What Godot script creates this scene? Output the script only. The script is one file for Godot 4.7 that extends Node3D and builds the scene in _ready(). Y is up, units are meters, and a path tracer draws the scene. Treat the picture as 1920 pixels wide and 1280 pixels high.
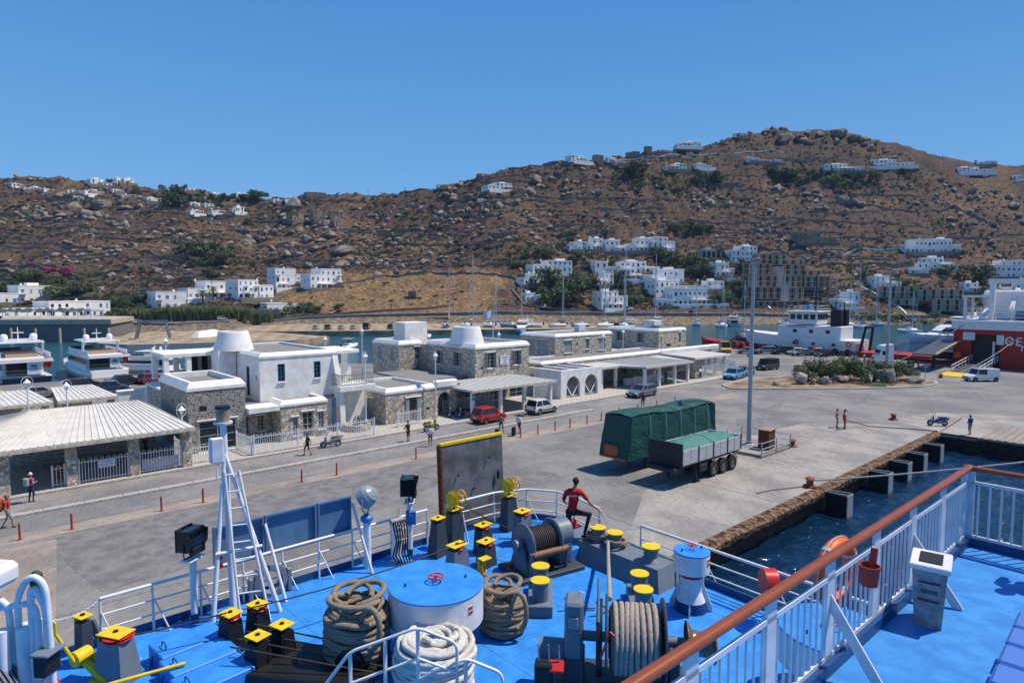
extends Node3D
# A ferry's mooring deck, the quay and harbour buildings, the marina and the rocky hill behind.
# World: x runs along the harbour street, -z inland, y up, the quay surface is y = 0.

var M := {}
var used := {}
var rng := RandomNumberGenerator.new()
const SEA := -1.5

class MB:
	var v := PackedVector3Array()
	var n := PackedVector3Array()
	var c := PackedColorArray()
	var uv := PackedVector2Array()
	var col = null
	func put(p, q):
		v.push_back(p); n.push_back(q)
		if col != null: c.push_back(col)
	func tri(a, b, d):
		var q: Vector3 = (b - a).cross(d - a).normalized()
		put(a, q); put(d, q); put(b, q)
	func quad(a, b, d, e):
		tri(a, b, d); tri(a, d, e)
	func oquad(a, b, d, e, out):
		if (b - a).cross(d - a).dot(out) < 0: quad(a, e, d, b)
		else: quad(a, b, d, e)
	func squad(a, b, d, e, na, nb, nd, ne):
		put(a, na); put(d, nd); put(b, nb); put(a, na); put(e, ne); put(d, nd)
	func uvquad(a, b, d, e):
		quad(a, b, d, e)
		for t in [Vector2(0, 1), Vector2(1, 0), Vector2(1, 1), Vector2(0, 1), Vector2(0, 0), Vector2(1, 0)]: uv.push_back(t)
	func box(ce: Vector3, s: Vector3, bs := Basis()):
		var h := s * 0.5
		for i in 3:
			var j := (i + 1) % 3
			var k := (i + 2) % 3
			for sg in [-1.0, 1.0]:
				var p := []
				for w in [[-1, -1], [1, -1], [1, 1], [-1, 1]]:
					var q := Vector3.ZERO
					q[i] = sg * h[i]; q[j] = w[0] * h[j]; q[k] = w[1] * h[k]
					p.append(ce + bs * q)
				var o := Vector3.ZERO
				o[i] = sg
				oquad(p[0], p[1], p[2], p[3], bs * o)
		return self
	func span(a: Vector3, b: Vector3): return box((a + b) * 0.5, (b - a).abs())
	func cbox(ce: Vector3, s: Vector3, ch: float, bs := Basis()):
		var h := s * 0.5
		for i in 3:
			var j := (i + 1) % 3
			var k := (i + 2) % 3
			for sg in [-1.0, 1.0]:
				var p := []
				for w in [[-1, -1], [1, -1], [1, 1], [-1, 1]]:
					var q := Vector3.ZERO
					q[i] = sg * h[i]; q[j] = w[0] * (h[j] - ch); q[k] = w[1] * (h[k] - ch)
					p.append(ce + bs * q)
				var o := Vector3.ZERO
				o[i] = sg
				oquad(p[0], p[1], p[2], p[3], bs * o)
				for sj in [-1.0, 1.0]:
					var e := []
					for w in [[0, -1], [1, -1], [1, 1], [0, 1]]:
						var q := Vector3.ZERO
						q[i] = sg * (h[i] if w[0] == 0 else h[i] - ch)
						q[j] = sj * (h[j] - ch if w[0] == 0 else h[j])
						q[k] = w[1] * (h[k] - ch)
						e.append(ce + bs * q)
					var o2 := Vector3.ZERO
					o2[i] = sg; o2[j] = sj
					oquad(e[0], e[1], e[2], e[3], bs * o2)
		for sx in [-1.0, 1.0]:
			for sy in [-1.0, 1.0]:
				for sz in [-1.0, 1.0]:
					var a := ce + bs * Vector3(sx * h.x, sy * (h.y - ch), sz * (h.z - ch))
					var b := ce + bs * Vector3(sx * (h.x - ch), sy * h.y, sz * (h.z - ch))
					var d := ce + bs * Vector3(sx * (h.x - ch), sy * (h.y - ch), sz * h.z)
					if (b - a).cross(d - a).dot(bs * Vector3(sx, sy, sz)) < 0: tri(a, d, b)
					else: tri(a, b, d)
		return self
	func frame(d: Vector3) -> Basis:
		var y := d.normalized()
		var x := y.cross(Vector3.UP if absf(y.y) < 0.95 else Vector3.RIGHT).normalized()
		return Basis(x, y, x.cross(y))
	func cyl(a: Vector3, b: Vector3, r0: float, r1 := -1.0, seg := 10, caps := true):
		if r1 < 0: r1 = r0
		var f := frame(b - a)
		var sl := (r0 - r1) / maxf(a.distance_to(b), 0.001)
		for i in seg:
			var t0 := TAU * i / seg
			var t1 := TAU * (i + 1) / seg
			var d0: Vector3 = f.x * cos(t0) + f.z * sin(t0)
			var d1: Vector3 = f.x * cos(t1) + f.z * sin(t1)
			var n0: Vector3 = (d0 + f.y * sl).normalized()
			var n1: Vector3 = (d1 + f.y * sl).normalized()
			squad(a + d0 * r0, b + d0 * r1, b + d1 * r1, a + d1 * r0, n0, n0, n1, n1)
			if caps:
				if r1 > 0.001: tri(b, b + d1 * r1, b + d0 * r1)
				if r0 > 0.001: tri(a, a + d0 * r0, a + d1 * r0)
		return self
	func lathe(prof: Array, seg: int, at := Vector3.ZERO, bs := Basis()):
		for k in prof.size() - 1:
			var p: Vector2 = prof[k]
			var q: Vector2 = prof[k + 1]
			var e := (q - p).normalized()
			for i in seg:
				var t0 := TAU * i / seg
				var t1 := TAU * (i + 1) / seg
				var d0 := Vector3(cos(t0), 0, sin(t0))
				var d1 := Vector3(cos(t1), 0, sin(t1))
				var n0: Vector3 = bs * (d0 * e.y - Vector3(0, e.x, 0))
				var n1: Vector3 = bs * (d1 * e.y - Vector3(0, e.x, 0))
				squad(at + bs * (d0 * p.x + Vector3(0, p.y, 0)), at + bs * (d0 * q.x + Vector3(0, q.y, 0)), at + bs * (d1 * q.x + Vector3(0, q.y, 0)), at + bs * (d1 * p.x + Vector3(0, p.y, 0)), n0, n0, n1, n1)
		return self
	func tube(pts: Array, r: float, seg := 8, closed := false, twist := 0.0):
		var m := pts.size()
		var rings := []
		var x := Vector3.ZERO
		var s := 0.0
		for i in m:
			var a: Vector3 = pts[(i - 1 + m) % m] if closed or i > 0 else pts[0]
			var b: Vector3 = pts[(i + 1) % m] if closed or i < m - 1 else pts[m - 1]
			var y := (b - a).normalized()
			if i == 0: x = frame(y).x
			else: s += (pts[i] as Vector3).distance_to(pts[i - 1])
			x = (x - y * x.dot(y)).normalized()
			var z := x.cross(y)
			var ring := []
			for k in seg:
				var t := TAU * k / seg
				var d := x * cos(t) + z * sin(t)
				var rr := r
				if twist > 0: rr = r * (0.86 + 0.2 * absf(cos(1.5 * t + s * twist)) * absf(cos(1.5 * t - s * twist * 0.97)))
				ring.append([pts[i] + d * rr, d])
			rings.append(ring)
		for i in (m if closed else m - 1):
			var p: Array = rings[i]
			var q: Array = rings[(i + 1) % m]
			for k in seg:
				var l := (k + 1) % seg
				squad(p[k][0], q[k][0], q[l][0], p[l][0], p[k][1], q[k][1], q[l][1], p[l][1])
		if not closed:
			for k in range(1, seg - 1):
				tri(rings[0][0][0], rings[0][k][0], rings[0][k + 1][0])
				tri(rings[m - 1][0][0], rings[m - 1][k + 1][0], rings[m - 1][k][0])
		return self
	func ext(poly: Array, z0: float, z1: float, xf := Transform3D()):
		var pp := PackedVector2Array(poly)
		var ix := Geometry2D.triangulate_polygon(pp)
		for w in [z0, z1]:
			var o: Vector3 = xf.basis * Vector3(0, 0, signf(w - (z0 + z1) * 0.5))
			for i in range(0, ix.size(), 3):
				var a := xf * Vector3(pp[ix[i]].x, pp[ix[i]].y, w)
				var b := xf * Vector3(pp[ix[i + 1]].x, pp[ix[i + 1]].y, w)
				var d := xf * Vector3(pp[ix[i + 2]].x, pp[ix[i + 2]].y, w)
				if (b - a).cross(d - a).dot(o) < 0: tri(a, d, b)
				else: tri(a, b, d)
		var ccw := not Geometry2D.is_polygon_clockwise(pp)
		for i in pp.size():
			var p := pp[i]
			var q := pp[(i + 1) % pp.size()]
			var o2 := Vector3(q.y - p.y, p.x - q.x, 0) * (1.0 if ccw else -1.0)
			oquad(xf * Vector3(p.x, p.y, z0), xf * Vector3(q.x, q.y, z0), xf * Vector3(q.x, q.y, z1), xf * Vector3(p.x, p.y, z1), xf.basis * o2)
		return self
	func slab(poly: Array, y0: float, y1: float):
		# polygon given in (x, z)
		var pp := []
		for p in poly: pp.append(Vector2(p.x, -p.y))
		return ext(pp, y0, y1, Transform3D(Basis(Vector3.RIGHT, Vector3(0, 0, -1), Vector3.UP), Vector3.ZERO))
	func loft(rings: Array, smooth := false, cap := true):
		var m: int = rings[0].size()
		var nn := []
		for i in rings.size():
			var row := []
			for k in m:
				var a: Vector3 = rings[mini(i + 1, rings.size() - 1)][k] - rings[maxi(i - 1, 0)][k]
				var b: Vector3 = rings[i][(k + 1) % m] - rings[i][(k - 1 + m) % m]
				row.append(a.cross(b).normalized())
			nn.append(row)
		for i in rings.size() - 1:
			for k in m:
				var l := (k + 1) % m
				if smooth: squad(rings[i][k], rings[i + 1][k], rings[i + 1][l], rings[i][l], nn[i][k], nn[i + 1][k], nn[i + 1][l], nn[i][l])
				else: quad(rings[i][k], rings[i + 1][k], rings[i + 1][l], rings[i][l])
		if cap:
			for w in [0, rings.size() - 1]:
				var ce := Vector3.ZERO
				for p in rings[w]: ce += p
				ce /= m
				for k in m:
					if w == 0: tri(ce, rings[w][k], rings[w][(k + 1) % m])
					else: tri(ce, rings[w][(k + 1) % m], rings[w][k])
		return self
	func mesh() -> ArrayMesh:
		var ar := []
		ar.resize(Mesh.ARRAY_MAX)
		ar[Mesh.ARRAY_VERTEX] = v
		ar[Mesh.ARRAY_NORMAL] = n
		if c.size() == v.size(): ar[Mesh.ARRAY_COLOR] = c
		if uv.size() == v.size(): ar[Mesh.ARRAY_TEX_UV] = uv
		var am := ArrayMesh.new()
		am.add_surface_from_arrays(Mesh.PRIMITIVE_TRIANGLES, ar)
		return am

func V(x, y, z): return Vector3(x, y, z)
func U(x, y): return Vector2(x, y)
func G(): return MB.new()
func rotx(a): return Basis(Vector3.RIGHT, a)
func roty(a): return Basis(Vector3.UP, a)
func rotz(a): return Basis(Vector3.BACK, a)

func numbered(called: String) -> String:
	var k: int = used.get(called, 0)
	used[called] = k + 1
	return called if k == 0 else "%s_%03d" % [called, k]

func tag(o, label, category, group = ""):
	o.set_meta("label", label)
	o.set_meta("category", category)
	if group: o.set_meta("group", group)
	return o

func thing(called, label, category, at = Vector3.ZERO, turn = 0.0, group = "") -> Node3D:
	var o := Node3D.new()
	o.name = numbered(called)
	add_child(o, true)
	o.position = at
	o.rotation.y = turn
	return tag(o, label, category, group)

func P(par, called, shape, mat, at = Vector3.ZERO, bs = Basis()) -> MeshInstance3D:
	var o := MeshInstance3D.new()
	o.name = called
	o.mesh = shape.mesh() if shape is MB else shape
	o.material_override = mat
	o.transform = Transform3D(bs, at)
	par.add_child(o, true)
	return o

func solo(called, label, category, shape, mat, at = Vector3.ZERO, turn = 0.0, group = ""):
	var o = P(self, numbered(called), shape, mat, at, roty(turn))
	return tag(o, label, category, group)

func struct(called, shape, mat, par = null):
	var o = P(self if par == null else par, numbered(called) if par == null else called, shape, mat)
	if par == null: o.set_meta("kind", "structure")
	return o

func copy(o, at, turn, label, group = "") -> Node3D:
	var d: Node3D = o.duplicate()
	var base: String = o.name
	if base.length() > 4 and base[-4] == "_" and base.right(3).is_valid_int(): base = base.left(-4)
	d.name = numbered(base)
	add_child(d, true)
	d.position = at
	d.rotation.y = turn
	d.set_meta("label", label)
	if group: d.set_meta("group", group)
	return d

func text(par, called, words, size, mat, at, bs = Basis(), depth = 0.01):
	var t := TextMesh.new()
	var f := SystemFont.new()
	f.font_names = PackedStringArray(["Droid Sans"])
	f.font_weight = 700
	t.font = f
	t.text = words
	t.font_size = 48
	t.pixel_size = size / 48.0
	t.depth = depth
	return P(par, called, t, mat, at, bs)

# ---------------------------------------------------------------- materials
func noise_tex(seed_, freq, lo, hi, type = FastNoiseLite.TYPE_SIMPLEX_SMOOTH, oct = 4, size = 512, normal = 0.0):
	var f := FastNoiseLite.new()
	f.seed = seed_
	f.noise_type = type
	f.frequency = freq
	f.fractal_octaves = oct
	f.fractal_gain = 0.6
	if type == FastNoiseLite.TYPE_CELLULAR: f.cellular_return_type = FastNoiseLite.RETURN_DISTANCE2_SUB
	var im := f.get_seamless_image(size, size)
	im.convert(Image.FORMAT_L8)
	if normal > 0:
		im.convert(Image.FORMAT_RGBA8)
		im.bump_map_to_normal_map(normal)
		return ImageTexture.create_from_image(im)
	var out := Image.create(size, size, false, Image.FORMAT_RGB8)
	for y in size:
		for x in size:
			var t := smoothstep(0.18, 0.82, im.get_pixel(x, y).r)
			out.set_pixel(x, y, (lo as Color).lerp(hi, t))
	return ImageTexture.create_from_image(out)

func stone_tex(seed_, cells, tones, joint, jw):
	# rubble masonry: irregular flat stones with pointed joints; returns [colour, height]
	var s := 512
	var r := RandomNumberGenerator.new()
	r.seed = seed_
	var gx: int = cells
	var gy: int = int(cells * 1.5)
	var pts := []
	var tone := []
	for j in gy:
		for i in gx:
			pts.append(Vector2((i + r.randf_range(0.1, 0.9) + (0.5 if j % 2 else 0.0)) / gx, (j + r.randf_range(0.15, 0.85)) / gy))
			tone.append((tones[r.randi() % tones.size()] as Color) * r.randf_range(0.8, 1.15))
	var ns := FastNoiseLite.new()
	ns.frequency = 0.05
	var im := Image.create(s, s, false, Image.FORMAT_RGB8)
	var hm := Image.create(s, s, false, Image.FORMAT_RGB8)
	for y in s:
		for x in s:
			var wob := ns.get_noise_2d(x, y) * 0.006
			var p := Vector2(float(x) / s + wob, float(y) / s - wob)
			var ci := int(floor(p.x * gx))
			var cj := int(floor(p.y * gy))
			var d1 := 9.0
			var d2 := 9.0
			var best := 0
			for dj in [-1, 0, 1]:
				for di in [-2, -1, 0, 1]:
					var jj: int = cj + dj
					var ii: int = ci + di
					var id: int = posmod(jj, gy) * gx + posmod(ii, gx)
					var q: Vector2 = pts[id] + Vector2(floor(float(ii) / gx), floor(float(jj) / gy))
					var dx := (q.x - p.x) * gx
					var dy := (q.y - p.y) * gy
					var d := sqrt(dx * dx + dy * dy)
					if d < d1:
						d2 = d1; d1 = d; best = id
					elif d < d2: d2 = d
			var e := smoothstep(jw * 0.4, jw, d2 - d1)
			var g := 1.0 + ns.get_noise_2d(x * 5.0, y * 5.0) * 0.25
			im.set_pixel(x, y, (joint as Color).lerp(tone[best] * g, e))
			var hv := e * (0.75 + 0.25 * fmod(best * 0.37, 1.0))
			hm.set_pixel(x, y, Color(hv, hv, hv))
	hm.convert(Image.FORMAT_RGBA8)
	hm.bump_map_to_normal_map(6.0)
	return [ImageTexture.create_from_image(im), ImageTexture.create_from_image(hm)]

func mat(called, rgb, rough = 0.7, tex = null, sc = 0.5, bump = null, bsc = 1.0, metal = 0.0):
	var m := StandardMaterial3D.new()
	m.albedo_color = Color(rgb[0], rgb[1], rgb[2]).linear_to_srgb()
	m.roughness = rough
	m.metallic = metal
	m.metallic_specular = 0.4
	if tex or bump:
		m.uv1_triplanar = true
		m.uv1_world_triplanar = true
		m.uv1_scale = Vector3(sc, sc, sc)
		if tex: m.albedo_texture = tex
		if bump:
			m.normal_enabled = true
			m.normal_texture = bump
			m.normal_scale = bsc
	M[called] = m
	return m

func make_materials():
	var g0 = noise_tex(1, 0.02, Color(0.78, 0.78, 0.78), Color(1, 1, 1), FastNoiseLite.TYPE_SIMPLEX_SMOOTH, 5, 512)
	var g1 = noise_tex(2, 0.006, Color(0.7, 0.69, 0.68), Color(1, 1, 1), FastNoiseLite.TYPE_SIMPLEX_SMOOTH, 6, 512)
	var speck = noise_tex(3, 0.12, Color(0.72, 0.72, 0.74), Color(1, 1, 1), FastNoiseLite.TYPE_SIMPLEX, 3, 512)
	var clean = noise_tex(4, 0.01, Color(0.92, 0.92, 0.92), Color(1, 1, 1), FastNoiseLite.TYPE_SIMPLEX_SMOOTH, 5, 256)
	var rusty = noise_tex(5, 0.02, Color(0.42, 0.27, 0.17), Color(1, 0.93, 0.84), FastNoiseLite.TYPE_SIMPLEX_SMOOTH, 5, 512)
	var tarmac = noise_tex(6, 0.004, Color(0.83, 0.827, 0.83), Color(1, 0.99, 0.97), FastNoiseLite.TYPE_SIMPLEX_SMOOTH, 7, 1024)
	var leafn = noise_tex(8, 0.05, Color(0.6, 0.65, 0.5), Color(1, 1, 1), FastNoiseLite.TYPE_SIMPLEX, 3, 128)
	var bump = noise_tex(9, 0.06, null, null, FastNoiseLite.TYPE_SIMPLEX, 4, 512, 6.0)
	var weave = noise_tex(10, 0.2, null, null, FastNoiseLite.TYPE_SIMPLEX, 2, 256, 8.0)
	var wave = noise_tex(11, 0.03, null, null, FastNoiseLite.TYPE_SIMPLEX_SMOOTH, 5, 512, 9.0)
	var folds = noise_tex(12, 0.015, null, null, FastNoiseLite.TYPE_SIMPLEX_SMOOTH, 3, 512, 14.0)
	var st = stone_tex(21, 11, [Color(0.74, 0.71, 0.65), Color(0.67, 0.65, 0.61), Color(0.78, 0.74, 0.67), Color(0.61, 0.59, 0.56), Color(0.7, 0.64, 0.56)], Color(0.5, 0.47, 0.43), 0.15)
	var st2 = stone_tex(22, 11, [Color(0.5, 0.49, 0.48), Color(0.44, 0.44, 0.45), Color(0.57, 0.55, 0.52), Color(0.5, 0.46, 0.42)], Color(0.72, 0.7, 0.67), 0.17)
	var faded = noise_tex(14, 0.012, Color(0.83, 0.88, 0.92), Color(1, 1, 1), FastNoiseLite.TYPE_SIMPLEX_SMOOTH, 6, 512)
	var plaster = noise_tex(15, 0.006, Color(0.93, 0.925, 0.91), Color(1, 1, 1), FastNoiseLite.TYPE_SIMPLEX_SMOOTH, 6, 512)
	mat("stone", [1, 1, 1], 0.85, st[0], 0.36, st[1], 0.7)
	mat("stone_dark", [1, 1, 1], 0.85, st2[0], 0.34, st2[1], 0.9)
	mat("white", [0.8, 0.79, 0.765], 0.75, plaster, 0.25, bump, 0.12)
	mat("white_far", [0.84, 0.82, 0.79], 0.8, clean, 0.05)
	mat("cream", [0.62, 0.58, 0.5], 0.8, g0, 0.3)
	mat("shade_roof", [0.58, 0.57, 0.54], 0.85, g0, 0.4)
	mat("gravel_roof", [0.3, 0.29, 0.27], 0.95, speck, 0.6, bump, 0.6)
	mat("seam_roof", [0.62, 0.59, 0.535], 0.5, clean, 0.3)
	mat("grey_frame", [0.33, 0.36, 0.36], 0.6, clean, 0.5)
	mat("shutter", [0.27, 0.31, 0.32], 0.6, clean, 0.5)
	mat("blue_paint", [0.04, 0.11, 0.22], 0.5, clean, 0.5)
	mat("bright_blue", [0.05, 0.17, 0.42], 0.5)
	mat("navy", [0.015, 0.02, 0.09], 0.35)
	mat("glass_dark", [0.02, 0.028, 0.035], 0.08)
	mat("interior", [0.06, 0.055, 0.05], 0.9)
	mat("white_metal", [0.72, 0.73, 0.74], 0.4, clean, 0.6)
	mat("grey_metal", [0.32, 0.34, 0.36], 0.5, g0, 0.6)
	mat("galv", [0.38, 0.41, 0.45], 0.45, clean, 0.5)
	mat("asphalt", [0.215, 0.21, 0.207], 0.9, tarmac, 0.028, bump, 0.25)
	mat("lane", [0.24, 0.234, 0.23], 0.9, tarmac, 0.035, bump, 0.25)
	mat("rough_asphalt", [0.2, 0.194, 0.196], 0.95, tarmac, 0.2, bump, 0.4)
	mat("concrete", [0.315, 0.3, 0.28], 0.9, tarmac, 0.045, bump, 0.3)
	mat("dusty", [0.32, 0.272, 0.235], 0.95, tarmac, 0.06, bump, 0.3)
	mat("paving", [0.5, 0.465, 0.41], 0.85, g0, 0.3, bump, 0.2)
	mat("kerb", [0.47, 0.44, 0.4], 0.85, g0, 0.5)
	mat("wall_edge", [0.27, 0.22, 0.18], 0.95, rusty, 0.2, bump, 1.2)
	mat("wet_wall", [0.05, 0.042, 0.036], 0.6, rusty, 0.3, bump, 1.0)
	mat("rubber", [0.012, 0.012, 0.013], 0.55)
	mat("black", [0.012, 0.012, 0.014], 0.45)
	mat("black_gloss", [0.008, 0.009, 0.011], 0.2)
	mat("fender_face", [0.3, 0.33, 0.37], 0.5, g0, 0.7)
	mat("rust_red", [0.23, 0.09, 0.045], 0.8, rusty, 1.2)
	mat("bollard_orange", [0.42, 0.17, 0.07], 0.75, rusty, 1.5)
	mat("red_post", [0.33, 0.045, 0.03], 0.6)
	mat("sand", [0.4, 0.31, 0.2], 0.95, g1, 0.08)
	mat("dirt", [0.3, 0.22, 0.14], 0.95, g1, 0.12, bump, 0.5)
	mat("rock", [0.3, 0.25, 0.205], 0.9, g1, 0.12, bump, 1.0)
	mat("rock_near", [0.4, 0.36, 0.31], 0.9, g1, 0.35, bump, 1.0)
	mat("scrub", [0.085, 0.075, 0.04], 0.9)
	mat("dry_wall", [0.25, 0.21, 0.165], 0.95, speck, 0.2)
	mat("bark", [0.12, 0.09, 0.06], 0.9)
	mat("pole_wood", [0.09, 0.07, 0.05], 0.9)
	for l in [["leaf", [0.062, 0.085, 0.03]], ["leaf_dark", [0.035, 0.055, 0.022]], ["leaf_olive", [0.09, 0.1, 0.05]], ["leaf_light", [0.1, 0.135, 0.045]], ["flower", [0.32, 0.04, 0.14]], ["palm", [0.06, 0.08, 0.035]], ["leaf_reed", [0.11, 0.13, 0.06]]]:
		var q = mat(l[0], l[1], 0.7)
		q.backlight_enabled = true
		q.backlight = Color(l[1][0] * 0.5, l[1][1] * 0.6, l[1][2] * 0.3).linear_to_srgb()
	mat("brick", [0.5, 0.29, 0.2], 0.9, speck, 0.2)
	mat("raw_concrete", [0.55, 0.47, 0.37], 0.9, g0, 0.2)
	mat("green_net", [0.24, 0.33, 0.25], 0.9)
	mat("tan_stone", [0.36, 0.27, 0.18], 0.9, g0, 0.15)
	mat("grey_wall", [0.2, 0.19, 0.185], 0.9, g0, 0.2)
	mat("tarp", [0.007, 0.07, 0.058], 0.6, clean, 0.4, folds, 0.6)
	mat("tarp_pale", [0.045, 0.19, 0.16], 0.6, clean, 0.4, folds, 0.8)
	mat("strap", [0.25, 0.34, 0.3], 0.7)
	mat("orange_paint", [0.42, 0.1, 0.035], 0.5)
	mat("trailer_grey", [0.46, 0.46, 0.48], 0.5, clean, 0.8)
	mat("chassis", [0.02, 0.021, 0.025], 0.6)
	mat("wheel_hub", [0.16, 0.145, 0.13], 0.6, g0, 2.0)
	mat("cable_box", [0.22, 0.1, 0.05], 0.7, rusty, 0.8)
	mat("deck_blue", [0.04, 0.255, 0.68], 0.45, faded, 0.22, bump, 0.05)
	mat("deck_worn", [0.05, 0.245, 0.6], 0.42, faded, 0.35, bump, 0.05)
	mat("edge_blue", [0.012, 0.06, 0.19], 0.4, clean, 0.6)
	mat("ship_white", [0.74, 0.745, 0.75], 0.35, clean, 0.7)
	mat("rail_white", [0.6, 0.63, 0.68], 0.35, clean, 0.8)
	mat("ship_grey", [0.15, 0.185, 0.225], 0.45, clean, 0.8)
	mat("ship_grey_dark", [0.05, 0.06, 0.075], 0.5, clean, 0.8)
	mat("panel_blue", [0.1, 0.19, 0.31], 0.5, clean, 0.5)
	mat("ramp_grey", [0.15, 0.16, 0.165], 0.7, rusty, 0.25)
	M.ramp_grey.albedo_texture = g1
	mat("yellow", [0.76, 0.52, 0.012], 0.45, clean, 1.5)
	mat("hull_red", [0.46, 0.025, 0.018], 0.4, clean, 0.1)
	mat("red", [0.52, 0.02, 0.02], 0.35)
	mat("rope", [0.41, 0.325, 0.235], 0.95, g0, 2.2, weave, 1.2)
	mat("rope_white", [0.74, 0.71, 0.64], 0.95, clean, 2.0, weave, 1.0)
	mat("rope_pale", [0.58, 0.5, 0.42], 0.95, g0, 2.2, weave, 1.2)
	mat("wire", [0.05, 0.042, 0.036], 0.6, g0, 3.0)
	mat("rusty_roller", [0.34, 0.24, 0.17], 0.6, rusty, 2.2)
	mat("worn_steel", [0.36, 0.34, 0.32], 0.35, rusty, 2.5, null, 1.0, 0.4)
	mat("varnish", [0.25, 0.058, 0.015], 0.35, clean, 1.5)
	M.varnish.clearcoat_enabled = true
	M.varnish.clearcoat = 0.2
	M.varnish.clearcoat_roughness = 0.15
	mat("lifebuoy", [0.75, 0.12, 0.015], 0.45)
	mat("reflective", [0.5, 0.52, 0.55], 0.3)
	mat("seat_blue", [0.06, 0.16, 0.48], 0.45)
	mat("lamp_grey", [0.27, 0.32, 0.35], 0.28, clean, 1.0)
	mat("plastic_sheet", [0.55, 0.55, 0.55], 0.3)
	mat("boat_white", [0.78, 0.78, 0.79], 0.2)
	mat("boat_navy", [0.012, 0.022, 0.05], 0.12)
	mat("boat_blue", [0.12, 0.32, 0.5], 0.25)
	mat("boat_tan", [0.38, 0.27, 0.17], 0.6)
	mat("mast", [0.45, 0.48, 0.52], 0.35)
	mat("sail_blue", [0.03, 0.1, 0.28], 0.8)
	mat("sail_grey", [0.36, 0.42, 0.42], 0.8)
	mat("tail_red", [0.35, 0.01, 0.01], 0.25)
	mat("chrome", [0.6, 0.6, 0.6], 0.15, null, 1, null, 1, 0.9)
	mat("lens", [0.7, 0.7, 0.68], 0.1)
	mat("plate", [0.6, 0.6, 0.58], 0.5)
	var wt = mat("water", [0.003, 0.017, 0.045], 0.07, null, 0.11, wave, 0.55)
	wt.metallic_specular = 0.5
	var wm = mat("water_marina", [0.018, 0.085, 0.105], 0.12, null, 0.05, wave, 0.6)
	wm.metallic_specular = 0.5
	var tr = mat("terrain", [1, 1, 1], 0.95, noise_tex(41, 0.03, Color(0.55, 0.52, 0.5), Color(1, 1, 1), FastNoiseLite.TYPE_SIMPLEX, 5, 512), 0.022, bump, 1.2)
	tr.vertex_color_use_as_albedo = true
	var vc = mat("vertex", [1, 1, 1], 0.8)
	vc.vertex_color_use_as_albedo = true

func car_paint(rgb, metal = 0.0):
	var k = "paint%s" % [rgb]
	if not M.has(k):
		var m = mat(k, rgb, 0.3, null, 1, null, 1, metal)
		m.clearcoat_enabled = true
		m.clearcoat = 0.8
		m.clearcoat_roughness = 0.08
	return M[k]

func _ready():
	rng.seed = 7
	var cam = Camera3D.new()
	cam.name = "camera"
	cam.position = V(0, 12.5, 0)
	cam.rotation_degrees = V(-4.29, -42, 0)
	cam.fov = 56.14
	cam.near = 0.1
	cam.far = 4000
	add_child(cam)
	cam.current = true
	var env = Environment.new()
	env.background_mode = Environment.BG_SKY
	var sky = Sky.new()
	var sm = ProceduralSkyMaterial.new()
	sm.sky_top_color = Color(0.042, 0.2, 0.56).linear_to_srgb()
	sm.sky_horizon_color = Color(0.26, 0.54, 0.84).linear_to_srgb()
	sm.sky_curve = 0.16
	sm.ground_bottom_color = Color(0.1, 0.14, 0.18).linear_to_srgb()
	sm.ground_horizon_color = Color(0.26, 0.54, 0.84).linear_to_srgb()
	sm.sun_angle_max = 1.0
	sky.sky_material = sm
	env.sky = sky
	env.tonemap_mode = Environment.TONE_MAPPER_LINEAR
	env.tonemap_exposure = 1.1
	env.fog_enabled = true
	env.fog_density = 0.00008
	env.fog_light_color = Color(0.55, 0.68, 0.85)
	env.sdfgi_enabled = true
	env.ssao_enabled = true
	env.ssil_enabled = true
	var we = WorldEnvironment.new()
	we.name = "environment"
	we.environment = env
	add_child(we)
	var sun = DirectionalLight3D.new()
	sun.name = "sun"
	sun.light_energy = 1.6
	sun.light_color = Color(1.0, 0.955, 0.89)
	sun.light_angular_distance = 0.5
	sun.shadow_enabled = true
	add_child(sun)
	sun.look_at_from_position(V(50, 100, 27), Vector3.ZERO)
	make_materials()
	build_setting()
	build_harbour()
	build_hillside()
	build_boats()
	build_street()
	build_ship()

var hill_az = PackedFloat32Array()
func hill_height(x: float, z: float) -> float:
	var az = rad_to_deg(atan2(x, -z))
	var r = sqrt(x * x + z * z)
	var k = clampi(hill_az.bsearch(az) - 1, 0, HILL.size() - 2)
	var t = clampf((az - hill_az[k]) / (hill_az[k + 1] - hill_az[k]), 0, 1)
	return lerpf(col_height(HILL[k], r), col_height(HILL[k + 1], r), t)
func col_height(c: Array, r: float) -> float:
	if r <= c[1]: return c[2] - (c[1] - r) * 0.3
	var i = 1
	while i + 2 < c.size() and c[i + 2] < r: i += 2
	if i + 2 >= c.size(): return c[i + 1]
	return lerpf(c[i + 1], c[i + 3], (r - c[i]) / (c[i + 2] - c[i]))

var rough_noise = FastNoiseLite.new()
var patch_noise = FastNoiseLite.new()
func ground(x: float, z: float) -> float:
	var h = hill_height(x, z)
	var w = smoothstep(2.0, 22.0, h)
	var a = rough_noise.get_noise_2d(x, z)
	var s = h / 3.2
	var st = (floor(s) + smoothstep(0.55, 1.0, s - floor(s))) * 3.2
	return h + w * (a * 2.6 + (st - h) * 0.75 * smoothstep(-0.35, 0.2, patch_noise.get_noise_2d(x * 0.7, z * 0.7)))

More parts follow.
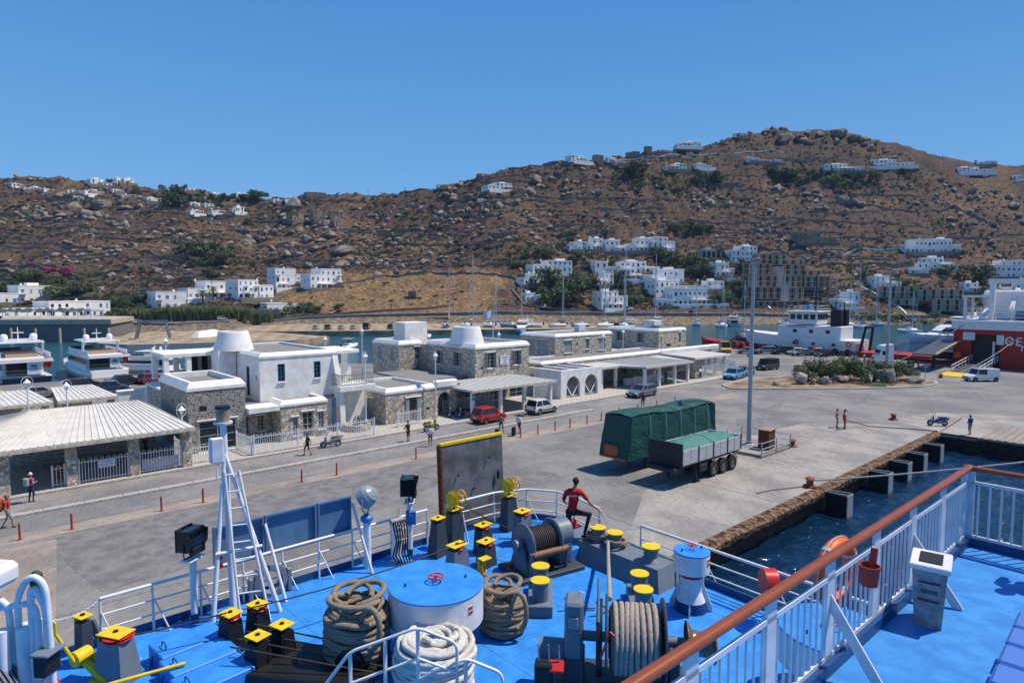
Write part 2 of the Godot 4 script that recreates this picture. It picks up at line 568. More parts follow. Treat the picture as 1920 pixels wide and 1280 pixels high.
func build_setting():
	rough_noise.seed = 5
	rough_noise.frequency = 0.035
	rough_noise.fractal_octaves = 4
	patch_noise.seed = 8
	patch_noise.frequency = 0.012
	patch_noise.fractal_octaves = 4
	for c in HILL: hill_az.push_back(c[0])
	var t = G()
	var naz = 420
	var nr = 150
	var rows = []
	for i in naz + 1:
		var az = deg_to_rad(lerpf(hill_az[0], hill_az[hill_az.size() - 1], float(i) / naz))
		var row = []
		for j in nr + 1:
			var f = float(j) / nr
			var r = 150.0 + 520.0 * f if f < 0.9 else 618.0 + (f - 0.9) * 4000.0
			var x = sin(az) * r
			var z = -cos(az) * r
			row.append(V(x, ground(x, z), z))
		rows.append(row)
	var nrm = []
	var cols = []
	for i in naz + 1:
		var a = []
		var b = []
		for j in nr + 1:
			var dx: Vector3 = rows[mini(i + 1, naz)][j] - rows[maxi(i - 1, 0)][j]
			var dz: Vector3 = rows[i][mini(j + 1, nr)] - rows[i][maxi(j - 1, 0)]
			var q = dz.cross(dx).normalized()
			if q.y < 0: q = -q
			a.append(q)
			b.append(ground_colour(rows[i][j]))
		nrm.append(a)
		cols.append(b)
	for i in naz:
		for j in nr:
			for w in [[0, 0], [1, 1], [1, 0], [0, 0], [0, 1], [1, 1]]:
				t.v.push_back(rows[i + w[0]][j + w[1]])
				t.n.push_back(nrm[i + w[0]][j + w[1]])
				t.c.push_back(cols[i + w[0]][j + w[1]])
	struct("hills", t, M.terrain)
	struct("harbour_water", G().slab([U(-900, 700), U(1200, 700), U(1200, -60), U(-900, -60)], -12, SEA - 0.05), M.water)
	struct("marina_water", G().slab([U(-900, -60.02), U(1200, -60.02), U(1200, -900), U(-900, -900)], -12, SEA - 0.05), M.water_marina)
	var wn = FastNoiseLite.new()
	wn.seed = 3
	wn.frequency = 0.55
	wn.fractal_octaves = 3
	var wv = G()
	var nx = 150
	var nz = 100
	var hh = []
	for i in nx + 1:
		var row = []
		for j in nz + 1:
			var x = 12.0 + 55.0 * i / nx
			var z = -17.0 + 37.0 * j / nz
			row.append(V(x, SEA + 0.04 + wn.get_noise_2d(x, z * 1.6) * 0.2, z))
		hh.append(row)
	for i in nx:
		for j in nz: 
			var na = []
			for w in [[0, 0], [1, 0], [1, 1], [0, 1]]:
				var a: int = i + w[0]
				var b: int = j + w[1]
				na.append(V(hh[maxi(a - 1, 0)][b].y - hh[mini(a + 1, nx)][b].y, 0.75, hh[a][maxi(b - 1, 0)].y - hh[a][mini(b + 1, nz)].y).normalized())
			wv.squad(hh[i][j], hh[i][j + 1], hh[i + 1][j + 1], hh[i + 1][j], na[0], na[3], na[2], na[1])
	struct("basin_water", wv, M.water)
	var quay = [U(-90, -111), U(45, -111), U(60, -100), U(112, -86), U(134, -78), U(134, -44), U(130.5, -38), U(130.5, 60), U(66.8, 60), U(66.8, -16.9), U(-90, -16.9)]
	var qn = struct("quay", G().slab(quay, -6, 0), M.asphalt)
	for w in [[22, -34, 5, 1.6, 0.3], [47, -36, 7, 1.3, 0.1], [58, -30, 4, 2.6, 0.5], [30, -31, 3, 2, 0.2], [80, -28, 6, 1.5, 0.4], [95, -20, 5, 3, 0.2], [70, -33, 8, 0.8, 0.3]]:
		P(qn, "repair_patch", G().box(V(w[0], 0, w[1]), V(w[2], 0.008, w[3]), roty(w[4])), M.rough_asphalt)
	for w in [[-20, 60, -24.3], [-20, 66, -29.6], [20, 66, -34.4]]:
		var tj = G()
		for i in 60:
			var xa = lerpf(w[0], w[1], i / 60.0)
			var xb = lerpf(w[0], w[1], (i + 1) / 60.0)
			tj.box(V((xa + xb) * 0.5, 0.004, w[2] + sin(i * 1.7) * 0.035), V(xb - xa + 0.02, 0.014, 0.05 + 0.02 * sin(i * 2.3)))
		P(qn, "tar_joint", tj, M.grey_wall)
	for x in [18.0, 27.5, 37.0, 46.5, 56.0]: P(qn, "tar_joint", G().box(V(x, 0.004, -20.6), V(0.05, 0.014, 7.2)), M.grey_wall)
	struct("quay_apron", G().slab([U(-90, -16.9), U(66.8, -16.9), U(66.8, -21.5), U(62, -26.5), U(50, -27.5), U(42, -24.5), U(33, -24), U(27, -20.5), U(14, -20), U(-90, -20)], -0.1, 0.004), M.concrete)
	struct("ramp_apron", G().slab([U(66.8, 60), U(66.8, -16.5), U(70, -21.6), U(78, -19.5), U(84, -10), U(84, 60)], -0.1, 0.004), M.concrete)
	struct("rough_surface", G().slab([U(3.6, -39.4), U(10, -39.5), U(18, -39.4), U(24, -39.3), U(27, -37.8), U(25.5, -35.6), U(22, -33.2), U(17.5, -31.9), U(12, -31.2), U(7, -31), U(4.6, -30.9), U(4.0, -35)], -0.1, 0.008), M.rough_asphalt)
	struct("lane", G().slab([U(-90, -41.6), U(50, -41.6), U(76, -43), U(88, -44.5), U(92, -48.6), U(-90, -48.6)], -0.1, 0.006), M.lane)
	struct("dusty_strip", G().slab([U(-90, -39.6), U(30, -39.9), U(64, -39.2), U(72, -38.2), U(74, -41.0), U(62, -41.6), U(-90, -41.0)], -0.1, 0.01), M.dusty)
	struct("dusty_patch", G().slab([U(-20, -39.5), U(4.0, -39.2), U(3.4, -34), U(2.6, -27.5), U(-20, -27)], -0.1, 0.012), M.dusty)
	var pv = struct("pavement", G().slab([U(-60, -48.75), U(84, -48.75), U(90, -49.4), U(93, -52), U(93, -78), U(-60, -78)], -0.5, 0.14), M.paving)
	for i in 72:
		P(pv, "kerb_stone", G().cbox(V(-59 + i * 2.0, 0.02, -48.68), V(1.985, 0.27, 0.17), 0.02), M.kerb)
	var ks = thing("kerb_island", "long narrow concrete kerb between the street lane and the open quay", "kerb")
	for i in 38:
		P(ks, "kerb_stone", G().cbox(V(-23.0 + i * 2.0, 0.07, -44.7), V(1.99, 0.17, 0.42), 0.03), M.kerb)
	var wn2 = FastNoiseLite.new()
	wn2.seed = 12
	wn2.frequency = 0.35
	wn2.fractal_octaves = 4
	var cp = G()
	var wall = G()
	var pr = []
	for i in 261:
		var x = 14.0 + 52.8 * i / 260
		var a = wn2.get_noise_2d(x, 0) * 0.35
		var b = wn2.get_noise_2d(x * 2.0, 40) * 0.3
		pr.append([V(x, 0.02, -17.0), V(x, 0.025 + b * 0.06, -16.5 + a * 0.5), V(x, -0.12 + b * 0.25, -16.27 + a * 0.5), V(x, -0.42 + b * 0.7, -16.32 + b * 0.3 + a * 0.4), V(x, -0.75 + b * 0.5, -16.7 + b * 0.3), V(x, -3.5, -16.8)])
	for i in 260:
		for k in 5:
			(cp if k < 3 else wall).quad(pr[i][k], pr[i][k + 1], pr[i + 1][k + 1], pr[i + 1][k])
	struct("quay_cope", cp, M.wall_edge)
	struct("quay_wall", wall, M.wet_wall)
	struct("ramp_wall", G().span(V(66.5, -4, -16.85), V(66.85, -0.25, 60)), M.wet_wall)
	var rp = struct("loading_ramp", G().slab([U(66.6, -13.6), U(73.6, -13.6), U(73.6, 40), U(66.6, 40)], -0.1, 0.03), M.concrete)
	for i in 56:
		P(rp, "ridge", G().cbox(V(70.1, 0.045, -13.3 + i * 0.55), V(6.9, 0.07, 0.3), 0.025), M.dusty)

func ground_colour(p: Vector3) -> Color:
	var a = patch_noise.get_noise_2d(p.x, p.z)
	var b = rough_noise.get_noise_2d(p.x * 2.3, p.z * 2.3)
	var brown = Color(0.155, 0.097, 0.064)
	var dark = Color(0.085, 0.062, 0.043)
	var straw = Color(0.27, 0.175, 0.09)
	var green = Color(0.11, 0.1, 0.045)
	var c = brown.lerp(dark, smoothstep(-0.2, 0.5, b))
	c = c.lerp(straw, smoothstep(0.1, 0.4, a) * 0.65)
	c = c.lerp(green, smoothstep(0.15, 0.5, -a + b * 0.5) * 0.5)
	var az = rad_to_deg(atan2(p.x, -p.z))
	var fe = a * 7.0 + b * 4.0
	if p.y + fe < 25 and p.y > 3.5 and az + fe * 0.4 > 22.5 and az + fe * 0.4 < 40.5: c = straw.lerp(Color(0.38, 0.245, 0.11), smoothstep(-0.3, 0.4, b))
	if p.y < 3.2: c = Color(0.34, 0.27, 0.18).lerp(Color(0.27, 0.22, 0.15), smoothstep(-0.3, 0.3, b))
	return c

# bearing in degrees from -z towards +x, then pairs: distance, height
const HILL := [
	[-6.5, 227.2, -1.5, 258.3, -1.6, 291.8, -0.4, 339.4, 3.4, 398.3, 11.6, 467, 26, 547.7, 50.2, 629.3, 83, 654.3, 82, 929.3, 28],
	[-4.32, 234.6, -1.5, 263.7, -1.4, 295, 0.2, 339.6, 4.4, 394.8, 13, 459.1, 27.8, 534.7, 52.2, 611.2, 84.9, 636.2, 83.9, 911.2, 29.9],
	[-1.95, 241, -1.5, 268.2, -1.1, 297.5, 0.7, 339.1, 5.3, 390.8, 14.3, 451, 29.5, 521.8, 54.2, 593.5, 86.9, 618.5, 85.9, 893.5, 31.9],
	[0.62, 246.5, -1.5, 271.9, -0.9, 299.3, 1.2, 338.3, 6.2, 386.6, 15.6, 442.9, 31.2, 509.2, 56.1, 576.4, 89, 601.4, 88, 876.4, 34],
	[3.42, 251.2, -1.5, 275, -0.6, 300.6, 1.7, 337.1, 7.1, 382.2, 16.9, 435, 32.9, 497, 58.2, 559.9, 91.3, 584.9, 90.3, 859.9, 36.3],
	[4.6, 245.8, -1.5, 269.5, -0.7, 295.2, 1.6, 331.7, 7, 376.9, 16.8, 429.7, 32.9, 491.8, 58.3, 554.9, 91.6, 579.9, 90.6, 854.9, 36.6],
	[5.82, 240.4, -1.5, 264.2, -0.7, 289.9, 1.6, 326.4, 6.8, 371.7, 16.6, 424.6, 32.7, 486.8, 58.3, 550, 91.8, 575, 90.8, 850, 36.8],
	[7.08, 235.3, -1.5, 259.1, -0.8, 284.7, 1.5, 321.3, 6.7, 366.7, 16.5, 419.6, 32.6, 481.9, 58.2, 545.2, 91.9, 570.2, 90.9, 845.2, 36.9],
	[8.38, 230.3, -1.5, 254.1, -0.8, 279.8, 1.4, 316.4, 6.5, 361.8, 16.2, 414.8, 32.3, 477.2, 57.9, 540.6, 91.7, 565.6, 90.7, 840.6, 36.7],
	[9.73, 225.4, -1.5, 249.2, -0.9, 275, 1.2, 311.6, 6.3, 357.1, 15.9, 410.1, 31.9, 472.6, 57.6, 536.2, 91.4, 561.2, 90.4, 836.2, 36.4],
	[11.11, 196.1, -1.5, 221.8, -1.4, 249.6, 0.1, 289.2, 4.5, 338.3, 13.4, 395.7, 29, 463.3, 54.7, 532, 89.4, 557, 88.4, 832, 34.4],
	[12.53, 193.3, -1.5, 218.9, -1.5, 246.6, 0, 286, 4.2, 334.9, 12.8, 392.1, 28, 459.5, 53.2, 528, 87.2, 553, 86.2, 828, 32.2],
	[13.99, 190.5, -1.5, 216.1, -1.5, 243.7, -0.1, 283, 4, 331.7, 12.6, 388.7, 27.7, 455.9, 52.8, 524.2, 86.7, 549.2, 85.7, 824.2, 31.7],
	[15.5, 188, -1.5, 213.4, -1.5, 240.9, -0.1, 280.1, 4, 328.7, 12.5, 385.5, 27.7, 452.5, 52.8, 520.6, 86.9, 545.6, 85.9, 820.6, 31.9],
	[17.04, 185.5, -1.5, 210.9, -1.6, 238.3, -0.3, 277.4, 3.6, 325.8, 12, 382.5, 26.8, 449.3, 51.4, 517.3, 84.9, 542.3, 83.9, 817.3, 29.9],
	[18.63, 183.2, -1.5, 208.1, -1.6, 235.1, -0.4, 273.5, 3.4, 321.2, 11.5, 377, 25.9, 442.7, 50, 509.7, 82.6, 534.7, 81.6, 809.7, 27.6],
	[20.25, 256.4, -1.5, 275.2, -0.4, 295.5, 2, 324.4, 7.2, 360.4, 16.3, 402.4, 30.5, 451.9, 52.3, 502.4, 80.3, 527.4, 79.3, 802.4, 25.3],
	[21.92, 253.9, -1.5, 272.4, -0.4, 292.3, 2.1, 320.7, 7.3, 356, 16.3, 397.3, 30.4, 446, 52.2, 495.5, 80.1, 520.5, 79.1, 795.5, 25.1],
	[23.61, 251.7, -1.5, 269.8, -0.3, 289.4, 2.3, 317.3, 7.7, 352, 17, 392.5, 31.6, 440.4, 54, 489.1, 82.7, 514.1, 81.7, 789.1, 27.7],
	[25.34, 249.7, -1.5, 267.5, -0.3, 286.7, 2.4, 314.2, 7.9, 348.3, 17.4, 388.2, 32.2, 435.2, 54.9, 483.2, 83.9, 508.2, 82.9, 783.2, 28.9],
	[27.11, 247.8, -1.5, 265.4, -0.3, 284.3, 2.4, 311.3, 7.9, 344.9, 17.4, 384.2, 32.2, 430.5, 54.8, 477.7, 83.7, 502.7, 82.7, 777.7, 28.7],
	[28.9, 246.3, -1.5, 263.5, -0.3, 282.2, 2.4, 308.8, 7.8, 341.9, 17.2, 380.5, 31.9, 426.2, 54.3, 472.7, 82.8, 497.7, 81.8, 772.7, 27.8],
	[30.72, 246.5, -1.5, 263.3, -0.2, 281.4, 2.5, 307.3, 8, 339.5, 17.5, 377.1, 32.2, 421.6, 54.7, 466.8, 83.2, 491.8, 82.2, 766.8, 28.2],
	[32.56, 248.5, -1.5, 264.6, -0.1, 282, 2.7, 306.9, 8.4, 337.8, 18, 373.9, 32.9, 416.6, 55.4, 460.1, 83.9, 485.1, 82.9, 760.1, 28.9],
	[34.43, 250.7, -1.5, 266.1, 0, 282.9, 2.9, 306.8, 8.8, 336.4, 18.8, 371.1, 33.9, 412.1, 56.7, 453.9, 85.4, 478.9, 84.4, 753.9, 30.4],
	[36.31, 253.1, -1.5, 268, 0.1, 284, 3.2, 306.9, 9.3, 335.4, 19.4, 368.7, 34.8, 408.1, 57.7, 448.2, 86.6, 473.2, 85.6, 748.2, 31.6],
	[38.2, 255.8, -1.5, 270.1, 0.2, 285.5, 3.4, 307.4, 9.6, 334.8, 19.9, 366.7, 35.5, 404.5, 58.5, 443, 87.4, 468, 86.4, 743, 32.4],
	[40.1, 258.8, -1.5, 272.7, 0.4, 287.8, 4, 309.4, 10.8, 336.2, 22.1, 367.5, 38.9, 404.5, 63.7, 442.2, 94.7, 467.2, 93.7, 742.2, 39.7],
	[42, 262, -1.5, 276, 0.6, 291.2, 4.3, 312.8, 11.5, 339.6, 23.2, 371, 40.8, 408.2, 66.7, 446, 98.8, 471, 97.8, 746, 43.8],
	[43.9, 267.3, -1.5, 281.2, 0.7, 296.3, 4.6, 317.8, 12.1, 344.5, 24.3, 375.7, 42.4, 412.6, 69, 450.2, 102, 475.2, 101, 750.2, 47],
	[45.8, 272.9, -1.5, 286.8, 0.8, 301.8, 4.8, 323.1, 12.6, 349.7, 25.1, 380.8, 43.6, 417.5, 70.9, 455, 104.5, 480, 103.5, 755, 49.5],
	[47.69, 278.8, -1.5, 292.6, 0.9, 307.6, 5, 328.9, 13, 355.3, 25.8, 386.3, 44.6, 422.9, 72.2, 460.2, 106.3, 485.2, 105.3, 760.2, 51.3],
	[49.57, 283.2, -1.5, 297.1, 0.9, 312.1, 5.1, 333.6, 13.1, 360.3, 26, 391.5, 45, 428.4, 72.8, 465.9, 107.1, 490.9, 106.1, 765.9, 52.1],
	[51.44, 285.9, -1.5, 300.1, 0.9, 315.4, 5.2, 337.3, 13.4, 364.5, 26.6, 396.3, 46, 433.9, 74.5, 472.2, 109.5, 497.2, 108.5, 772.2, 54.5],
	[53.28, 289, -1.5, 303.4, 1, 319.1, 5.4, 341.4, 13.8, 369.2, 27.4, 401.6, 47.4, 439.9, 76.7, 479, 112.8, 504, 111.8, 779, 57.8],
	[55.1, 292.3, -1.5, 307.4, 1.1, 323.7, 5.6, 347, 14.3, 375.8, 28.4, 409.6, 49.1, 449.4, 79.5, 490, 117.2, 515, 116.2, 790, 62.2],
	[56.89, 296, -1.5, 311.7, 1.1, 328.7, 5.8, 352.9, 14.8, 382.9, 29.4, 418, 50.9, 459.5, 82.5, 501.7, 121.7, 526.7, 120.7, 801.7, 66.7],
	[58.66, 300, -1.5, 316.3, 1.2, 334, 6, 359.2, 15.2, 390.4, 30.2, 426.9, 52.4, 470.1, 85, 513.9, 125.6, 538.9, 124.6, 813.9, 70.6],
	[60.39, 304.3, -1.5, 321.3, 1.3, 339.7, 6.3, 365.8, 15.9, 398.3, 31.4, 436.3, 54.6, 481.2, 88.8, 526.8, 131.3, 551.8, 130.3, 826.8, 76.3],
	[62.08, 308.9, -1.5, 326.6, 1.4, 345.7, 6.6, 372.9, 16.7, 406.7, 33, 446.2, 57.3, 492.8, 93.3, 540.2, 138, 565.2, 137, 840.2, 83],
	[63.75, 312.5, -1.5, 331, 1.5, 351, 6.8, 379.5, 17.1, 414.8, 33.8, 456.1, 58.9, 504.8, 96.1, 554.3, 142.4, 579.3, 141.4, 854.3, 87.4],
	[65.37, 316.4, -1.5, 335.3, 1.5, 355.7, 6.8, 384.7, 17.1, 420.8, 34, 462.9, 59.2, 512.5, 96.6, 563, 143.2, 588, 142.2, 863, 88.2],
	[66.96, 320.6, -1.5, 339.4, 1.5, 359.7, 6.7, 388.7, 17, 424.5, 33.6, 466.5, 58.5, 515.9, 95.5, 566.2, 141.4, 591.2, 140.4, 866.2, 86.4],
	[68.5, 325, -1.5, 343.7, 1.4, 364, 6.6, 392.8, 16.7, 428.6, 33, 470.4, 57.5, 519.6, 93.6, 569.7, 138.6, 594.7, 137.6, 869.7, 83.6],
	[70.01, 329.6, -1.5, 348.3, 1.4, 368.5, 6.6, 397.3, 16.6, 432.9, 32.8, 474.5, 56.9, 523.6, 92.6, 573.4, 137, 598.4, 136, 873.4, 82],
	[71.47, 334.4, -1.5, 353.1, 1.3, 373.3, 6.2, 401.9, 15.8, 437.5, 31.2, 479, 54.3, 527.9, 88.3, 577.6, 130.5, 602.6, 129.5, 877.6, 75.5],
	[72.89, 339.5, -1.5, 358.1, 1.2, 378.2, 6.1, 406.9, 15.4, 442.3, 30.4, 483.7, 52.9, 532.5, 86, 582, 127, 607, 126, 882, 72],
	[74.27, 344.8, -1.5, 363.4, 1.1, 383.4, 5.8, 411.9, 14.7, 447.3, 29.2, 488.6, 50.7, 537.1, 82.4, 586.5, 121.7, 611.5, 120.7, 886.5, 66.7],
	[75.62, 350.3, -1.5, 368.8, 1, 388.8, 5.4, 417.2, 13.9, 452.4, 27.7, 493.5, 48.2, 541.9, 78.3, 591, 115.6, 616, 114.6, 891, 60.6],
	[76.92, 356, -1.5, 374.4, 0.9, 394.3, 5.2, 422.6, 13.4, 457.7, 26.8, 498.6, 46.5, 546.8, 75.5, 595.7, 111.5, 620.7, 110.5, 895.7, 56.5],
	[78.18, 361.8, -1.5, 380.2, 0.9, 400, 5.1, 428.2, 13.2, 463.1, 26.3, 503.9, 45.6, 551.9, 74, 600.6, 109.1, 625.6, 108.1, 900.6, 54.1],
	[79.4, 367.9, -1.5, 386.2, 0.9, 405.9, 5.1, 434, 13.1, 468.7, 26, 509.3, 45.1, 557.1, 73, 605.5, 107.5, 630.5, 106.5, 905.5, 52.5],
	[80.58, 374.1, -1.5, 392.3, 0.9, 411.9, 5, 439.9, 13, 474.5, 25.8, 514.9, 44.6, 562.4, 72.2, 610.6, 106.2, 635.6, 105.2, 910.6, 51.2],
	[83.38, 371.5, -1.5, 391.1, 0.6, 412.2, 4.4, 442.2, 11.7, 479.4, 23.6, 522.7, 41.3, 573.7, 67.5, 625.3, 100, 650.3, 99, 925.3, 45],
	[85.95, 368.3, -1.5, 389.3, 0.4, 411.9, 3.9, 444.1, 10.7, 484, 22.1, 530.5, 39.1, 585.2, 64.5, 640.6, 96.3, 665.6, 95.3, 940.6, 41.3],
	[88.32, 364.1, -1.5, 386.7, 0.2, 411, 3.4, 445.5, 9.8, 488.3, 20.6, 538.2, 37, 596.8, 61.6, 656.1, 92.7, 681.1, 91.7, 956.1, 37.7],
	[90.5, 363.1, -1.5, 387.1, 0, 413, 3, 449.8, 9, 495.4, 19.4, 548.6, 35.2, 611, 59.3, 674.2, 89.8, 699.2, 88.8, 974.2, 34.8],
]

func wallf(mb, axis, pos, a, b, y0, y1, holes, depth):
	var out = V(0, 0, 1) if axis == "z" else V(-1, 0, 0)
	var us = [a, b]
	var ys = [y0, y1]
	for h in holes:
		us.append(h[0]); us.append(h[1]); ys.append(h[2]); ys.append(h[3])
	us.sort(); ys.sort()
	var at = func(u, y, d): return (V(u, y, pos) if axis == "z" else V(pos, y, u)) - out * d
	for i in us.size() - 1:
		for j in ys.size() - 1:
			if us[i + 1] - us[i] < 0.001 or ys[j + 1] - ys[j] < 0.001: continue
			var cu: float = (us[i] + us[i + 1]) * 0.5
			var cy: float = (ys[j] + ys[j + 1]) * 0.5
			var open = false
			for h in holes:
				if cu > h[0] and cu < h[1] and cy > h[2] and cy < h[3]: open = true
			if not open: mb.oquad(at.call(us[i], ys[j], 0), at.call(us[i + 1], ys[j], 0), at.call(us[i + 1], ys[j + 1], 0), at.call(us[i], ys[j + 1], 0), out)
	for h in holes:
		var c = [[h[0], h[2]], [h[1], h[2]], [h[1], h[3]], [h[0], h[3]]]
		for k in 4:
			var p: Array = c[k]
			var q: Array = c[(k + 1) % 4]
			mb.quad(at.call(p[0], p[1], 0), at.call(q[0], q[1], 0), at.call(q[0], q[1], depth), at.call(p[0], p[1], depth))
	for e in [b if axis == "z" else a]: mb.quad(at.call(e, y0, 0), at.call(e, y1, 0), at.call(e, y1, depth), at.call(e, y0, depth))

func window(par, axis, pos, a, b, y0, y1, kind):
	var bs = Basis() if axis == "z" else Basis(V(0, 0, 1), Vector3.UP, V(-1, 0, 0))
	var w: float = b - a
	var h: float = y1 - y0
	var ce = V((a + b) * 0.5, (y0 + y1) * 0.5, pos) if axis == "z" else V(pos, (y0 + y1) * 0.5, (a + b) * 0.5)
	var blue: bool = kind == "b" or kind == "B"
	var fm = M.blue_paint if blue else M.grey_frame
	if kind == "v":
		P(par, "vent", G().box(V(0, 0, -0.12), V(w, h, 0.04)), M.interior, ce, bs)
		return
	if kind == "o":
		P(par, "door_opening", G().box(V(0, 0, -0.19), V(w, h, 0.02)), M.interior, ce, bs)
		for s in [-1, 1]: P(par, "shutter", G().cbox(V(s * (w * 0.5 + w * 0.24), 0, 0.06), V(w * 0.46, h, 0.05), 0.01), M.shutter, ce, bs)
		P(par, "lintel", G().cbox(V(0, h * 0.5 + 0.06, 0.06), V(w * 2.0, 0.09, 0.2), 0.015), M.white, ce, bs)
		return
	var f = G()
	for s in [-1, 1]:
		f.box(V(s * (w * 0.5 - 0.05), 0, -0.1), V(0.1, h, 0.1))
		f.box(V(0, s * (h * 0.5 - 0.05), -0.1), V(w - 0.2, 0.1, 0.1))
	var wn = P(par, "window", f, fm, ce, bs)
	if kind == "s":
		for k in 2: P(wn, "shutter", G().cbox(V((k - 0.5) * (w - 0.2) * 0.5, 0, -0.11), V((w - 0.24) * 0.5, h - 0.22, 0.05), 0.01), M.shutter)
	else:
		P(wn, "pane", G().box(V(0, 0, -0.13), V(w - 0.2, h - 0.2, 0.02)), M.glass_dark)
		var mu = G()
		mu.box(V(0, 0, -0.105), V(0.07, h - 0.2, 0.04))
		var nr = 3 if h > 1.2 else 1
		for k in range(1, nr + 1): mu.box(V(0, -h * 0.5 + h * k / (nr + 1), -0.107), V(w - 0.2, 0.05, 0.035))
		P(wn, "muntin", mu, fm)
		if kind == "h":
			for s in [-1, 1]: P(wn, "shutter", G().cbox(V(s * (w * 0.5 + 0.02), 0, 0.1), V(0.04, h, 0.32), 0.01), M.shutter)
	if kind != "B":
		P(wn, "lintel", G().cbox(V(0, h * 0.5 + 0.06, 0.03), V(w + 0.25, 0.09, 0.16), 0.015), M.white)
		P(wn, "sill", G().cbox(V(0, -h * 0.5 - 0.05, 0.04), V(w + 0.16, 0.08, 0.18), 0.015), M.white)

func facade(par, axis, pos, a, b, y0, y1, m, openings):
	var mb = G()
	wallf(mb, axis, pos, a, b, y0, y1, openings, 0.2)
	P(par, "wall", mb, m)
	for o in openings: window(par, axis, pos, o[0], o[1], o[2], o[3], o[4])

func parapet(par, x0, x1, z0, z1, y0, y1, m = null):
	var rings = []
	for w in [[0.06, y0 - 0.04], [0.06, y0 + (y1 - y0) * 0.3], [-0.02, y0 + (y1 - y0) * 0.5], [-0.2, y1 - 0.03], [-0.25, y1], [-0.44, y1], [-0.47, y1 - 0.03], [-0.47, y0 + 0.12]]:
		var o: float = w[0]
		rings.append([V(x0 - o, w[1], z0 - o), V(x0 - o, w[1], z1 + o), V(x1 + o, w[1], z1 + o), V(x1 + o, w[1], z0 - o)])
	var mb = G()
	for i in rings.size() - 1:
		for k in 4:
			mb.quad(rings[i + 1][k], rings[i][k], rings[i][(k + 1) % 4], rings[i + 1][(k + 1) % 4])
	P(par, "parapet", mb, M.white if m == null else m)
	P(par, "roof", G().span(V(x0 + 0.1, y0 - 0.2, z0 + 0.1), V(x1 - 0.1, y0 + 0.2, z1 - 0.1)), M.gravel_roof)

func block(par, x0, x1, z0, z1, y0, y1, yp, m, front = [], left = []):
	facade(par, "z", z1, x0, x1, y0, y1, m, front)
	facade(par, "x", x0, z0, z1, y0, y1, m, left)
	P(par, "core", G().span(V(x0 + 0.2, y0, z0), V(x1, y1 - 0.05, z1 - 0.2)), m)
	if yp > y1: parapet(par, x0, x1, z0, z1, y1, yp)

func cone_chimney(par, at, r0, r1, h):
	P(par, "round_chimney", G().lathe([U(r0, 0), U(r1 + 0.06, h - 0.12), U(r1, h), U(r1 - 0.22, h), U(r1 - 0.24, h - 0.5), U(0, h - 0.5)], 36, at), M.white)

var picket_mesh: Mesh
func fence(called, label, a: Vector3, b: Vector3, h, loops = true, group = "", m = null):
	var o = thing(called, label, "fence", a, atan2(-(b.z - a.z), b.x - a.x), group)
	var w = a.distance_to(b)
	if m == null: m = M.white_metal
	if picket_mesh == null:
		var pm = G().box(V(0, 0.5, 0), V(0.035, 1.0, 0.035))
		picket_mesh = pm.mesh()
	var ns = Basis().scaled(V(1, h - 0.12, 1))
	for y in [0.16, h - 0.16]: P(o, "rail", G().box(V(w * 0.5, y, 0), V(w, 0.05, 0.05)), m)
	var k = int(w / 0.17)
	for i in range(1, k): P(o, "picket", picket_mesh, m, V(w * i / k, 0.05, 0), ns)
	if loops:
		var lp = G()
		for j in 7:
			var t0 = PI * j / 7
			var t1 = PI * (j + 1) / 7
			lp.cyl(V(-cos(t0) * 0.085, h - 0.07 + sin(t0) * 0.1, 0), V(-cos(t1) * 0.085, h - 0.07 + sin(t1) * 0.1, 0), 0.016, 0.016, 5, false)
		var lm = lp.mesh()
		for i in range(1, k, 2): P(o, "loop", lm, m, V(w * (i + 0.5) / k, 0, 0))
	var np = int(maxf(1, roundf(w / 3.6)))
	for i in np + 1: P(o, "post", G().cbox(V(w * i / np, h * 0.5 + 0.04, 0), V(0.1, h + 0.08, 0.1), 0.01), m)
	return o

func lamp_post(label, at, h):
	var o = thing("street_lamp", label, "street lamp", at, 0.6, "white lamp posts around the harbour buildings")
	P(o, "pole", G().cyl(Vector3.ZERO, V(0, h - 0.75, 0), 0.075, 0.055, 10), M.white_metal)
	P(o, "base", G().lathe([U(0.14, 0), U(0.14, 0.5), U(0.08, 0.7)], 10), M.white_metal)
	var ring = []
	for i in 18: ring.append(V(cos(TAU * i / 18) * 0.5, h - 0.45 + sin(TAU * i / 18) * 0.5, 0))
	P(o, "ring", G().tube(ring, 0.016, 5, true), M.white_metal)
	var l = P(o, "lantern", G().lathe([U(0.1, h - 0.78), U(0.13, h - 0.5), U(0.29, h - 0.44), U(0.15, h - 0.3), U(0.05, h - 0.15), U(0, h - 0.1)], 12), M.white_metal)
	P(l, "globe", G().lathe([U(0.02, h - 0.76), U(0.12, h - 0.7), U(0.13, h - 0.55), U(0.1, h - 0.48)], 10), M.lens)
	return o

func seam_panels(par, a: Vector3, b: Vector3, c: Vector3, d: Vector3, n):
	var up = (b - a).cross(d - a).normalized()
	if up.y < 0: up = -up
	for i in n:
		var p = a.lerp(b, float(i) / n)
		var q = a.lerp(b, float(i + 1) / n)
		var r = d.lerp(c, float(i + 1) / n)
		var s = d.lerp(c, float(i) / n)
		var mb = G()
		mb.oquad(p, q, r, s, up)
		mb.oquad(p - up * 0.05, q - up * 0.05, q, p, V(0, 0, 1))
		mb.oquad(p - up * 0.05, q - up * 0.05, r - up * 0.05, s - up * 0.05, -up)
		var e = (b - a).normalized() * 0.022
		mb.oquad(p - e, p - e + up * 0.05, s - e + up * 0.05, s - e, -e)
		mb.oquad(p - e + up * 0.05, p + e + up * 0.05, s + e + up * 0.05, s - e + up * 0.05, up)
		mb.oquad(p + e, p + e + up * 0.05, s + e + up * 0.05, s + e, e)
		P(par, "roof_panel", mb, M.seam_roof)

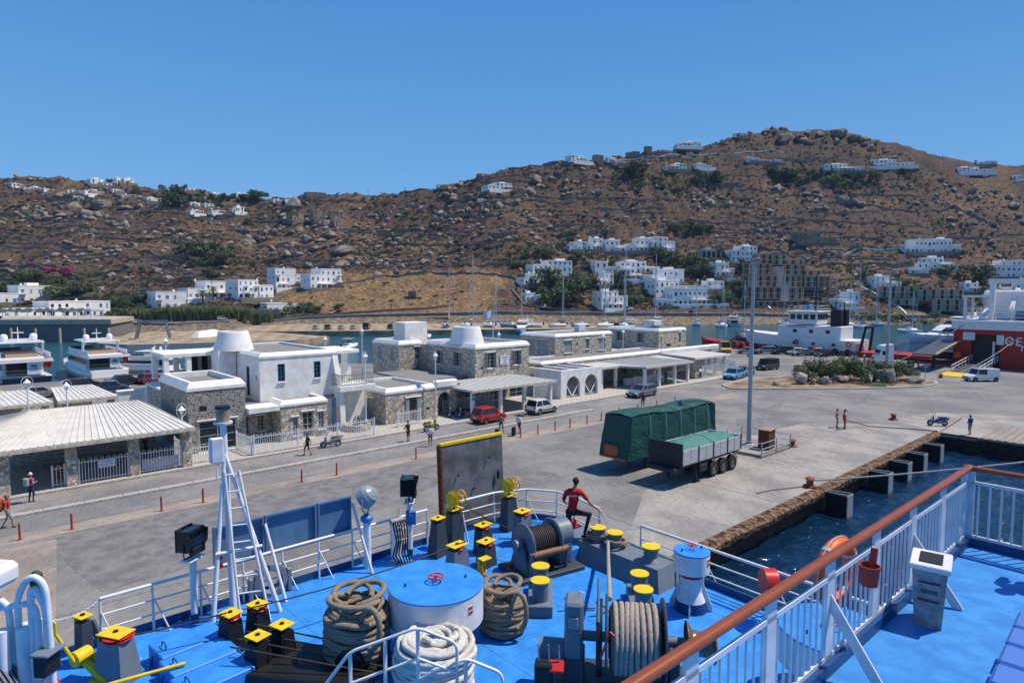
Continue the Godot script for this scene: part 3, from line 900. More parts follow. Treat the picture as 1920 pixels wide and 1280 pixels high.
func build_harbour():
	var o = thing("waiting_shelter", "open passenger shelter with a ribbed white hip roof on stone piers beside the street", "shelter")
	var e0 = V(0.6, 3.05, -48.5)
	var e1 = V(13.25, 3.05, -48.5)
	var r0 = V(4.6, 4.45, -54.6)
	var r1 = V(11.0, 4.45, -54.6)
	seam_panels(o, e0, e1, r1, r0, 31)
	seam_panels(o, e1, V(13.25, 3.05, -60.5), r1, r1, 10)
	seam_panels(o, V(0.6, 3.05, -60.5), e0, r0, r0, 10)
	P(o, "back_slope", tri_sheet([V(13.25, 3.05, -60.5), V(0.6, 3.05, -60.5), r0, r1]), M.seam_roof)
	P(o, "fascia", G().span(V(0.55, 2.78, -48.55), V(13.3, 2.99, -48.42)).span(V(13.2, 2.78, -60.5), V(13.32, 2.99, -48.56)), M.cream)
	P(o, "ceiling", G().span(V(0.7, 2.7, -60.4), V(13.1, 2.76, -48.7)), M.cream)
	for x in [2.55, 6.0, 9.55, 12.85]:
		for z in [-49.25, -59.6]:
			P(o, "pier", G().cbox(V(x, 1.4, z), V(0.62, 2.65, 0.62), 0.03), M.stone)
	var bw = G()
	wallf(bw, "z", -57.4, 3.5, 12.5, 0.14, 2.7, [[4.4, 5.6, 1.7, 2.4], [7.3, 8.2, 1.7, 2.4], [8.9, 9.4, 1.7, 2.5], [10.6, 11.4, 1.7, 2.5]], 0.25)
	P(o, "back_wall", bw, M.cream)
	P(o, "bench", G().cbox(V(6.5, 0.55, -55.5), V(4.5, 0.12, 0.6), 0.02).box(V(5, 0.3, -55.5), V(0.2, 0.4, 0.5)).box(V(8, 0.3, -55.5), V(0.2, 0.4, 0.5)), M.paving)
	solo("waste_bin", "orange red waste bin inside the passenger shelter", "bin", G().lathe([U(0.26, 0), U(0.32, 0.9), U(0.3, 0.95), U(0, 0.95)], 14), M.orange_paint, V(5.6, 0.14, -51.5))
	fence("railing_panel", "white looped railing with a notice panel between the shelter piers", V(6.4, 0.14, -49.2), V(9.2, 0.14, -49.2), 1.55)
	var nb = thing("notice_board", "white printed notice hung on the railing of the shelter", "sign", V(7.95, 1.25, -49.12))
	P(nb, "board", G().box(Vector3.ZERO, V(0.95, 0.5, 0.02)), M.white_metal)
	for k in 4: P(nb, "print_line", G().box(V(0, 0.15 - k * 0.1, 0.013), V(0.75 - 0.1 * (k % 2), 0.035, 0.004)), M.grey_frame)
	fence("railing_panel", "white looped railing backed by a pale sheet, nearest the stone tower house", V(9.9, 0.14, -49.2), V(12.5, 0.14, -49.2), 1.55)
	solo("windbreak_sheet", "pale translucent sheet tied behind the shelter railing", "sheet", G().box(V(0, 0.5, 0), V(2.3, 0.75, 0.02)), M.plastic_sheet, V(11.2, 0.2, -49.3))
	fence("railing_panel", "white railing running back from the corner pier of the shelter", V(12.85, 0.14, -49.6), V(12.85, 0.14, -52.2), 1.6)
	fence("railing_panel", "narrow white railing left of the first shelter fence", V(5.0, 0.14, -49.4), V(5.65, 0.14, -49.4), 1.35)
	fence("small_gate", "small white garden gate beside the shelter corner pier", V(13.2, 0.14, -49.5), V(14.6, 0.14, -49.5), 1.3)
	for k in 2:
		var b = thing("rear_shelter", ["low ribbed shelter roof behind the passenger shelter at the picture's edge", "low ribbed shelter roof next to the white arched gateway"][k], "shelter", Vector3.ZERO, 0.0, "ribbed shelters on the parking side")
		var x0: float = [-1.0, 7.6][k]
		var x1: float = [7.3, 12.3][k]
		seam_panels(b, V(x0, 3.0, -68.6), V(x1, 3.0, -68.6), V(x1 - 1.2, 3.55, -74.5), V(x0 + 0.2, 3.55, -74.5), int((x1 - x0) / 0.42))
		P(b, "fascia", G().span(V(x0, 2.72, -68.65), V(x1, 2.96, -68.52)), M.cream)
		for x in [x0 + 0.4, (x0 + x1) * 0.5, x1 - 0.5]: P(b, "pier", G().cbox(V(x, 1.4, -69.3), V(0.6, 2.6, 0.6), 0.03), M.stone)
		P(b, "back_wall", G().span(V(x0 + 0.3, 0.14, -74.2), V(x1 - 1.5, 2.9, -74.0)), M.cream)
	var gw = thing("arched_gateway", "white rendered wall with a low arch behind the ribbed shelter roof", "wall", V(11.7, 0, -65.5))
	P(gw, "wall", arch_wall(2.9, 3.7, [[1.3, 0.75, 2.6]], 0.4), M.white)
	P(gw, "coping", G().cbox(V(1.45, 3.78, -0.2), V(3.1, 0.16, 0.6), 0.04), M.white)
	P(gw, "buttress", G().cbox(V(2.3, 1.9, 0.3), V(0.5, 3.8, 0.9), 0.08), M.white)
	o = thing("stone_tower_house", "dark grey rubble stone house with a white chamfered parapet next to the shelter", "house")
	block(o, 13.95, 18.25, -60.5, -52.5, 0.14, 5.05, 5.7, M.stone_dark, [[14.75, 15.3, 3.35, 3.8, "v"], [14.65, 17.5, 0.2, 2.6, "g"]], [[-56.9, -56.5, 3.6, 4.0, "v"], [-54.9, -54.5, 3.75, 4.15, "v"]])
	P(o, "side_wing", G().span(V(14.1, 0.14, -66), V(17, 4.1, -60.52)), M.stone)
	P(o, "wing_coping", G().cbox(V(15.55, 4.2, -63.3), V(3.1, 0.22, 5.7), 0.06), M.white)
	o = thing("white_harbour_house", "white two-storey harbour house with blue windows and a slanted corner buttress", "house")
	block(o, 20.9, 25.05, -56, -52.0, 0.14, 3.1, 3.55, M.stone, [[21.9, 22.4, 0.5, 2.1, "g"], [22.75, 23.75, 0.2, 2.45, "g"], [24.2, 24.75, 0.75, 2.3, "g"]], [])
	P(o, "porch_roof", G().span(V(18.3, 2.82, -54.2), V(20.84, 3.22, -51.95)), M.white)
	facade(o, "z", -54.2, 18.3, 20.9, 0.14, 2.82, M.stone, [[18.45, 19.1, 0.2, 2.3, "g"], [19.75, 20.4, 0.9, 2.2, "g"]])
	P(o, "terrace_floor", G().span(V(18.3, 3.0, -60), V(27, 3.26, -54.25)), M.gravel_roof)
	facade(o, "z", -54.5, 20.2, 27.3, 3.26, 7.0, M.white, [[21.75, 22.4, 4.85, 6.4, "B"], [25.05, 25.7, 4.9, 6.4, "B"]])
	facade(o, "x", 20.2, -60, -54.5, 3.26, 7.0, M.white, [[-57.7, -56.9, 3.5, 6.1, "B"], [-55.5, -55.2, 5.0, 5.5, "B"]])
	P(o, "core", G().span(V(20.4, 0.14, -67), V(27.3, 6.95, -54.7)), M.white)
	parapet(o, 20.2, 27.3, -67, -54.5, 7.0, 7.42)
	for w in [[21.75, 22.4, 4.85], [25.05, 25.7, 4.9]]: P(o, "sill", G().cbox(V((w[0] + w[1]) * 0.5, w[2] - 0.05, -54.44), V(0.75, 0.07, 0.14), 0.01), M.white)
	P(o, "buttress", G().ext([U(-54.52, 7.0), U(-54.52, 0.14), U(-53.0, 0.14), U(-53.2, 3.0)], -0.25, 0.25, Transform3D(Basis(V(0, 0, 1), Vector3.UP, V(-1, 0, 0)), V(27.1, 0, 0))), M.white)
	facade(o, "z", -54.9, 27.36, 30.3, 0.14, 3.6, M.white, [])
	P(o, "annex", G().span(V(27.32, 0.14, -66), V(30.3, 3.55, -55.1)), M.white)
	P(o, "blue_pilaster", G().span(V(26.0, 0.14, -53.0), V(26.3, 3.2, -52.8)), M.blue_paint)
	P(o, "balcony_slab", G().cbox(V(28.5, 3.85, -54.0), V(3.6, 0.5, 2.4), 0.03), M.white)
	var rl = G()
	for y in [4.2, 5.12]:
		rl.box(V(28.5, y, -52.95), V(3.4, 0.06, 0.06)).box(V(26.85, y, -54.0), V(0.06, 0.06, 2.1)).box(V(30.15, y, -54.0), V(0.06, 0.06, 2.1))
	P(o, "balcony_rail", rl, M.grey_metal)
	for i in 20: P(o, "baluster", G().box(V(26.9 + i * 0.17, 4.66, -52.95), V(0.045, 0.9, 0.045)), M.grey_metal)
	for i in 10: P(o, "baluster", G().box(V(26.85, 4.66, -53.1 - i * 0.2), V(0.045, 0.9, 0.045)), M.grey_metal)
	P(o, "loggia_column", G().cbox(V(29.6, 5.3, -57.5), V(0.5, 3.2, 0.5), 0.03), M.white)
	P(o, "loggia_roof", G().cbox(V(29.0, 6.9, -59), V(3.4, 0.35, 5), 0.05), M.white)
	P(o, "loggia_wall", G().span(V(27.4, 3.6, -61), V(32, 4.8, -60.7)), M.white)
	P(o, "terrace_wing", G().span(V(15.3, 3.6, -67), V(20.3, 4.6, -60.2)), M.white)
	P(o, "terrace_wall", G().span(V(18.6, 3.3, -62), V(20.15, 7.3, -60.05)), M.white)
	P(o, "pergola_slab", G().cbox(V(17.3, 7.0, -64.2), V(5.4, 0.34, 4.6), 0.04), M.white)
	for x in [14.85, 16.7]:
		for z in [-62.2, -66.2]: P(o, "pergola_column", G().cbox(V(x, 5.7, z), V(0.42, 2.3, 0.42), 0.03), M.white)
	P(o, "pergola_back", G().span(V(17.8, 4.6, -66.6), V(20, 6.85, -66.3)), M.cream)
	for x in [18.1, 19.0]: P(o, "terrace_door", G().span(V(x, 4.65, -66.28), V(x + 0.5, 6.6, -66.2)), M.glass_dark)
	P(o, "terrace_rail", G().span(V(15.0, 5.45, -62.1), V(16.6, 5.5, -62.05)).span(V(15.0, 4.7, -62.1), V(16.6, 4.75, -62.05)), M.grey_metal)
	for i in 9: P(o, "baluster", G().box(V(15.05 + i * 0.19, 5.1, -62.07), V(0.04, 0.7, 0.04)), M.grey_metal)
	cone_chimney(o, V(20.3, 7.3, -61), 1.75, 1.25, 1.75)
	var atm = thing("cash_machine", "tall navy blue cash machine set in the white wall by the planter", "cash machine", V(27.75, 0.14, -54.85))
	P(atm, "cabinet", G().cbox(V(0, 1.45, 0), V(0.85, 2.9, 0.12), 0.02), M.navy)
	P(atm, "screen", G().box(V(0, 1.55, 0.07), V(0.5, 0.9, 0.03)), M.glass_dark)
	P(atm, "screen_hood", G().box(V(0, 2.1, 0.08), V(0.55, 0.16, 0.06)), M.white_metal)
	P(atm, "sign_panel", G().box(V(0, 2.62, 0.065), V(0.75, 0.4, 0.02)), M.navy)
	var pl = thing("round_planter", "low round stone planter holding a dry shrub in front of the white house", "planter", V(28.0, 0.14, -52.2))
	P(pl, "rim", G().lathe([U(1.2, 0), U(1.2, 0.55), U(0.95, 0.55), U(0.95, 0.35), U(0, 0.4)], 26), M.stone)
	P(pl, "shrub", leaf_ball(0.5, 0.55, 90, 5, 0.14), M.leaf_olive, V(0, 0.7, 0))
	o = thing("low_stone_house", "low beige rubble stone house with a white parapet, open grey shutters and an arched passage", "house")
	block(o, 31.0, 36.75, -60, -52.2, 0.14, 3.05, 3.55, M.stone, [[33.6, 34.5, 0.2, 2.45, "o"], [35.6, 36.0, 1.0, 1.3, "v"]], [[-55.6, -54.4, 0.2, 2.4, "s"], [-58.6, -57.6, 0.2, 2.4, "s"]])
	P(o, "arch_wall", arch_wall(2.6, 2.9, [[1.1, 0.85, 2.45]], 0.5), M.stone, V(36.75, 0.14, -52.2))
	P(o, "arch_parapet", G().cbox(V(38.1, 3.4, -52.5), V(2.7, 0.75, 0.8), 0.12), M.white)
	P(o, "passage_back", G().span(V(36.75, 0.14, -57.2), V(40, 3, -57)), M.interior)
	P(o, "passage_roof", G().span(V(36.75, 3.0, -60), V(40.2, 3.2, -52.75)), M.gravel_roof)
	fence("street_railing", "short white picket railing in front of the open shuttered door", V(31.3, 0.14, -50.6), V(34.0, 0.14, -50.9), 1.35)
	o = thing("tall_stone_house", "two-storey beige stone house with a round white chimney and a street canopy", "house")
	block(o, 44.9, 53.2, -65.6, -56, 2.6, 6.25, 6.8, M.stone, [[46.45, 47.75, 3.95, 5.75, "h"], [50.6, 51.7, 4.05, 5.75, "h"], [45.6, 46.0, 3.9, 4.15, "v"]], [[-63.5, -62.4, 4.05, 5.7, "h"], [-59.8, -58.7, 4.05, 5.7, "h"]])
	block(o, 41.6, 44.95, -73, -66.8, 2.2, 6.2, 6.75, M.stone, [[43.9, 44.7, 3.0, 5.9, "g"]], [[-71.6, -71.0, 4.2, 5.9, "s"], [-68.6, -68.0, 4.2, 5.9, "s"]])
	P(o, "link_wall", G().span(V(44.9, 2.2, -73), V(53, 6.2, -65.7)), M.stone)
	P(o, "roof_terrace", G().span(V(38.5, 2.9, -67), V(45, 3.15, -57.4)), M.gravel_roof)
	P(o, "ground_floor", G().span(V(40.4, 0.14, -66), V(54, 2.62, -56.3)), M.stone)
	facade(o, "z", -56, 39.2, 54, 0.14, 2.6, M.stone, [[40.3, 40.9, 0.2, 2.3, "g"], [43.4, 44.4, 0.9, 2.2, "g"], [47.0, 49.4, 0.2, 2.45, "g"], [50.0, 52.4, 0.2, 2.45, "g"]])
	P(o, "roof_hut", G().cbox(V(45.4, 7.7, -70), V(3.4, 2.3, 2.6), 0.04), M.white)
	cone_chimney(o, V(46.6, 6.6, -59.8), 2.1, 1.55, 2.0)
	var st2 = G()
	for y in [3.5, 4.4]: st2.box(V(42.4, y, -65.9), V(4.6, 0.06, 0.06))
	P(o, "terrace_rail", st2, M.grey_metal)
	for i in 22: P(o, "baluster", G().box(V(40.2 + i * 0.21, 3.95, -65.9), V(0.04, 0.85, 0.04)), M.grey_metal)
	P(o, "name_plate", G().box(V(49.2, 4.75, -55.94), V(1.35, 1.05, 0.06)), M.white_metal)
	for k in 4: P(o, "print_line", G().box(V(49.2, 5.1 - k * 0.24, -55.9), V([1.1, 0.8, 0.5, 0.7][k], 0.07, 0.01)), M.bright_blue)
	P(o, "canopy_roof", G().span(V(38.7, 2.78, -56), V(50.6, 2.98, -48.9)), M.shade_roof)
	for i in 17: P(o, "canopy_seam", G().box(V(39.1 + i * 0.7, 3.0, -52.45), V(0.05, 0.05, 7.1)), M.seam_roof)
	P(o, "canopy_fascia", G().cbox(V(44.65, 2.86, -48.83), V(12.0, 0.28, 0.14), 0.02), M.cream)
	for x in [39.2, 42.9, 46.2, 50.2]: P(o, "canopy_post", G().cbox(V(x, 1.46, -49.4), V(0.34, 2.64, 0.34), 0.02), M.white)
	var bs = thing("bus_stop_sign", "small blue bus stop sign on the canopy post", "sign", V(39.2, 2.25, -49.2))
	P(bs, "plate", G().cbox(Vector3.ZERO, V(0.42, 0.62, 0.03), 0.01), M.bright_blue)
	P(bs, "bus_mark", G().box(V(0, 0.02, 0.02), V(0.28, 0.2, 0.01)), M.white_metal)
	fence("canopy_railing", "white looped railing under the canopy behind the parked scooters", V(38.6, 0.14, -53.6), V(45.5, 0.14, -53.6), 1.3)
	fence("canopy_railing", "white railing under the canopy beyond the open hatchback", V(50.6, 0.14, -52.5), V(53.6, 0.14, -52.5), 1.9)
	var fl = thing("flagpole", "white pole flying a striped blue and white flag behind the round chimney", "flagpole", V(53.0, 6.7, -62.5))
	P(fl, "pole", G().cyl(Vector3.ZERO, V(0, 3.9, 0), 0.05, 0.035, 8), M.white_metal)
	striped_flag(fl, V(0, 3.8, 0), 1.5, 1.0, PI)
	o = thing("white_gate_block", "flat white gate building with two round arches closed by grey grilles", "gatehouse")
	P(o, "front_wall", arch_wall(7.3, 3.35, [[2.15, 1.2, 2.55], [5.4, 1.2, 2.55]], 0.4), M.white, V(54.0, 0.1, -51.4))
	P(o, "side_wall", G().span(V(54.0, 0.1, -57), V(54.35, 3.45, -51.82)), M.white)
	P(o, "end_wall", G().span(V(60.9, 0.1, -57), V(61.3, 3.45, -51.82)), M.white)
	P(o, "roof", G().span(V(54.4, 3.0, -57), V(60.88, 3.2, -51.85)), M.gravel_roof)
	for x in [56.6, 58.9]: P(o, "roof_beam", G().span(V(x, 3.2, -57), V(x + 0.25, 3.42, -51.83)), M.white)
	for cx in [56.15, 59.4]:
		var gr = P(o, "gate", G().box(V(cx, 0.3, -51.65), V(2.3, 0.08, 0.06)), M.white_metal)
		for i in 13: P(gr, "bar", G().box(V(cx - 1.05 + i * 0.175, 1.2 + 0.35 * cos((i - 6) * 0.25), -51.65), V(0.035, 2.1 + 0.7 * cos((i - 6) * 0.25), 0.035)), M.grey_metal)
		for s in [-1, 1]: P(gr, "brace", G().box(V(cx + s * 0.52, 0.95, -51.6), V(1.75, 0.13, 0.06), rotz(s * 0.92)), M.white_metal)
	o = thing("long_stone_house", "long low stone upper storey with grey shutters and a wide white parapet", "house")
	block(o, 63.9, 76.3, -69, -62, 3.5, 6.4, 6.85, M.stone, [[65.75, 67.4, 4.1, 5.85, "s"], [73.1, 74.7, 4.1, 5.9, "s"], [70.35, 71.1, 4.4, 5.9, "g"], [68.3, 68.7, 5.1, 5.4, "v"]], [[-68.4, -66.0, 3.6, 6.0, "s"], [-65.4, -63.4, 3.6, 6.0, "s"]])
	block(o, 56.5, 84, -62.5, -57.2, 0.14, 3.5, 3.9, M.stone, [[64.5, 66.5, 0.9, 2.3, "g"], [71.5, 74, 0.9, 2.3, "g"]], [])
	P(o, "air_unit", G().cbox(V(74.6, 7.2, -67), V(1.6, 1.1, 1.0), 0.05), M.white_metal)
	o = thing("square_stone_house", "square stone upper storey with a white parapet by the corner canopy", "house")
	block(o, 88.4, 96.4, -73, -62, 3.0, 6.2, 6.7, M.stone, [[89.0, 89.3, 3.3, 5.4, "s"], [94.2, 94.9, 4.0, 5.9, "g"], [90.6, 91.9, 3.6, 4.1, "v"], [92.9, 93.3, 4.7, 5.0, "v"]], [[-70.6, -69.3, 4.3, 6.0, "h"], [-66.2, -65.2, 4.2, 5.9, "h"]])
	P(o, "ground_floor", G().span(V(82, 0.14, -73), V(98, 3.02, -58)), M.stone)
	P(o, "front_parapet", G().cbox(V(90.5, 3.5, -57.6), V(17, 0.8, 1.0), 0.15), M.white)
	P(o, "roof_box", G().cbox(V(95.2, 7.3, -68), V(2.2, 0.9, 2), 0.05), M.white)
	o = thing("market_canopy", "wide flat grey canopy on slim white posts beside the arched gates", "canopy")
	P(o, "roof", G().slab([U(61.4, -52.6), U(66.2, -52.6), U(67.6, -49.3), U(78.6, -49.3), U(82, -57.3), U(61.4, -57.3)], 2.82, 3.08), M.shade_roof)
	for i in 20: P(o, "roof_seam", G().box(V(67.9 + i * 0.55, 3.1, -53.3), V(0.05, 0.05, 7.8)), M.seam_roof)
	P(o, "fascia", G().cbox(V(73.1, 2.92, -49.24), V(11.1, 0.3, 0.12), 0.02).cbox(V(63.8, 2.92, -52.54), V(4.8, 0.3, 0.12), 0.02), M.cream)
	for p in [[63.4, -53.2], [66.3, -53.2], [68.2, -49.9], [71.4, -49.9], [75.0, -49.9], [78.2, -49.9]]: P(o, "post", G().cbox(V(p[0], 1.47, p[1]), V(0.36, 2.68, 0.36), 0.02), M.white)
	P(o, "counter", G().cbox(V(72.5, 0.6, -53.5), V(7.5, 0.95, 0.7), 0.03), M.white)
	fence("market_railing", "white railing under the market canopy between its front posts", V(68.4, 0.14, -51.6), V(78, 0.14, -51.6), 1.35)
	o = thing("corner_canopy", "white corner canopy with stone pier at the end of the street", "canopy")
	P(o, "roof", G().slab([U(80.5, -50.2), U(90.2, -50.4), U(92, -57), U(82.4, -57)], 3.05, 3.3), M.shade_roof)
	P(o, "fascia", G().cbox(V(85.4, 3.16, -50.2), V(9.9, 0.3, 0.12), 0.02), M.white)
	P(o, "pier", G().cbox(V(81.9, 1.6, -51.2), V(1.1, 2.9, 1.1), 0.03), M.stone)
	for x in [84.3, 87.0, 89.6]: P(o, "post", G().cbox(V(x, 1.6, -50.8), V(0.34, 2.9, 0.34), 0.02), M.white)
	fence("corner_railing", "tall white railing along the corner canopy at the far end of the pavement", V(82.6, 0.14, -50.3), V(92.2, 0.14, -50.6), 1.9, false)
	fence("corner_railing", "tall white railing returning past the corner canopy towards the parked yellow van", V(92.4, 0.14, -50.6), V(97.5, 0.14, -58), 1.9, false)
	fence("street_railing", "long white looped railing along the pavement in front of the white house", V(17.6, 0.14, -49.1), V(28.0, 0.14, -49.1), 1.5)
	fence("street_railing", "white railing returning from the long street railing beside the stone tower", V(17.3, 0.14, -52.0), V(17.5, 0.14, -49.3), 1.4)
	for w in [["white lamp post in front of the white harbour house", 29.3, -52.9, 7.0], ["white lamp post in front of the low stone house", 36.3, -51.6, 6.7], ["short white lamp post against the stone tower house", 13.0, -50.6, 4.3], ["slim lamp post rising behind the market canopy, second from the corner", 72.4, -60.5, 6.6], ["slim lamp post rising behind the market canopy, nearest the corner", 78.6, -61.7, 6.9], ["slim lamp post behind the shelter roof at the picture's edge", 5.2, -64.5, 5.6], ["slim lamp post behind the shelter roof, nearest the arched gateway", 7.6, -62.8, 5.3], ["lamp post beside the white pergola", 16.4, -68.5, 8.2], ["lamp post standing behind the white house balcony", 34.6, -72, 7.3], ["lamp post at the back corner of the tall stone house", 40.6, -74, 8.0], ["lamp post behind the tall stone house near the flag", 57.0, -66, 7.2]]:
		lamp_post(w[0], V(w[1], 0.14, w[2]), w[3])

func tri_sheet(p):
	var mb = G()
	mb.quad(p[0], p[1], p[2], p[3])
	return mb

func arch_wall(w, h, arches, d) -> MB:
	var pts = [U(0, 0)]
	for a in arches:
		var sp: float = a[2] - a[1]
		pts.append(U(a[0] - a[1], 0))
		for k in 13:
			var t = PI - PI * k / 12
			pts.append(U(a[0] + cos(t) * a[1], sp + sin(t) * a[1]))
		pts.append(U(a[0] + a[1], 0))
	pts.append(U(w, 0))
	pts.append(U(w, h))
	pts.append(U(0, h))
	return G().ext(pts, -d, 0)

func leaf_ball(r, h, n, seed_, size) -> MB:
	var g = RandomNumberGenerator.new()
	g.seed = seed_
	var mb = G()
	for i in n:
		var d = V(g.randfn(), g.randfn(), g.randfn()).normalized() * pow(g.randf(), 0.4)
		var lump = 1.0 + 0.28 * sin(d.x * 4.0 + seed_) * cos(d.z * 4.3 + seed_ * 2.0)
		var p = V(d.x * r, d.y * h, d.z * r) * lump
		var q = V(g.randfn(), g.randfn() + 0.6, g.randfn()).normalized()
		var u = q.cross(V(g.randfn(), g.randfn(), g.randfn())).normalized() * size * g.randf_range(0.6, 1.3)
		var w = q.cross(u).normalized() * size * g.randf_range(0.4, 0.8)
		mb.quad(p - u, p + w, p + u, p - w)
	return mb

func striped_flag(par, at, w, h, turn):
	var pt = func(u, t): return V(u * w, (t - 1.0) * h - u * 0.35 * h, sin(u * 7.0) * 0.16 * (0.3 + u))
	var mbs = [G(), G()]
	var n = 10
	for s in 9:
		for i in n:
			var u0 = float(i) / n
			var u1 = float(i + 1) / n
			var t0 = s / 9.0
			var t1 = (s + 1) / 9.0
			var k: int = s % 2
			if u0 < 0.36 and s >= 4: k = 1 if (s == 6 or (u0 > 0.1 and u0 < 0.22)) else 0
			mbs[k].quad(pt.call(u0, t0), pt.call(u1, t0), pt.call(u1, t1), pt.call(u0, t1))
	P(par, "flag", mbs[0], M.bright_blue, at, roty(turn))
	P(par, "flag_stripes", mbs[1], M.white_metal, at, roty(turn))

func facing(p: Vector3) -> float: return atan2(-p.x, -p.z)

func house(row, idx):
	var p = V(row[0], row[1], row[2])
	var w: float = row[3] * 1.05
	var h: float = row[4]
	if row[1] > 55:
		w *= 0.88
		h *= 0.8
	p.y -= minf(1.3, w * 0.07)
	var ns: int = row[5]
	var kind: String = row[6]
	var g = RandomNumberGenerator.new()
	g.seed = 100 + idx
	var o = thing({"w": "white_house", "s": "stone_house", "n": "brown_house", "f": "half_built_house"}[kind], row[8], "house", p, facing(p) + 0.5 + g.randf_range(-0.22, 0.22), "houses on the hillside")
	var wm = {"w": M.white_far, "s": M.tan_stone, "n": M.tan_stone, "f": M.raw_concrete}[kind]
	var pane = M.bright_blue if row[7] == 1 else M.glass_dark
	var d = clampf(w * 0.48, 4.0, 9.0)
	var vol = []
	if w > 7.5:
		var s = -1.0 if g.randf() < 0.5 else 1.0
		var mw = w * g.randf_range(0.55, 0.68)
		vol.append([s * (w - mw) * 0.5, mw, h * (1.0 if ns > 1 else 0.88), d, ns])
		var lh = h * (g.randf_range(0.62, 0.8) if ns == 1 else float(ns - 1) / ns + 0.08)
		vol.append([-s * mw * 0.5, w - mw, lh, d * g.randf_range(0.8, 1.15), maxi(1, ns - 1)])
		if g.randf() < 0.6: vol.append([s * (w - mw) * 0.5 + g.randf_range(-0.15, 0.15) * mw, mw * 0.35, h * 1.0 + (1.2 if ns > 1 else h * 0.1), d * 0.5, 0])
	else: vol.append([0.0, w, h, d, ns])
	for v in vol:
		var z1: float = v[3] * 0.5 if v[4] > 0 else v[3] * 0.3
		P(o, "wall", G().cbox(V(v[0], v[2] * 0.5 - 0.2, 0), V(v[1], v[2] + 0.4, z1 * 2.0), 0.12), wm)
		if v[4] > 0: P(o, "plinth", G().box(V(v[0], -1.5, -0.1), V(v[1] - 0.2, 2.2, z1 * 2.0 - 0.2)), M.dry_wall)
		if v[4] > 0 and kind != "f":
			P(o, "roof_edge", G().cbox(V(v[0], v[2] - 0.1, 0), V(v[1] + 0.2, 0.3, z1 * 2.0 + 0.2), 0.08), wm)
			var nw = maxi(1, int(v[1] / 2.6))
			var sh: float = v[2] / v[4]
			for s2 in int(v[4]):
				for k in nw:
					if g.randf() < 0.12: continue
					var x = v[0] - v[1] * 0.5 + v[1] * (k + 0.5) / nw
					var tall = g.randf() < 0.4
					var hh = 1.9 if tall else 1.15
					var y = sh * s2 + (0.25 + hh * 0.5 if tall else 0.9 + hh * 0.5)
					if y + hh * 0.5 > v[2] - 0.35: y = v[2] - 0.4 - hh * 0.5
					var pm = pane if g.randf() < 0.6 else [M.shutter, M.blue_paint, M.glass_dark][g.randi() % 3]
					var ww = g.randf_range(0.7, 1.25)
					P(o, "door" if tall else "window", G().box(V(x, y, z1 + 0.01), V(ww, hh, 0.06)), pm)
					if tall and s2 > 0 and g.randf() < 0.6:
						P(o, "balcony", G().box(V(x, sh * s2 + 0.1, z1 + 0.6), V(2.4, 0.15, 1.2)).box(V(x, sh * s2 + 0.55, z1 + 1.17), V(2.4, 0.8, 0.08)), wm)
					elif not tall: P(o, "sill", G().box(V(x, y - hh * 0.5 - 0.05, z1 + 0.06), V(ww + 0.2, 0.08, 0.16)), wm)
			for k in maxi(1, int(v[3] / 4.0)):
				for s3 in [-1, 1]: P(o, "window", G().box(V(v[0] + s3 * v[1] * 0.5, v[2] * 0.55, z1 - 1.8 - k * 3.5), V(0.08, 1.1, 0.9)), pane)
	if kind == "w":
		if w > 6.0 and g.randf() < 0.75:
			var pw = w * g.randf_range(0.3, 0.5)
			var px = g.randf_range(-0.25, 0.25) * w
			P(o, "porch_roof", G().cbox(V(px, minf(2.6, h * 0.8), d * 0.5 + 1.3), V(pw, 0.22, 2.4), 0.04), wm)
			for s in [-0.5, 0.0, 0.5]: P(o, "porch_post", G().box(V(px + s * (pw - 0.4), minf(2.5, h * 0.78) * 0.5, d * 0.5 + 2.3), V(0.28, minf(2.5, h * 0.78), 0.28)), wm)
		P(o, "terrace_wall", G().cbox(V(g.randf_range(-1, 1), -0.7, d * 0.5 + 3.2), V(w * 1.1, 2.6, 0.5), 0.06), M.dry_wall if g.randf() < 0.6 else wm)
		P(o, "chimney", G().cbox(V(w * g.randf_range(-0.3, 0.3), h + 0.4, -d * 0.2), V(0.6, 1.0, 0.6), 0.06), wm)
	elif kind != "w":
		P(o, "terrace_wall", G().cbox(V(0, -0.6, d * 0.5 + 2.2), V(w * 1.05, 2.2, 0.5), 0.06), M.dry_wall)
	if kind == "f":
		for k in maxi(2, int(w / 3.0)): P(o, "opening", G().box(V(-w * 0.5 + w * (k + 0.5) / maxi(2, int(w / 3.0)), h * 0.45, d * 0.5 + 0.03), V(2.0, h * 0.6, 0.1)), M.interior)
	return o

func rock_mesh(seed_) -> ArrayMesh:
	var f = FastNoiseLite.new()
	f.seed = seed_
	f.frequency = 0.75
	f.fractal_octaves = 3
	var g = RandomNumberGenerator.new()
	g.seed = seed_
	var cuts = []
	for i in 13: cuts.append([V(g.randfn(), g.randfn() * 0.8, g.randfn()).normalized(), g.randf_range(0.42, 0.8)])
	var at = func(i, j):
		var th = TAU * i / 14
		var ph = PI * j / 8
		var d = V(sin(ph) * cos(th), cos(ph), sin(ph) * sin(th))
		var r = 1.0 + f.get_noise_3dv(d * 1.4) * 0.35
		for c in cuts:
			var q: float = d.dot(c[0])
			if q > 0.05: r = minf(r, c[1] / q)
		return d * r * V(1.2, 0.95, 1.2)
	var mb = G()
	for i in 14:
		for j in 8:
			var a: Vector3 = at.call(i, j)
			var b: Vector3 = at.call(i + 1, j)
			var c: Vector3 = at.call(i + 1, j + 1)
			var e: Vector3 = at.call(i, j + 1)
			if j > 0: mb.tri(a, b, c)
			if j < 7: mb.tri(a, c, e)
	return mb.mesh()

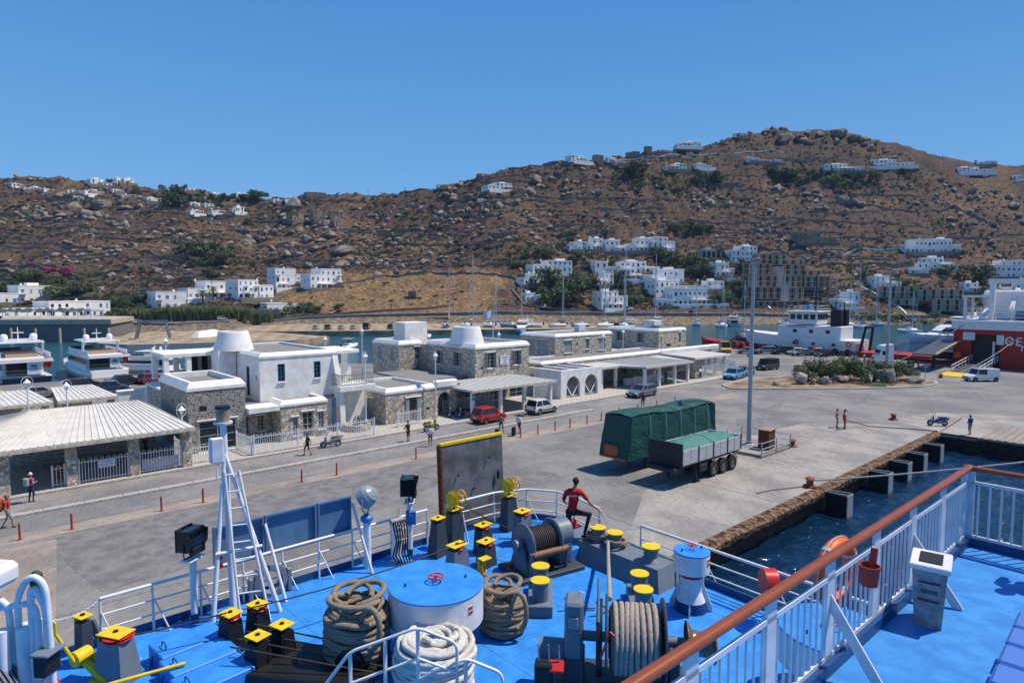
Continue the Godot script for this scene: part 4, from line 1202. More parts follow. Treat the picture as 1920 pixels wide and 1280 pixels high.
func crown_mesh(seed_, n, upright, size) -> ArrayMesh:
	var g = RandomNumberGenerator.new()
	g.seed = seed_
	var mb = G()
	var lobes = []
	for i in 11: lobes.append([V(g.randf_range(-0.42, 0.42), g.randf_range(0.28, 0.78) * upright, g.randf_range(-0.42, 0.42)), g.randf_range(0.14, 0.27)])
	for i in n:
		var l = lobes[g.randi() % lobes.size()]
		var d = V(g.randfn(), g.randfn(), g.randfn()).normalized() * pow(g.randf(), 0.33)
		var p: Vector3 = l[0] + d * l[1]
		if p.y < 0.02: p.y = 0.02
		var q = (d + V(g.randfn(), g.randfn() + 0.5, g.randfn()) * 0.6).normalized()
		var u = q.cross(V(g.randfn(), g.randfn(), g.randfn())).normalized() * size * g.randf_range(0.6, 1.4)
		var w = q.cross(u).normalized() * size * g.randf_range(0.4, 0.9)
		mb.quad(p - u, p + w, p + u, p - w)
	return mb.mesh()

func reed_mesh(seed_) -> ArrayMesh:
	var g = RandomNumberGenerator.new()
	g.seed = seed_
	var mb = G()
	for i in 420:
		var b = V(g.randf_range(-1.0, 1.0), 0, g.randf_range(-0.35, 0.35))
		var h = g.randf_range(0.55, 1.0)
		var lean = V(g.randfn() * 0.08, h, g.randfn() * 0.08)
		var s = V(g.randf_range(0.012, 0.03), 0, g.randfn() * 0.02)
		mb.tri(b - s, b + s, b + lean)
		for k in 2:
			var m = b + lean * g.randf_range(0.4, 0.9)
			var t = m + V(g.randfn() * 0.16, g.randf_range(-0.05, 0.14), g.randfn() * 0.16)
			mb.tri(m - s, m + s, t)
	return mb.mesh()

func palm_tree(at, h, label):
	var o = thing("palm_tree", label, "palm tree", at, 0.0, "palms among the houses")
	P(o, "trunk", G().cyl(V(0, -0.5, 0), V(0, h * 0.62, 0), h * 0.05, h * 0.035, 8), M.bark)
	var cr = G()
	for i in 26:
		var a = TAU * i / 26 + (i % 3) * 0.1
		var rise = [0.34, 0.16, -0.02][i % 3]
		var d = V(cos(a), 0, sin(a))
		var side = V(-d.z, 0, d.x)
		var prev = V(0, h * 0.62, 0)
		for k in 8:
			var t = (k + 1) / 8.0
			var p = V(0, h * 0.62, 0) + d * h * 0.42 * t + V(0, h * (rise * t * 2.0 - (0.3 + rise) * t * t), 0)
			var wd = h * 0.09 * sin(PI * clampf(t * 0.9 + 0.08, 0, 1))
			for s in [-1, 1]:
				cr.tri(prev, p, (prev + p) * 0.5 + side * s * wd + d * wd * 0.5 - V(0, wd * 0.35, 0))
			prev = p
	P(o, "crown", cr, M.palm)
	return o

func ribbon(pts, w, lift) -> MB:
	var mb = G()
	var l = []
	var r = []
	for i in pts.size():
		var a: Vector3 = pts[maxi(i - 1, 0)]
		var b: Vector3 = pts[mini(i + 1, pts.size() - 1)]
		var s = (b - a).cross(Vector3.UP).normalized() * w * 0.5
		l.append(pts[i] + s + V(0, lift, 0))
		r.append(pts[i] - s + V(0, lift, 0))
	for i in pts.size() - 1:
		mb.quad(l[i], l[i + 1], r[i + 1], r[i])
		mb.quad(l[i] - V(0, 2, 0), l[i + 1] - V(0, 2, 0), l[i + 1], l[i])
		mb.quad(r[i] - V(0, 2, 0), r[i + 1] - V(0, 2, 0), r[i + 1], r[i])
	return mb

func densify(pts, step, on_ground) -> Array:
	var out = []
	for i in pts.size() - 1:
		var a: Vector3 = pts[i]
		var b: Vector3 = pts[i + 1]
		var n = maxi(1, int(a.distance_to(b) / step))
		for k in n:
			var p = a.lerp(b, float(k) / n)
			if on_ground: p.y = ground(p.x, p.z)
			out.append(p)
	var e: Vector3 = pts[pts.size() - 1]
	if on_ground: e.y = ground(e.x, e.z)
	out.append(e)
	return out

func frame_block(par, x0, x1, y0, ns, z, depth, mats, sh = 2.75):
	var nb = maxi(1, int(roundf((x1 - x0) / 3.9)))
	var bw = (x1 - x0) / nb
	var fr = G()
	for s in ns + 1: fr.box(V((x0 + x1) * 0.5, y0 + s * sh, z - depth * 0.5), V(x1 - x0 + 0.3, 0.28, depth))
	for s in ns:
		for k in nb + 1: fr.box(V(x0 + k * bw, y0 + (s + 0.5) * sh, z - 0.2), V(0.35, sh - 0.28, 0.35))
	P(par, "concrete_frame", fr, M.raw_concrete)
	P(par, "back_wall", G().box(V((x0 + x1) * 0.5, y0 + ns * sh * 0.5 - 1.5, z - depth + 0.2), V(x1 - x0, ns * sh + 3.0, 0.4)), M.raw_concrete)
	for s in ns:
		for k in nb:
			var x = x0 + (k + 0.5) * bw
			var m = mats[(k * 3 + s * 5) % mats.size()]
			P(par, "infill_wall", G().box(V(x - bw * 0.2, y0 + (s + 0.5) * sh, z - 1.2), V(bw * 0.5, sh - 0.29, 0.2)), m)
			P(par, "infill_wall", G().box(V(x + bw * 0.42, y0 + (s + 0.5) * sh, z - 1.2), V(bw * 0.16, sh - 0.29, 0.2)), m)
			P(par, "doorway", G().box(V(x + bw * 0.19, y0 + (s + 0.5) * sh, z - 1.6), V(bw * 0.3, sh - 0.3, 0.1)), M.interior)

func near_label(what, x, z) -> String:
	var best = 1e9
	var l = ""
	for h in HOUSES:
		var d = V(h[0] - x, 0, h[2] - z).length()
		if d < best:
			best = d
			l = h[8]
	var ws = l.split(" ")
	for tail in ["", ", second", ", third", ", fourth", ", fifth", ", sixth", ", seventh", ", eighth"]:
		var s = what + " by the " + " ".join(ws.slice(0, 10)) + tail
		if not used.has("label " + s):
			used["label " + s] = 1
			return s
	return what + " on the slope"

func build_hillside():
	for i in HOUSES.size(): house(HOUSES[i], i)
	var hp = V(326.6, 6.4, -144.0)
	var o = thing("unfinished_hotel", "stepped unfinished hotel of bare concrete frames with brick infill", "building", hp, facing(hp) + 0.6)
	var u = 0.2713
	var br = [M.brick, M.brick, M.raw_concrete, M.green_net, M.brick]
	for b in [[1412, 1468, 559, 2, 3], [1414, 1477, 537, 2, 9], [1428, 1473, 515, 2, 15], [1460, 1480, 497, 2, 21], [1486, 1517, 560, 2, 4], [1488, 1525, 538, 2, 9], [1500, 1550, 516, 2, 15], [1490, 1522, 498, 2, 21], [1523, 1558, 498, 1, 20], [1549, 1581, 517, 1, 14], [1535, 1591, 538, 2, 10], [1498, 1518, 573, 1, 0], [1520, 1556, 576, 1, -2], [1412, 1496, 574, 1, 0]]:
		frame_block(o, (b[0] - 1500) * u, (b[1] - 1500) * u, (572 - b[2]) * u * (1.0 + b[4] / 330.0), b[3], -b[4], 7.0, br)
	P(o, "stair_tower", G().box(V((1480 - 1500) * u, 14, -12), V(3.5, 12, 5)), M.raw_concrete)
	P(o, "stair_tower", G().box(V((1477 - 1500) * u, 7, -6), V(4.5, 9, 5)), M.raw_concrete)
	hp = V(360.8, 3.1, -100.1)
	o = thing("unfinished_villas", "unfinished two-storey concrete villas in pale green on the right shore", "building", hp, facing(hp))
	u = 0.263
	for b in [[1655, 1700, 556, 2, 8], [1700, 1745, 556, 2, 9], [1722, 1792, 562, 2, 5], [1745, 1800, 580, 2, 0], [1680, 1722, 570, 1, 3]]:
		frame_block(o, (b[0] - 1725) * u, (b[1] - 1725) * u, (584 - b[2]) * u, b[3], -b[4], 6.5, [M.green_net, M.raw_concrete, M.raw_concrete])
	hp = V(322.2, 16.3, -179.5)
	o = thing("white_chapel", "tiny white chapel with a pointed gable among the trees", "chapel", hp, facing(hp))
	P(o, "wall", G().ext([U(-2.9, -1), U(2.9, -1), U(2.9, 3.0), U(0, 5.4), U(-2.9, 3.0)], -7, 0), M.white_far)
	P(o, "door", G().box(V(0, 1.0, 0.03), V(1.0, 2.0, 0.08)), M.glass_dark)
	P(o, "bell_gable", G().cbox(V(0, 5.9, -0.4), V(0.7, 1.4, 0.5), 0.05), M.white_far)
	var crowns = {}
	var trunk = G().cyl(V(0, -0.1, 0), V(0.02, 0.4, 0), 0.045, 0.03, 7).cyl(V(0.02, 0.38, 0), V(0.2, 0.62, 0.1), 0.025, 0.012, 6).cyl(V(0.02, 0.38, 0), V(-0.18, 0.66, -0.08), 0.025, 0.012, 6).mesh()
	var words = {"leaf": "mid green bushy tree growing on the slope among the houses", "leaf_dark": "dark green dense tree standing on the hillside", "leaf_olive": "dull olive green bush on the dry slope", "leaf_light": "pale green loose bush near the shore", "flower": "magenta flowering bougainvillea bush on the slope", "leaf_reed": "tall green reeds growing in front of the white houses"}
	var brief = {"leaf": "mid green tree", "leaf_dark": "dark green tree", "leaf_olive": "olive green bush", "leaf_light": "pale green bush", "flower": "magenta flowering bush", "leaf_reed": "tall green reeds"}
	for i in TREES.size():
		var t = TREES[i]
		var k = "%s%d" % [t[4], i % 3]
		if not crowns.has(k): crowns[k] = reed_mesh(200 + i) if t[4] == "leaf_reed" else crown_mesh(200 + i, 900, 1.0, 0.052)
		var nm = {"leaf_reed": "reed_bed", "flower": "bougainvillea"}.get(t[4], "hillside_tree")
		var y = ground(t[0], t[2])
		var q = thing(nm, near_label(brief[t[4]], t[0], t[2]), "reeds" if t[4] == "leaf_reed" else ("bush" if t[4] in ["flower", "leaf_olive", "leaf_light"] else "tree"), V(t[0], minf(y, t[1]) - 0.3, t[2]), facing(V(t[0], 0, t[2])) if t[4] == "leaf_reed" else i * 1.3, words[t[4]] + " group")
		var s: float = t[3]
		s *= 1.2
		var sw = s * (1.2 + 0.35 * ((i * 7) % 5) / 4.0)
		if t[4] != "leaf_reed": P(q, "trunk", trunk, M.bark, Vector3.ZERO, Basis().scaled(V(s, s, s)))
		P(q, "crown", crowns[k], M[t[4]], Vector3.ZERO, Basis().scaled(V(sw, s, sw)))
	for i in PALMS.size():
		var t = PALMS[i]
		palm_tree(V(t[0], t[1] - 0.2, t[2]), t[3], ["tall palm in front of the white house with a stepped roof", "palm beside the tall palm by the stepped white house", "short palm by the blue-shuttered white house", "short palm by the white house with a rounded corner", "low palm between the white houses above the reeds", "palm at the right end of the white village", "short palm below the village's right end", "tiny palm on the right ridge skyline, left of three", "tiny palm on the right ridge skyline, middle of three", "tiny palm on the right ridge skyline, right of three"][i])
	var rocks = []
	for i in 5: rocks.append(rock_mesh(300 + i))
	var list = []
	var g = RandomNumberGenerator.new()
	g.seed = 11
	for c in CLUSTERS:
		var dir = V(c[0], 0, c[1]).normalized()
		var side = V(-dir.z, 0, dir.x)
		for k in c[4]:
			var p = V(c[0], 0, c[1]) + side * g.randfn() * c[2] * 0.55 + dir * g.randfn() * c[3] * 0.6
			var s: float = c[5] * (0.16 + 0.42 * pow(g.randf(), 1.6)) * (1.6 if k < 2 else 0.8)
			list.append([s, p])
	list.sort_custom(func(a, b): return a[0] > b[0])
	var mm = []
	for i in list.size():
		var p: Vector3 = list[i][1]
		var s: float = list[i][0]
		p.y = ground(p.x, p.z) + s * 0.12
		var bs = Basis.from_euler(V(g.randf_range(-0.4, 0.4), g.randf() * TAU, g.randf_range(-0.4, 0.4))).scaled(V(s * g.randf_range(0.9, 1.5), s * g.randf_range(0.7, 1.1), s))
		if i < 290:
			var b = P(self, numbered("boulder"), rocks[i % 5], M.rock, p, bs)
			tag(b, "large weathered grey granite boulder resting on the brown hillside", "boulder", "granite boulders on the hillside")
		else: mm.append(Transform3D(bs, p))
	var tries = 0
	while mm.size() < 4600 and tries < 60000:
		tries += 1
		var az = deg_to_rad(g.randf_range(1.0, 83.0))
		var r = g.randf_range(290, 560)
		var p = V(sin(az) * r, 0, -cos(az) * r)
		var h = hill_height(p.x, p.z)
		if h < 12: continue
		if h < 27 and rad_to_deg(az) > 21 and rad_to_deg(az) < 42: continue
		if rough_noise.get_noise_2d(p.x * 0.6, p.z * 0.6) + patch_noise.get_noise_2d(p.z, p.x) * 0.6 < g.randf_range(-0.3, 0.45): continue
		var s = 0.35 + 1.9 * pow(g.randf(), 4.0)
		p.y = ground(p.x, p.z) + s * 0.1
		mm.append(Transform3D(Basis.from_euler(V(g.randf_range(-0.4, 0.4), g.randf() * TAU, g.randf_range(-0.4, 0.4))).scaled(V(s * 1.3, s * 0.85, s)), p))
	scatter("rubble", "countless smaller grey rocks strewn over the brown hillside", "rocks", rocks[1], M.rock, mm)
	for kind in 2:
		var sc = []
		while sc.size() < (11500 if kind == 0 else 4500):
			var az = deg_to_rad(g.randf_range(1.0, 83.0))
			var r = g.randf_range(250, 570)
			var p = V(sin(az) * r, 0, -cos(az) * r)
			var h = hill_height(p.x, p.z)
			if h < 5: continue
			if h < 27 and rad_to_deg(az) > 21 and rad_to_deg(az) < 42 and g.randf() < 0.93: continue
			if kind == 1 and patch_noise.get_noise_2d(p.x * 1.5, p.z * 1.5) > -0.02: continue
			var s = g.randf_range(0.5, 1.5) * (1.0 if kind == 0 else 1.35)
			p.y = ground(p.x, p.z) - 0.1
			sc.append(Transform3D(Basis(Vector3.UP, g.randf() * TAU).scaled(V(s * 1.5, s * 0.8, s * 1.5)), p))
		scatter(["dry_scrub", "green_scrub"][kind], ["low brown dried scrub covering the hillside", "low olive green shrubs dotted over the hillside"][kind], "scrub", crown_mesh(250 + kind, 60, 0.7, 0.16), [M.scrub, M.leaf_dark][kind], sc)
	var tk = []
	for c in THICKETS:
		var dir = V(c[0], 0, c[1]).normalized()
		for k in c[4]:
			var p = V(c[0], 0, c[1]) + V(-dir.z, 0, dir.x) * g.randfn() * c[2] * 0.5 + dir * g.randfn() * c[3] * 0.6
			var s = g.randf_range(0.8, 2.6)
			p.y = ground(p.x, p.z) - 0.2
			tk.append(Transform3D(Basis(Vector3.UP, g.randf() * TAU).scaled(V(s * 1.4, s, s * 1.4)), p))
	scatter("thicket", "green thickets of bushes around the houses and below the ridge", "bushes", crown_mesh(260, 150, 0.85, 0.1), M.leaf, tk)
	var tw = []
	for k in 330:
		var az = deg_to_rad(g.randf_range(2.0, 80.0))
		var r = g.randf_range(300, 520)
		var p = V(sin(az) * r, 0, -cos(az) * r)
		var sg = 1.0 if g.randf() < 0.5 else -1.0
		for j in g.randi_range(5, 26):
			var h0 = hill_height(p.x, p.z)
			if h0 < 8 or (h0 < 27 and rad_to_deg(az) > 21 and rad_to_deg(az) < 42): break
			var gr = V(hill_height(p.x + 2, p.z) - h0, 0, hill_height(p.x, p.z + 2) - h0)
			if gr.length() < 0.01: break
			var t = gr.normalized().cross(Vector3.UP) * sg
			p += t * 2.6
			var q = V(p.x, ground(p.x, p.z) + 0.25, p.z)
			tw.append(Transform3D(Basis(t, Vector3.UP, t.cross(Vector3.UP)).scaled(V(1, g.randf_range(0.6, 1.3), 1)), q))
	scatter("terrace_walls", "low broken terrace walls of loose stone across the slopes", "walls", G().box(Vector3.ZERO, V(2.8, 1.0, 0.5)).mesh(), M.rock, tw)
	for w in FIELD_WALLS:
		var pts = []
		for p in w[1]: pts.append(V(p[0], p[1], p[2]))
		var dp = densify(pts, 4.0, true)
		var fw = thing("field_wall", w[0], "wall", Vector3.ZERO, 0.0, "dry stone field walls")
		var white = "white" in w[0] or "pale" in w[0]
		for i in dp.size() - 1:
			var a: Vector3 = dp[i]
			var b: Vector3 = dp[i + 1]
			var d = b - a
			P(fw, "wall_length", G().box((a + b) * 0.5 + V(0, 0.3, 0), V(d.length() + 0.2, (0.6 if white else 1.1) + 0.15 * (i % 3), 0.6), Basis(d.normalized(), Vector3.UP, d.normalized().cross(Vector3.UP)).orthonormalized()), M.white_far if white else M.dry_wall)
	for i in UTILITY_POLES.size():
		var t = UTILITY_POLES[i]
		var up = thing("utility_pole", near_label("thin wooden pole", t[0], t[2]), "pole", V(t[0], t[1] - 0.5, t[2]), facing(V(t[0], 0, t[2])), "power line poles on the hill")
		P(up, "shaft", G().cyl(Vector3.ZERO, V(0, t[3] + 0.5, 0), 0.17, 0.12, 6), M.pole_wood)
		P(up, "crossarm", G().box(V(0, t[3] - 0.4, 0), V(1.6, 0.14, 0.14)), M.pole_wood)
	var rd = []
	for p in [[25.3, -290], [48.2, -264.4], [64.2, -252], [79.6, -250], [100.1, -268], [115.2, -264], [130.6, -255.5], [145.7, -245.4], [161.5, -235.8], [173.4, -228.2], [194.3, -215.8], [228.6, -201.1], [260.1, -178.2], [293.3, -155.1], [321.3, -126.2], [368.7, -85.2]]: rd.append(V(p[0], 0, p[1]))
	rd = densify(rd, 5.0, true)
	struct("shore_road", ribbon(rd, 8.0, 0.35), M.asphalt)
	var wl = thing("waterfront_terrace", "dark retaining wall with a paved terrace below the waterfront hotel", "wall")
	P(wl, "wall", G().slab([U(-22, -269), U(6.6, -242.5), U(20.3, -230), U(37.4, -217.5), U(48, -240), U(32, -262), U(5, -285), U(-35, -300)], -3, 3.6), M.grey_wall)
	P(wl, "coping", G().slab([U(-22, -268.4), U(6.6, -241.9), U(20.3, -229.4), U(37.8, -216.9), U(48.4, -240), U(32, -262.5), U(5, -285.5), U(-35, -300.5)], 3.6, 5.0), M.stone)
	for i in 8: P(wl, "mooring_post", G().cyl(V(0 + i * 5.2, -2, -244.5 + i * 4.5), V(0 + i * 5.2, 2.6, -244.5 + i * 4.5), 0.35, 0.35, 8), M.raw_concrete)
	for i in 15: P(wl, "rail_post", G().box(V(-2 + i * 2.75, 6.2, -254 + i * 2.4), V(0.2, 2.6, 0.2)), M.white_metal)
	P(wl, "pergola_beam", G().box(V(17.2, 7.5, -237.2), V(52, 0.25, 0.3), roty(-0.717)), M.white_metal)
	for i in 9:
		var cv = thing("pergola_creeper", "%s green creeper clump on the hotel pergola from the left" % ["first", "second", "third", "fourth", "fifth", "sixth", "seventh", "eighth", "ninth"][i], "creeper", V(2 + i * 3.6, 6.6, -255.5 + i * 3.1), i * 0.8, "creepers on the hotel pergola")
		if not crowns.has("vine"): crowns.vine = crown_mesh(290, 700, 0.7, 0.06)
		P(cv, "foliage", crowns.vine, M.leaf if i % 2 else M.leaf_light, Vector3.ZERO, Basis().scaled(V(5.2, 2.6, 4)))
	struct("sand_jetty", G().slab([U(29.7, -187), U(34.1, -176.7), U(54, -169), U(70, -164), U(84, -172), U(80, -205), U(66, -232), U(46, -232), U(40, -214.5), U(33, -211)], -3, 0.1), M.sand)
	var jt = thing("jetty_edge", "pale concrete edge of the sandy jetty", "kerb")
	P(jt, "coping", G().slab([U(29, -187), U(33.8, -176), U(54, -168.4), U(70, -163.4), U(70, -164.8), U(54.2, -170), U(35, -177.6), U(30.8, -187)], -2, 0.25), M.kerb)
	struct("far_quay", G().slab([U(73, -215), U(96, -197), U(127, -177), U(168, -152), U(184, -132), U(193, -160), U(190, -205), U(160, -232), U(120, -250), U(85, -252)], -3, 0.15), M.sand)
	o = thing("boat_hoist", "grey four-legged boat hoist frame on the sandy jetty", "hoist", V(44.5, 0.1, -198), -0.3)
	for x in [-3.6, 3.6]:
		for z in [-2.5, 2.5]: P(o, "leg", G().cyl(V(x * 1.15, 0, z), V(x * 0.85, 4.6, z * 0.8), 0.28, 0.24, 8), M.ship_grey)
	for z in [-2.0, 2.0]: P(o, "beam", G().box(V(0, 4.7, z), V(7.2, 0.5, 0.4)), M.ship_grey)
	P(o, "cross_beam", G().box(V(-3, 4.7, 0), V(0.4, 0.45, 4.0)), M.ship_grey)
	solo("long_container", "long grey steel container beside the shore road", "container", G().cbox(V(0, 2.0, 0), V(18, 4.0, 3), 0.05), M.grey_wall, V(102, 1.6, -276), facing(V(102, 0, -276)))
	solo("stone_hut", "small dark stone hut in the straw field", "hut", G().cbox(V(0, 1.2, 0), V(4.5, 3.4, 4), 0.1), M.dry_wall, V(172, ground(172, -262), -262), 0.6)

func scatter(called, label, cat, mesh, m, xs):
	var mm = MultiMesh.new()
	mm.transform_format = MultiMesh.TRANSFORM_3D
	mm.mesh = mesh
	mm.instance_count = xs.size()
	for i in xs.size(): mm.set_instance_transform(i, xs[i])
	var o = MultiMeshInstance3D.new()
	o.name = numbered(called)
	o.multimesh = mm
	o.material_override = m
	add_child(o, true)
	o.set_meta("kind", "stuff")
	tag(o, label, cat)

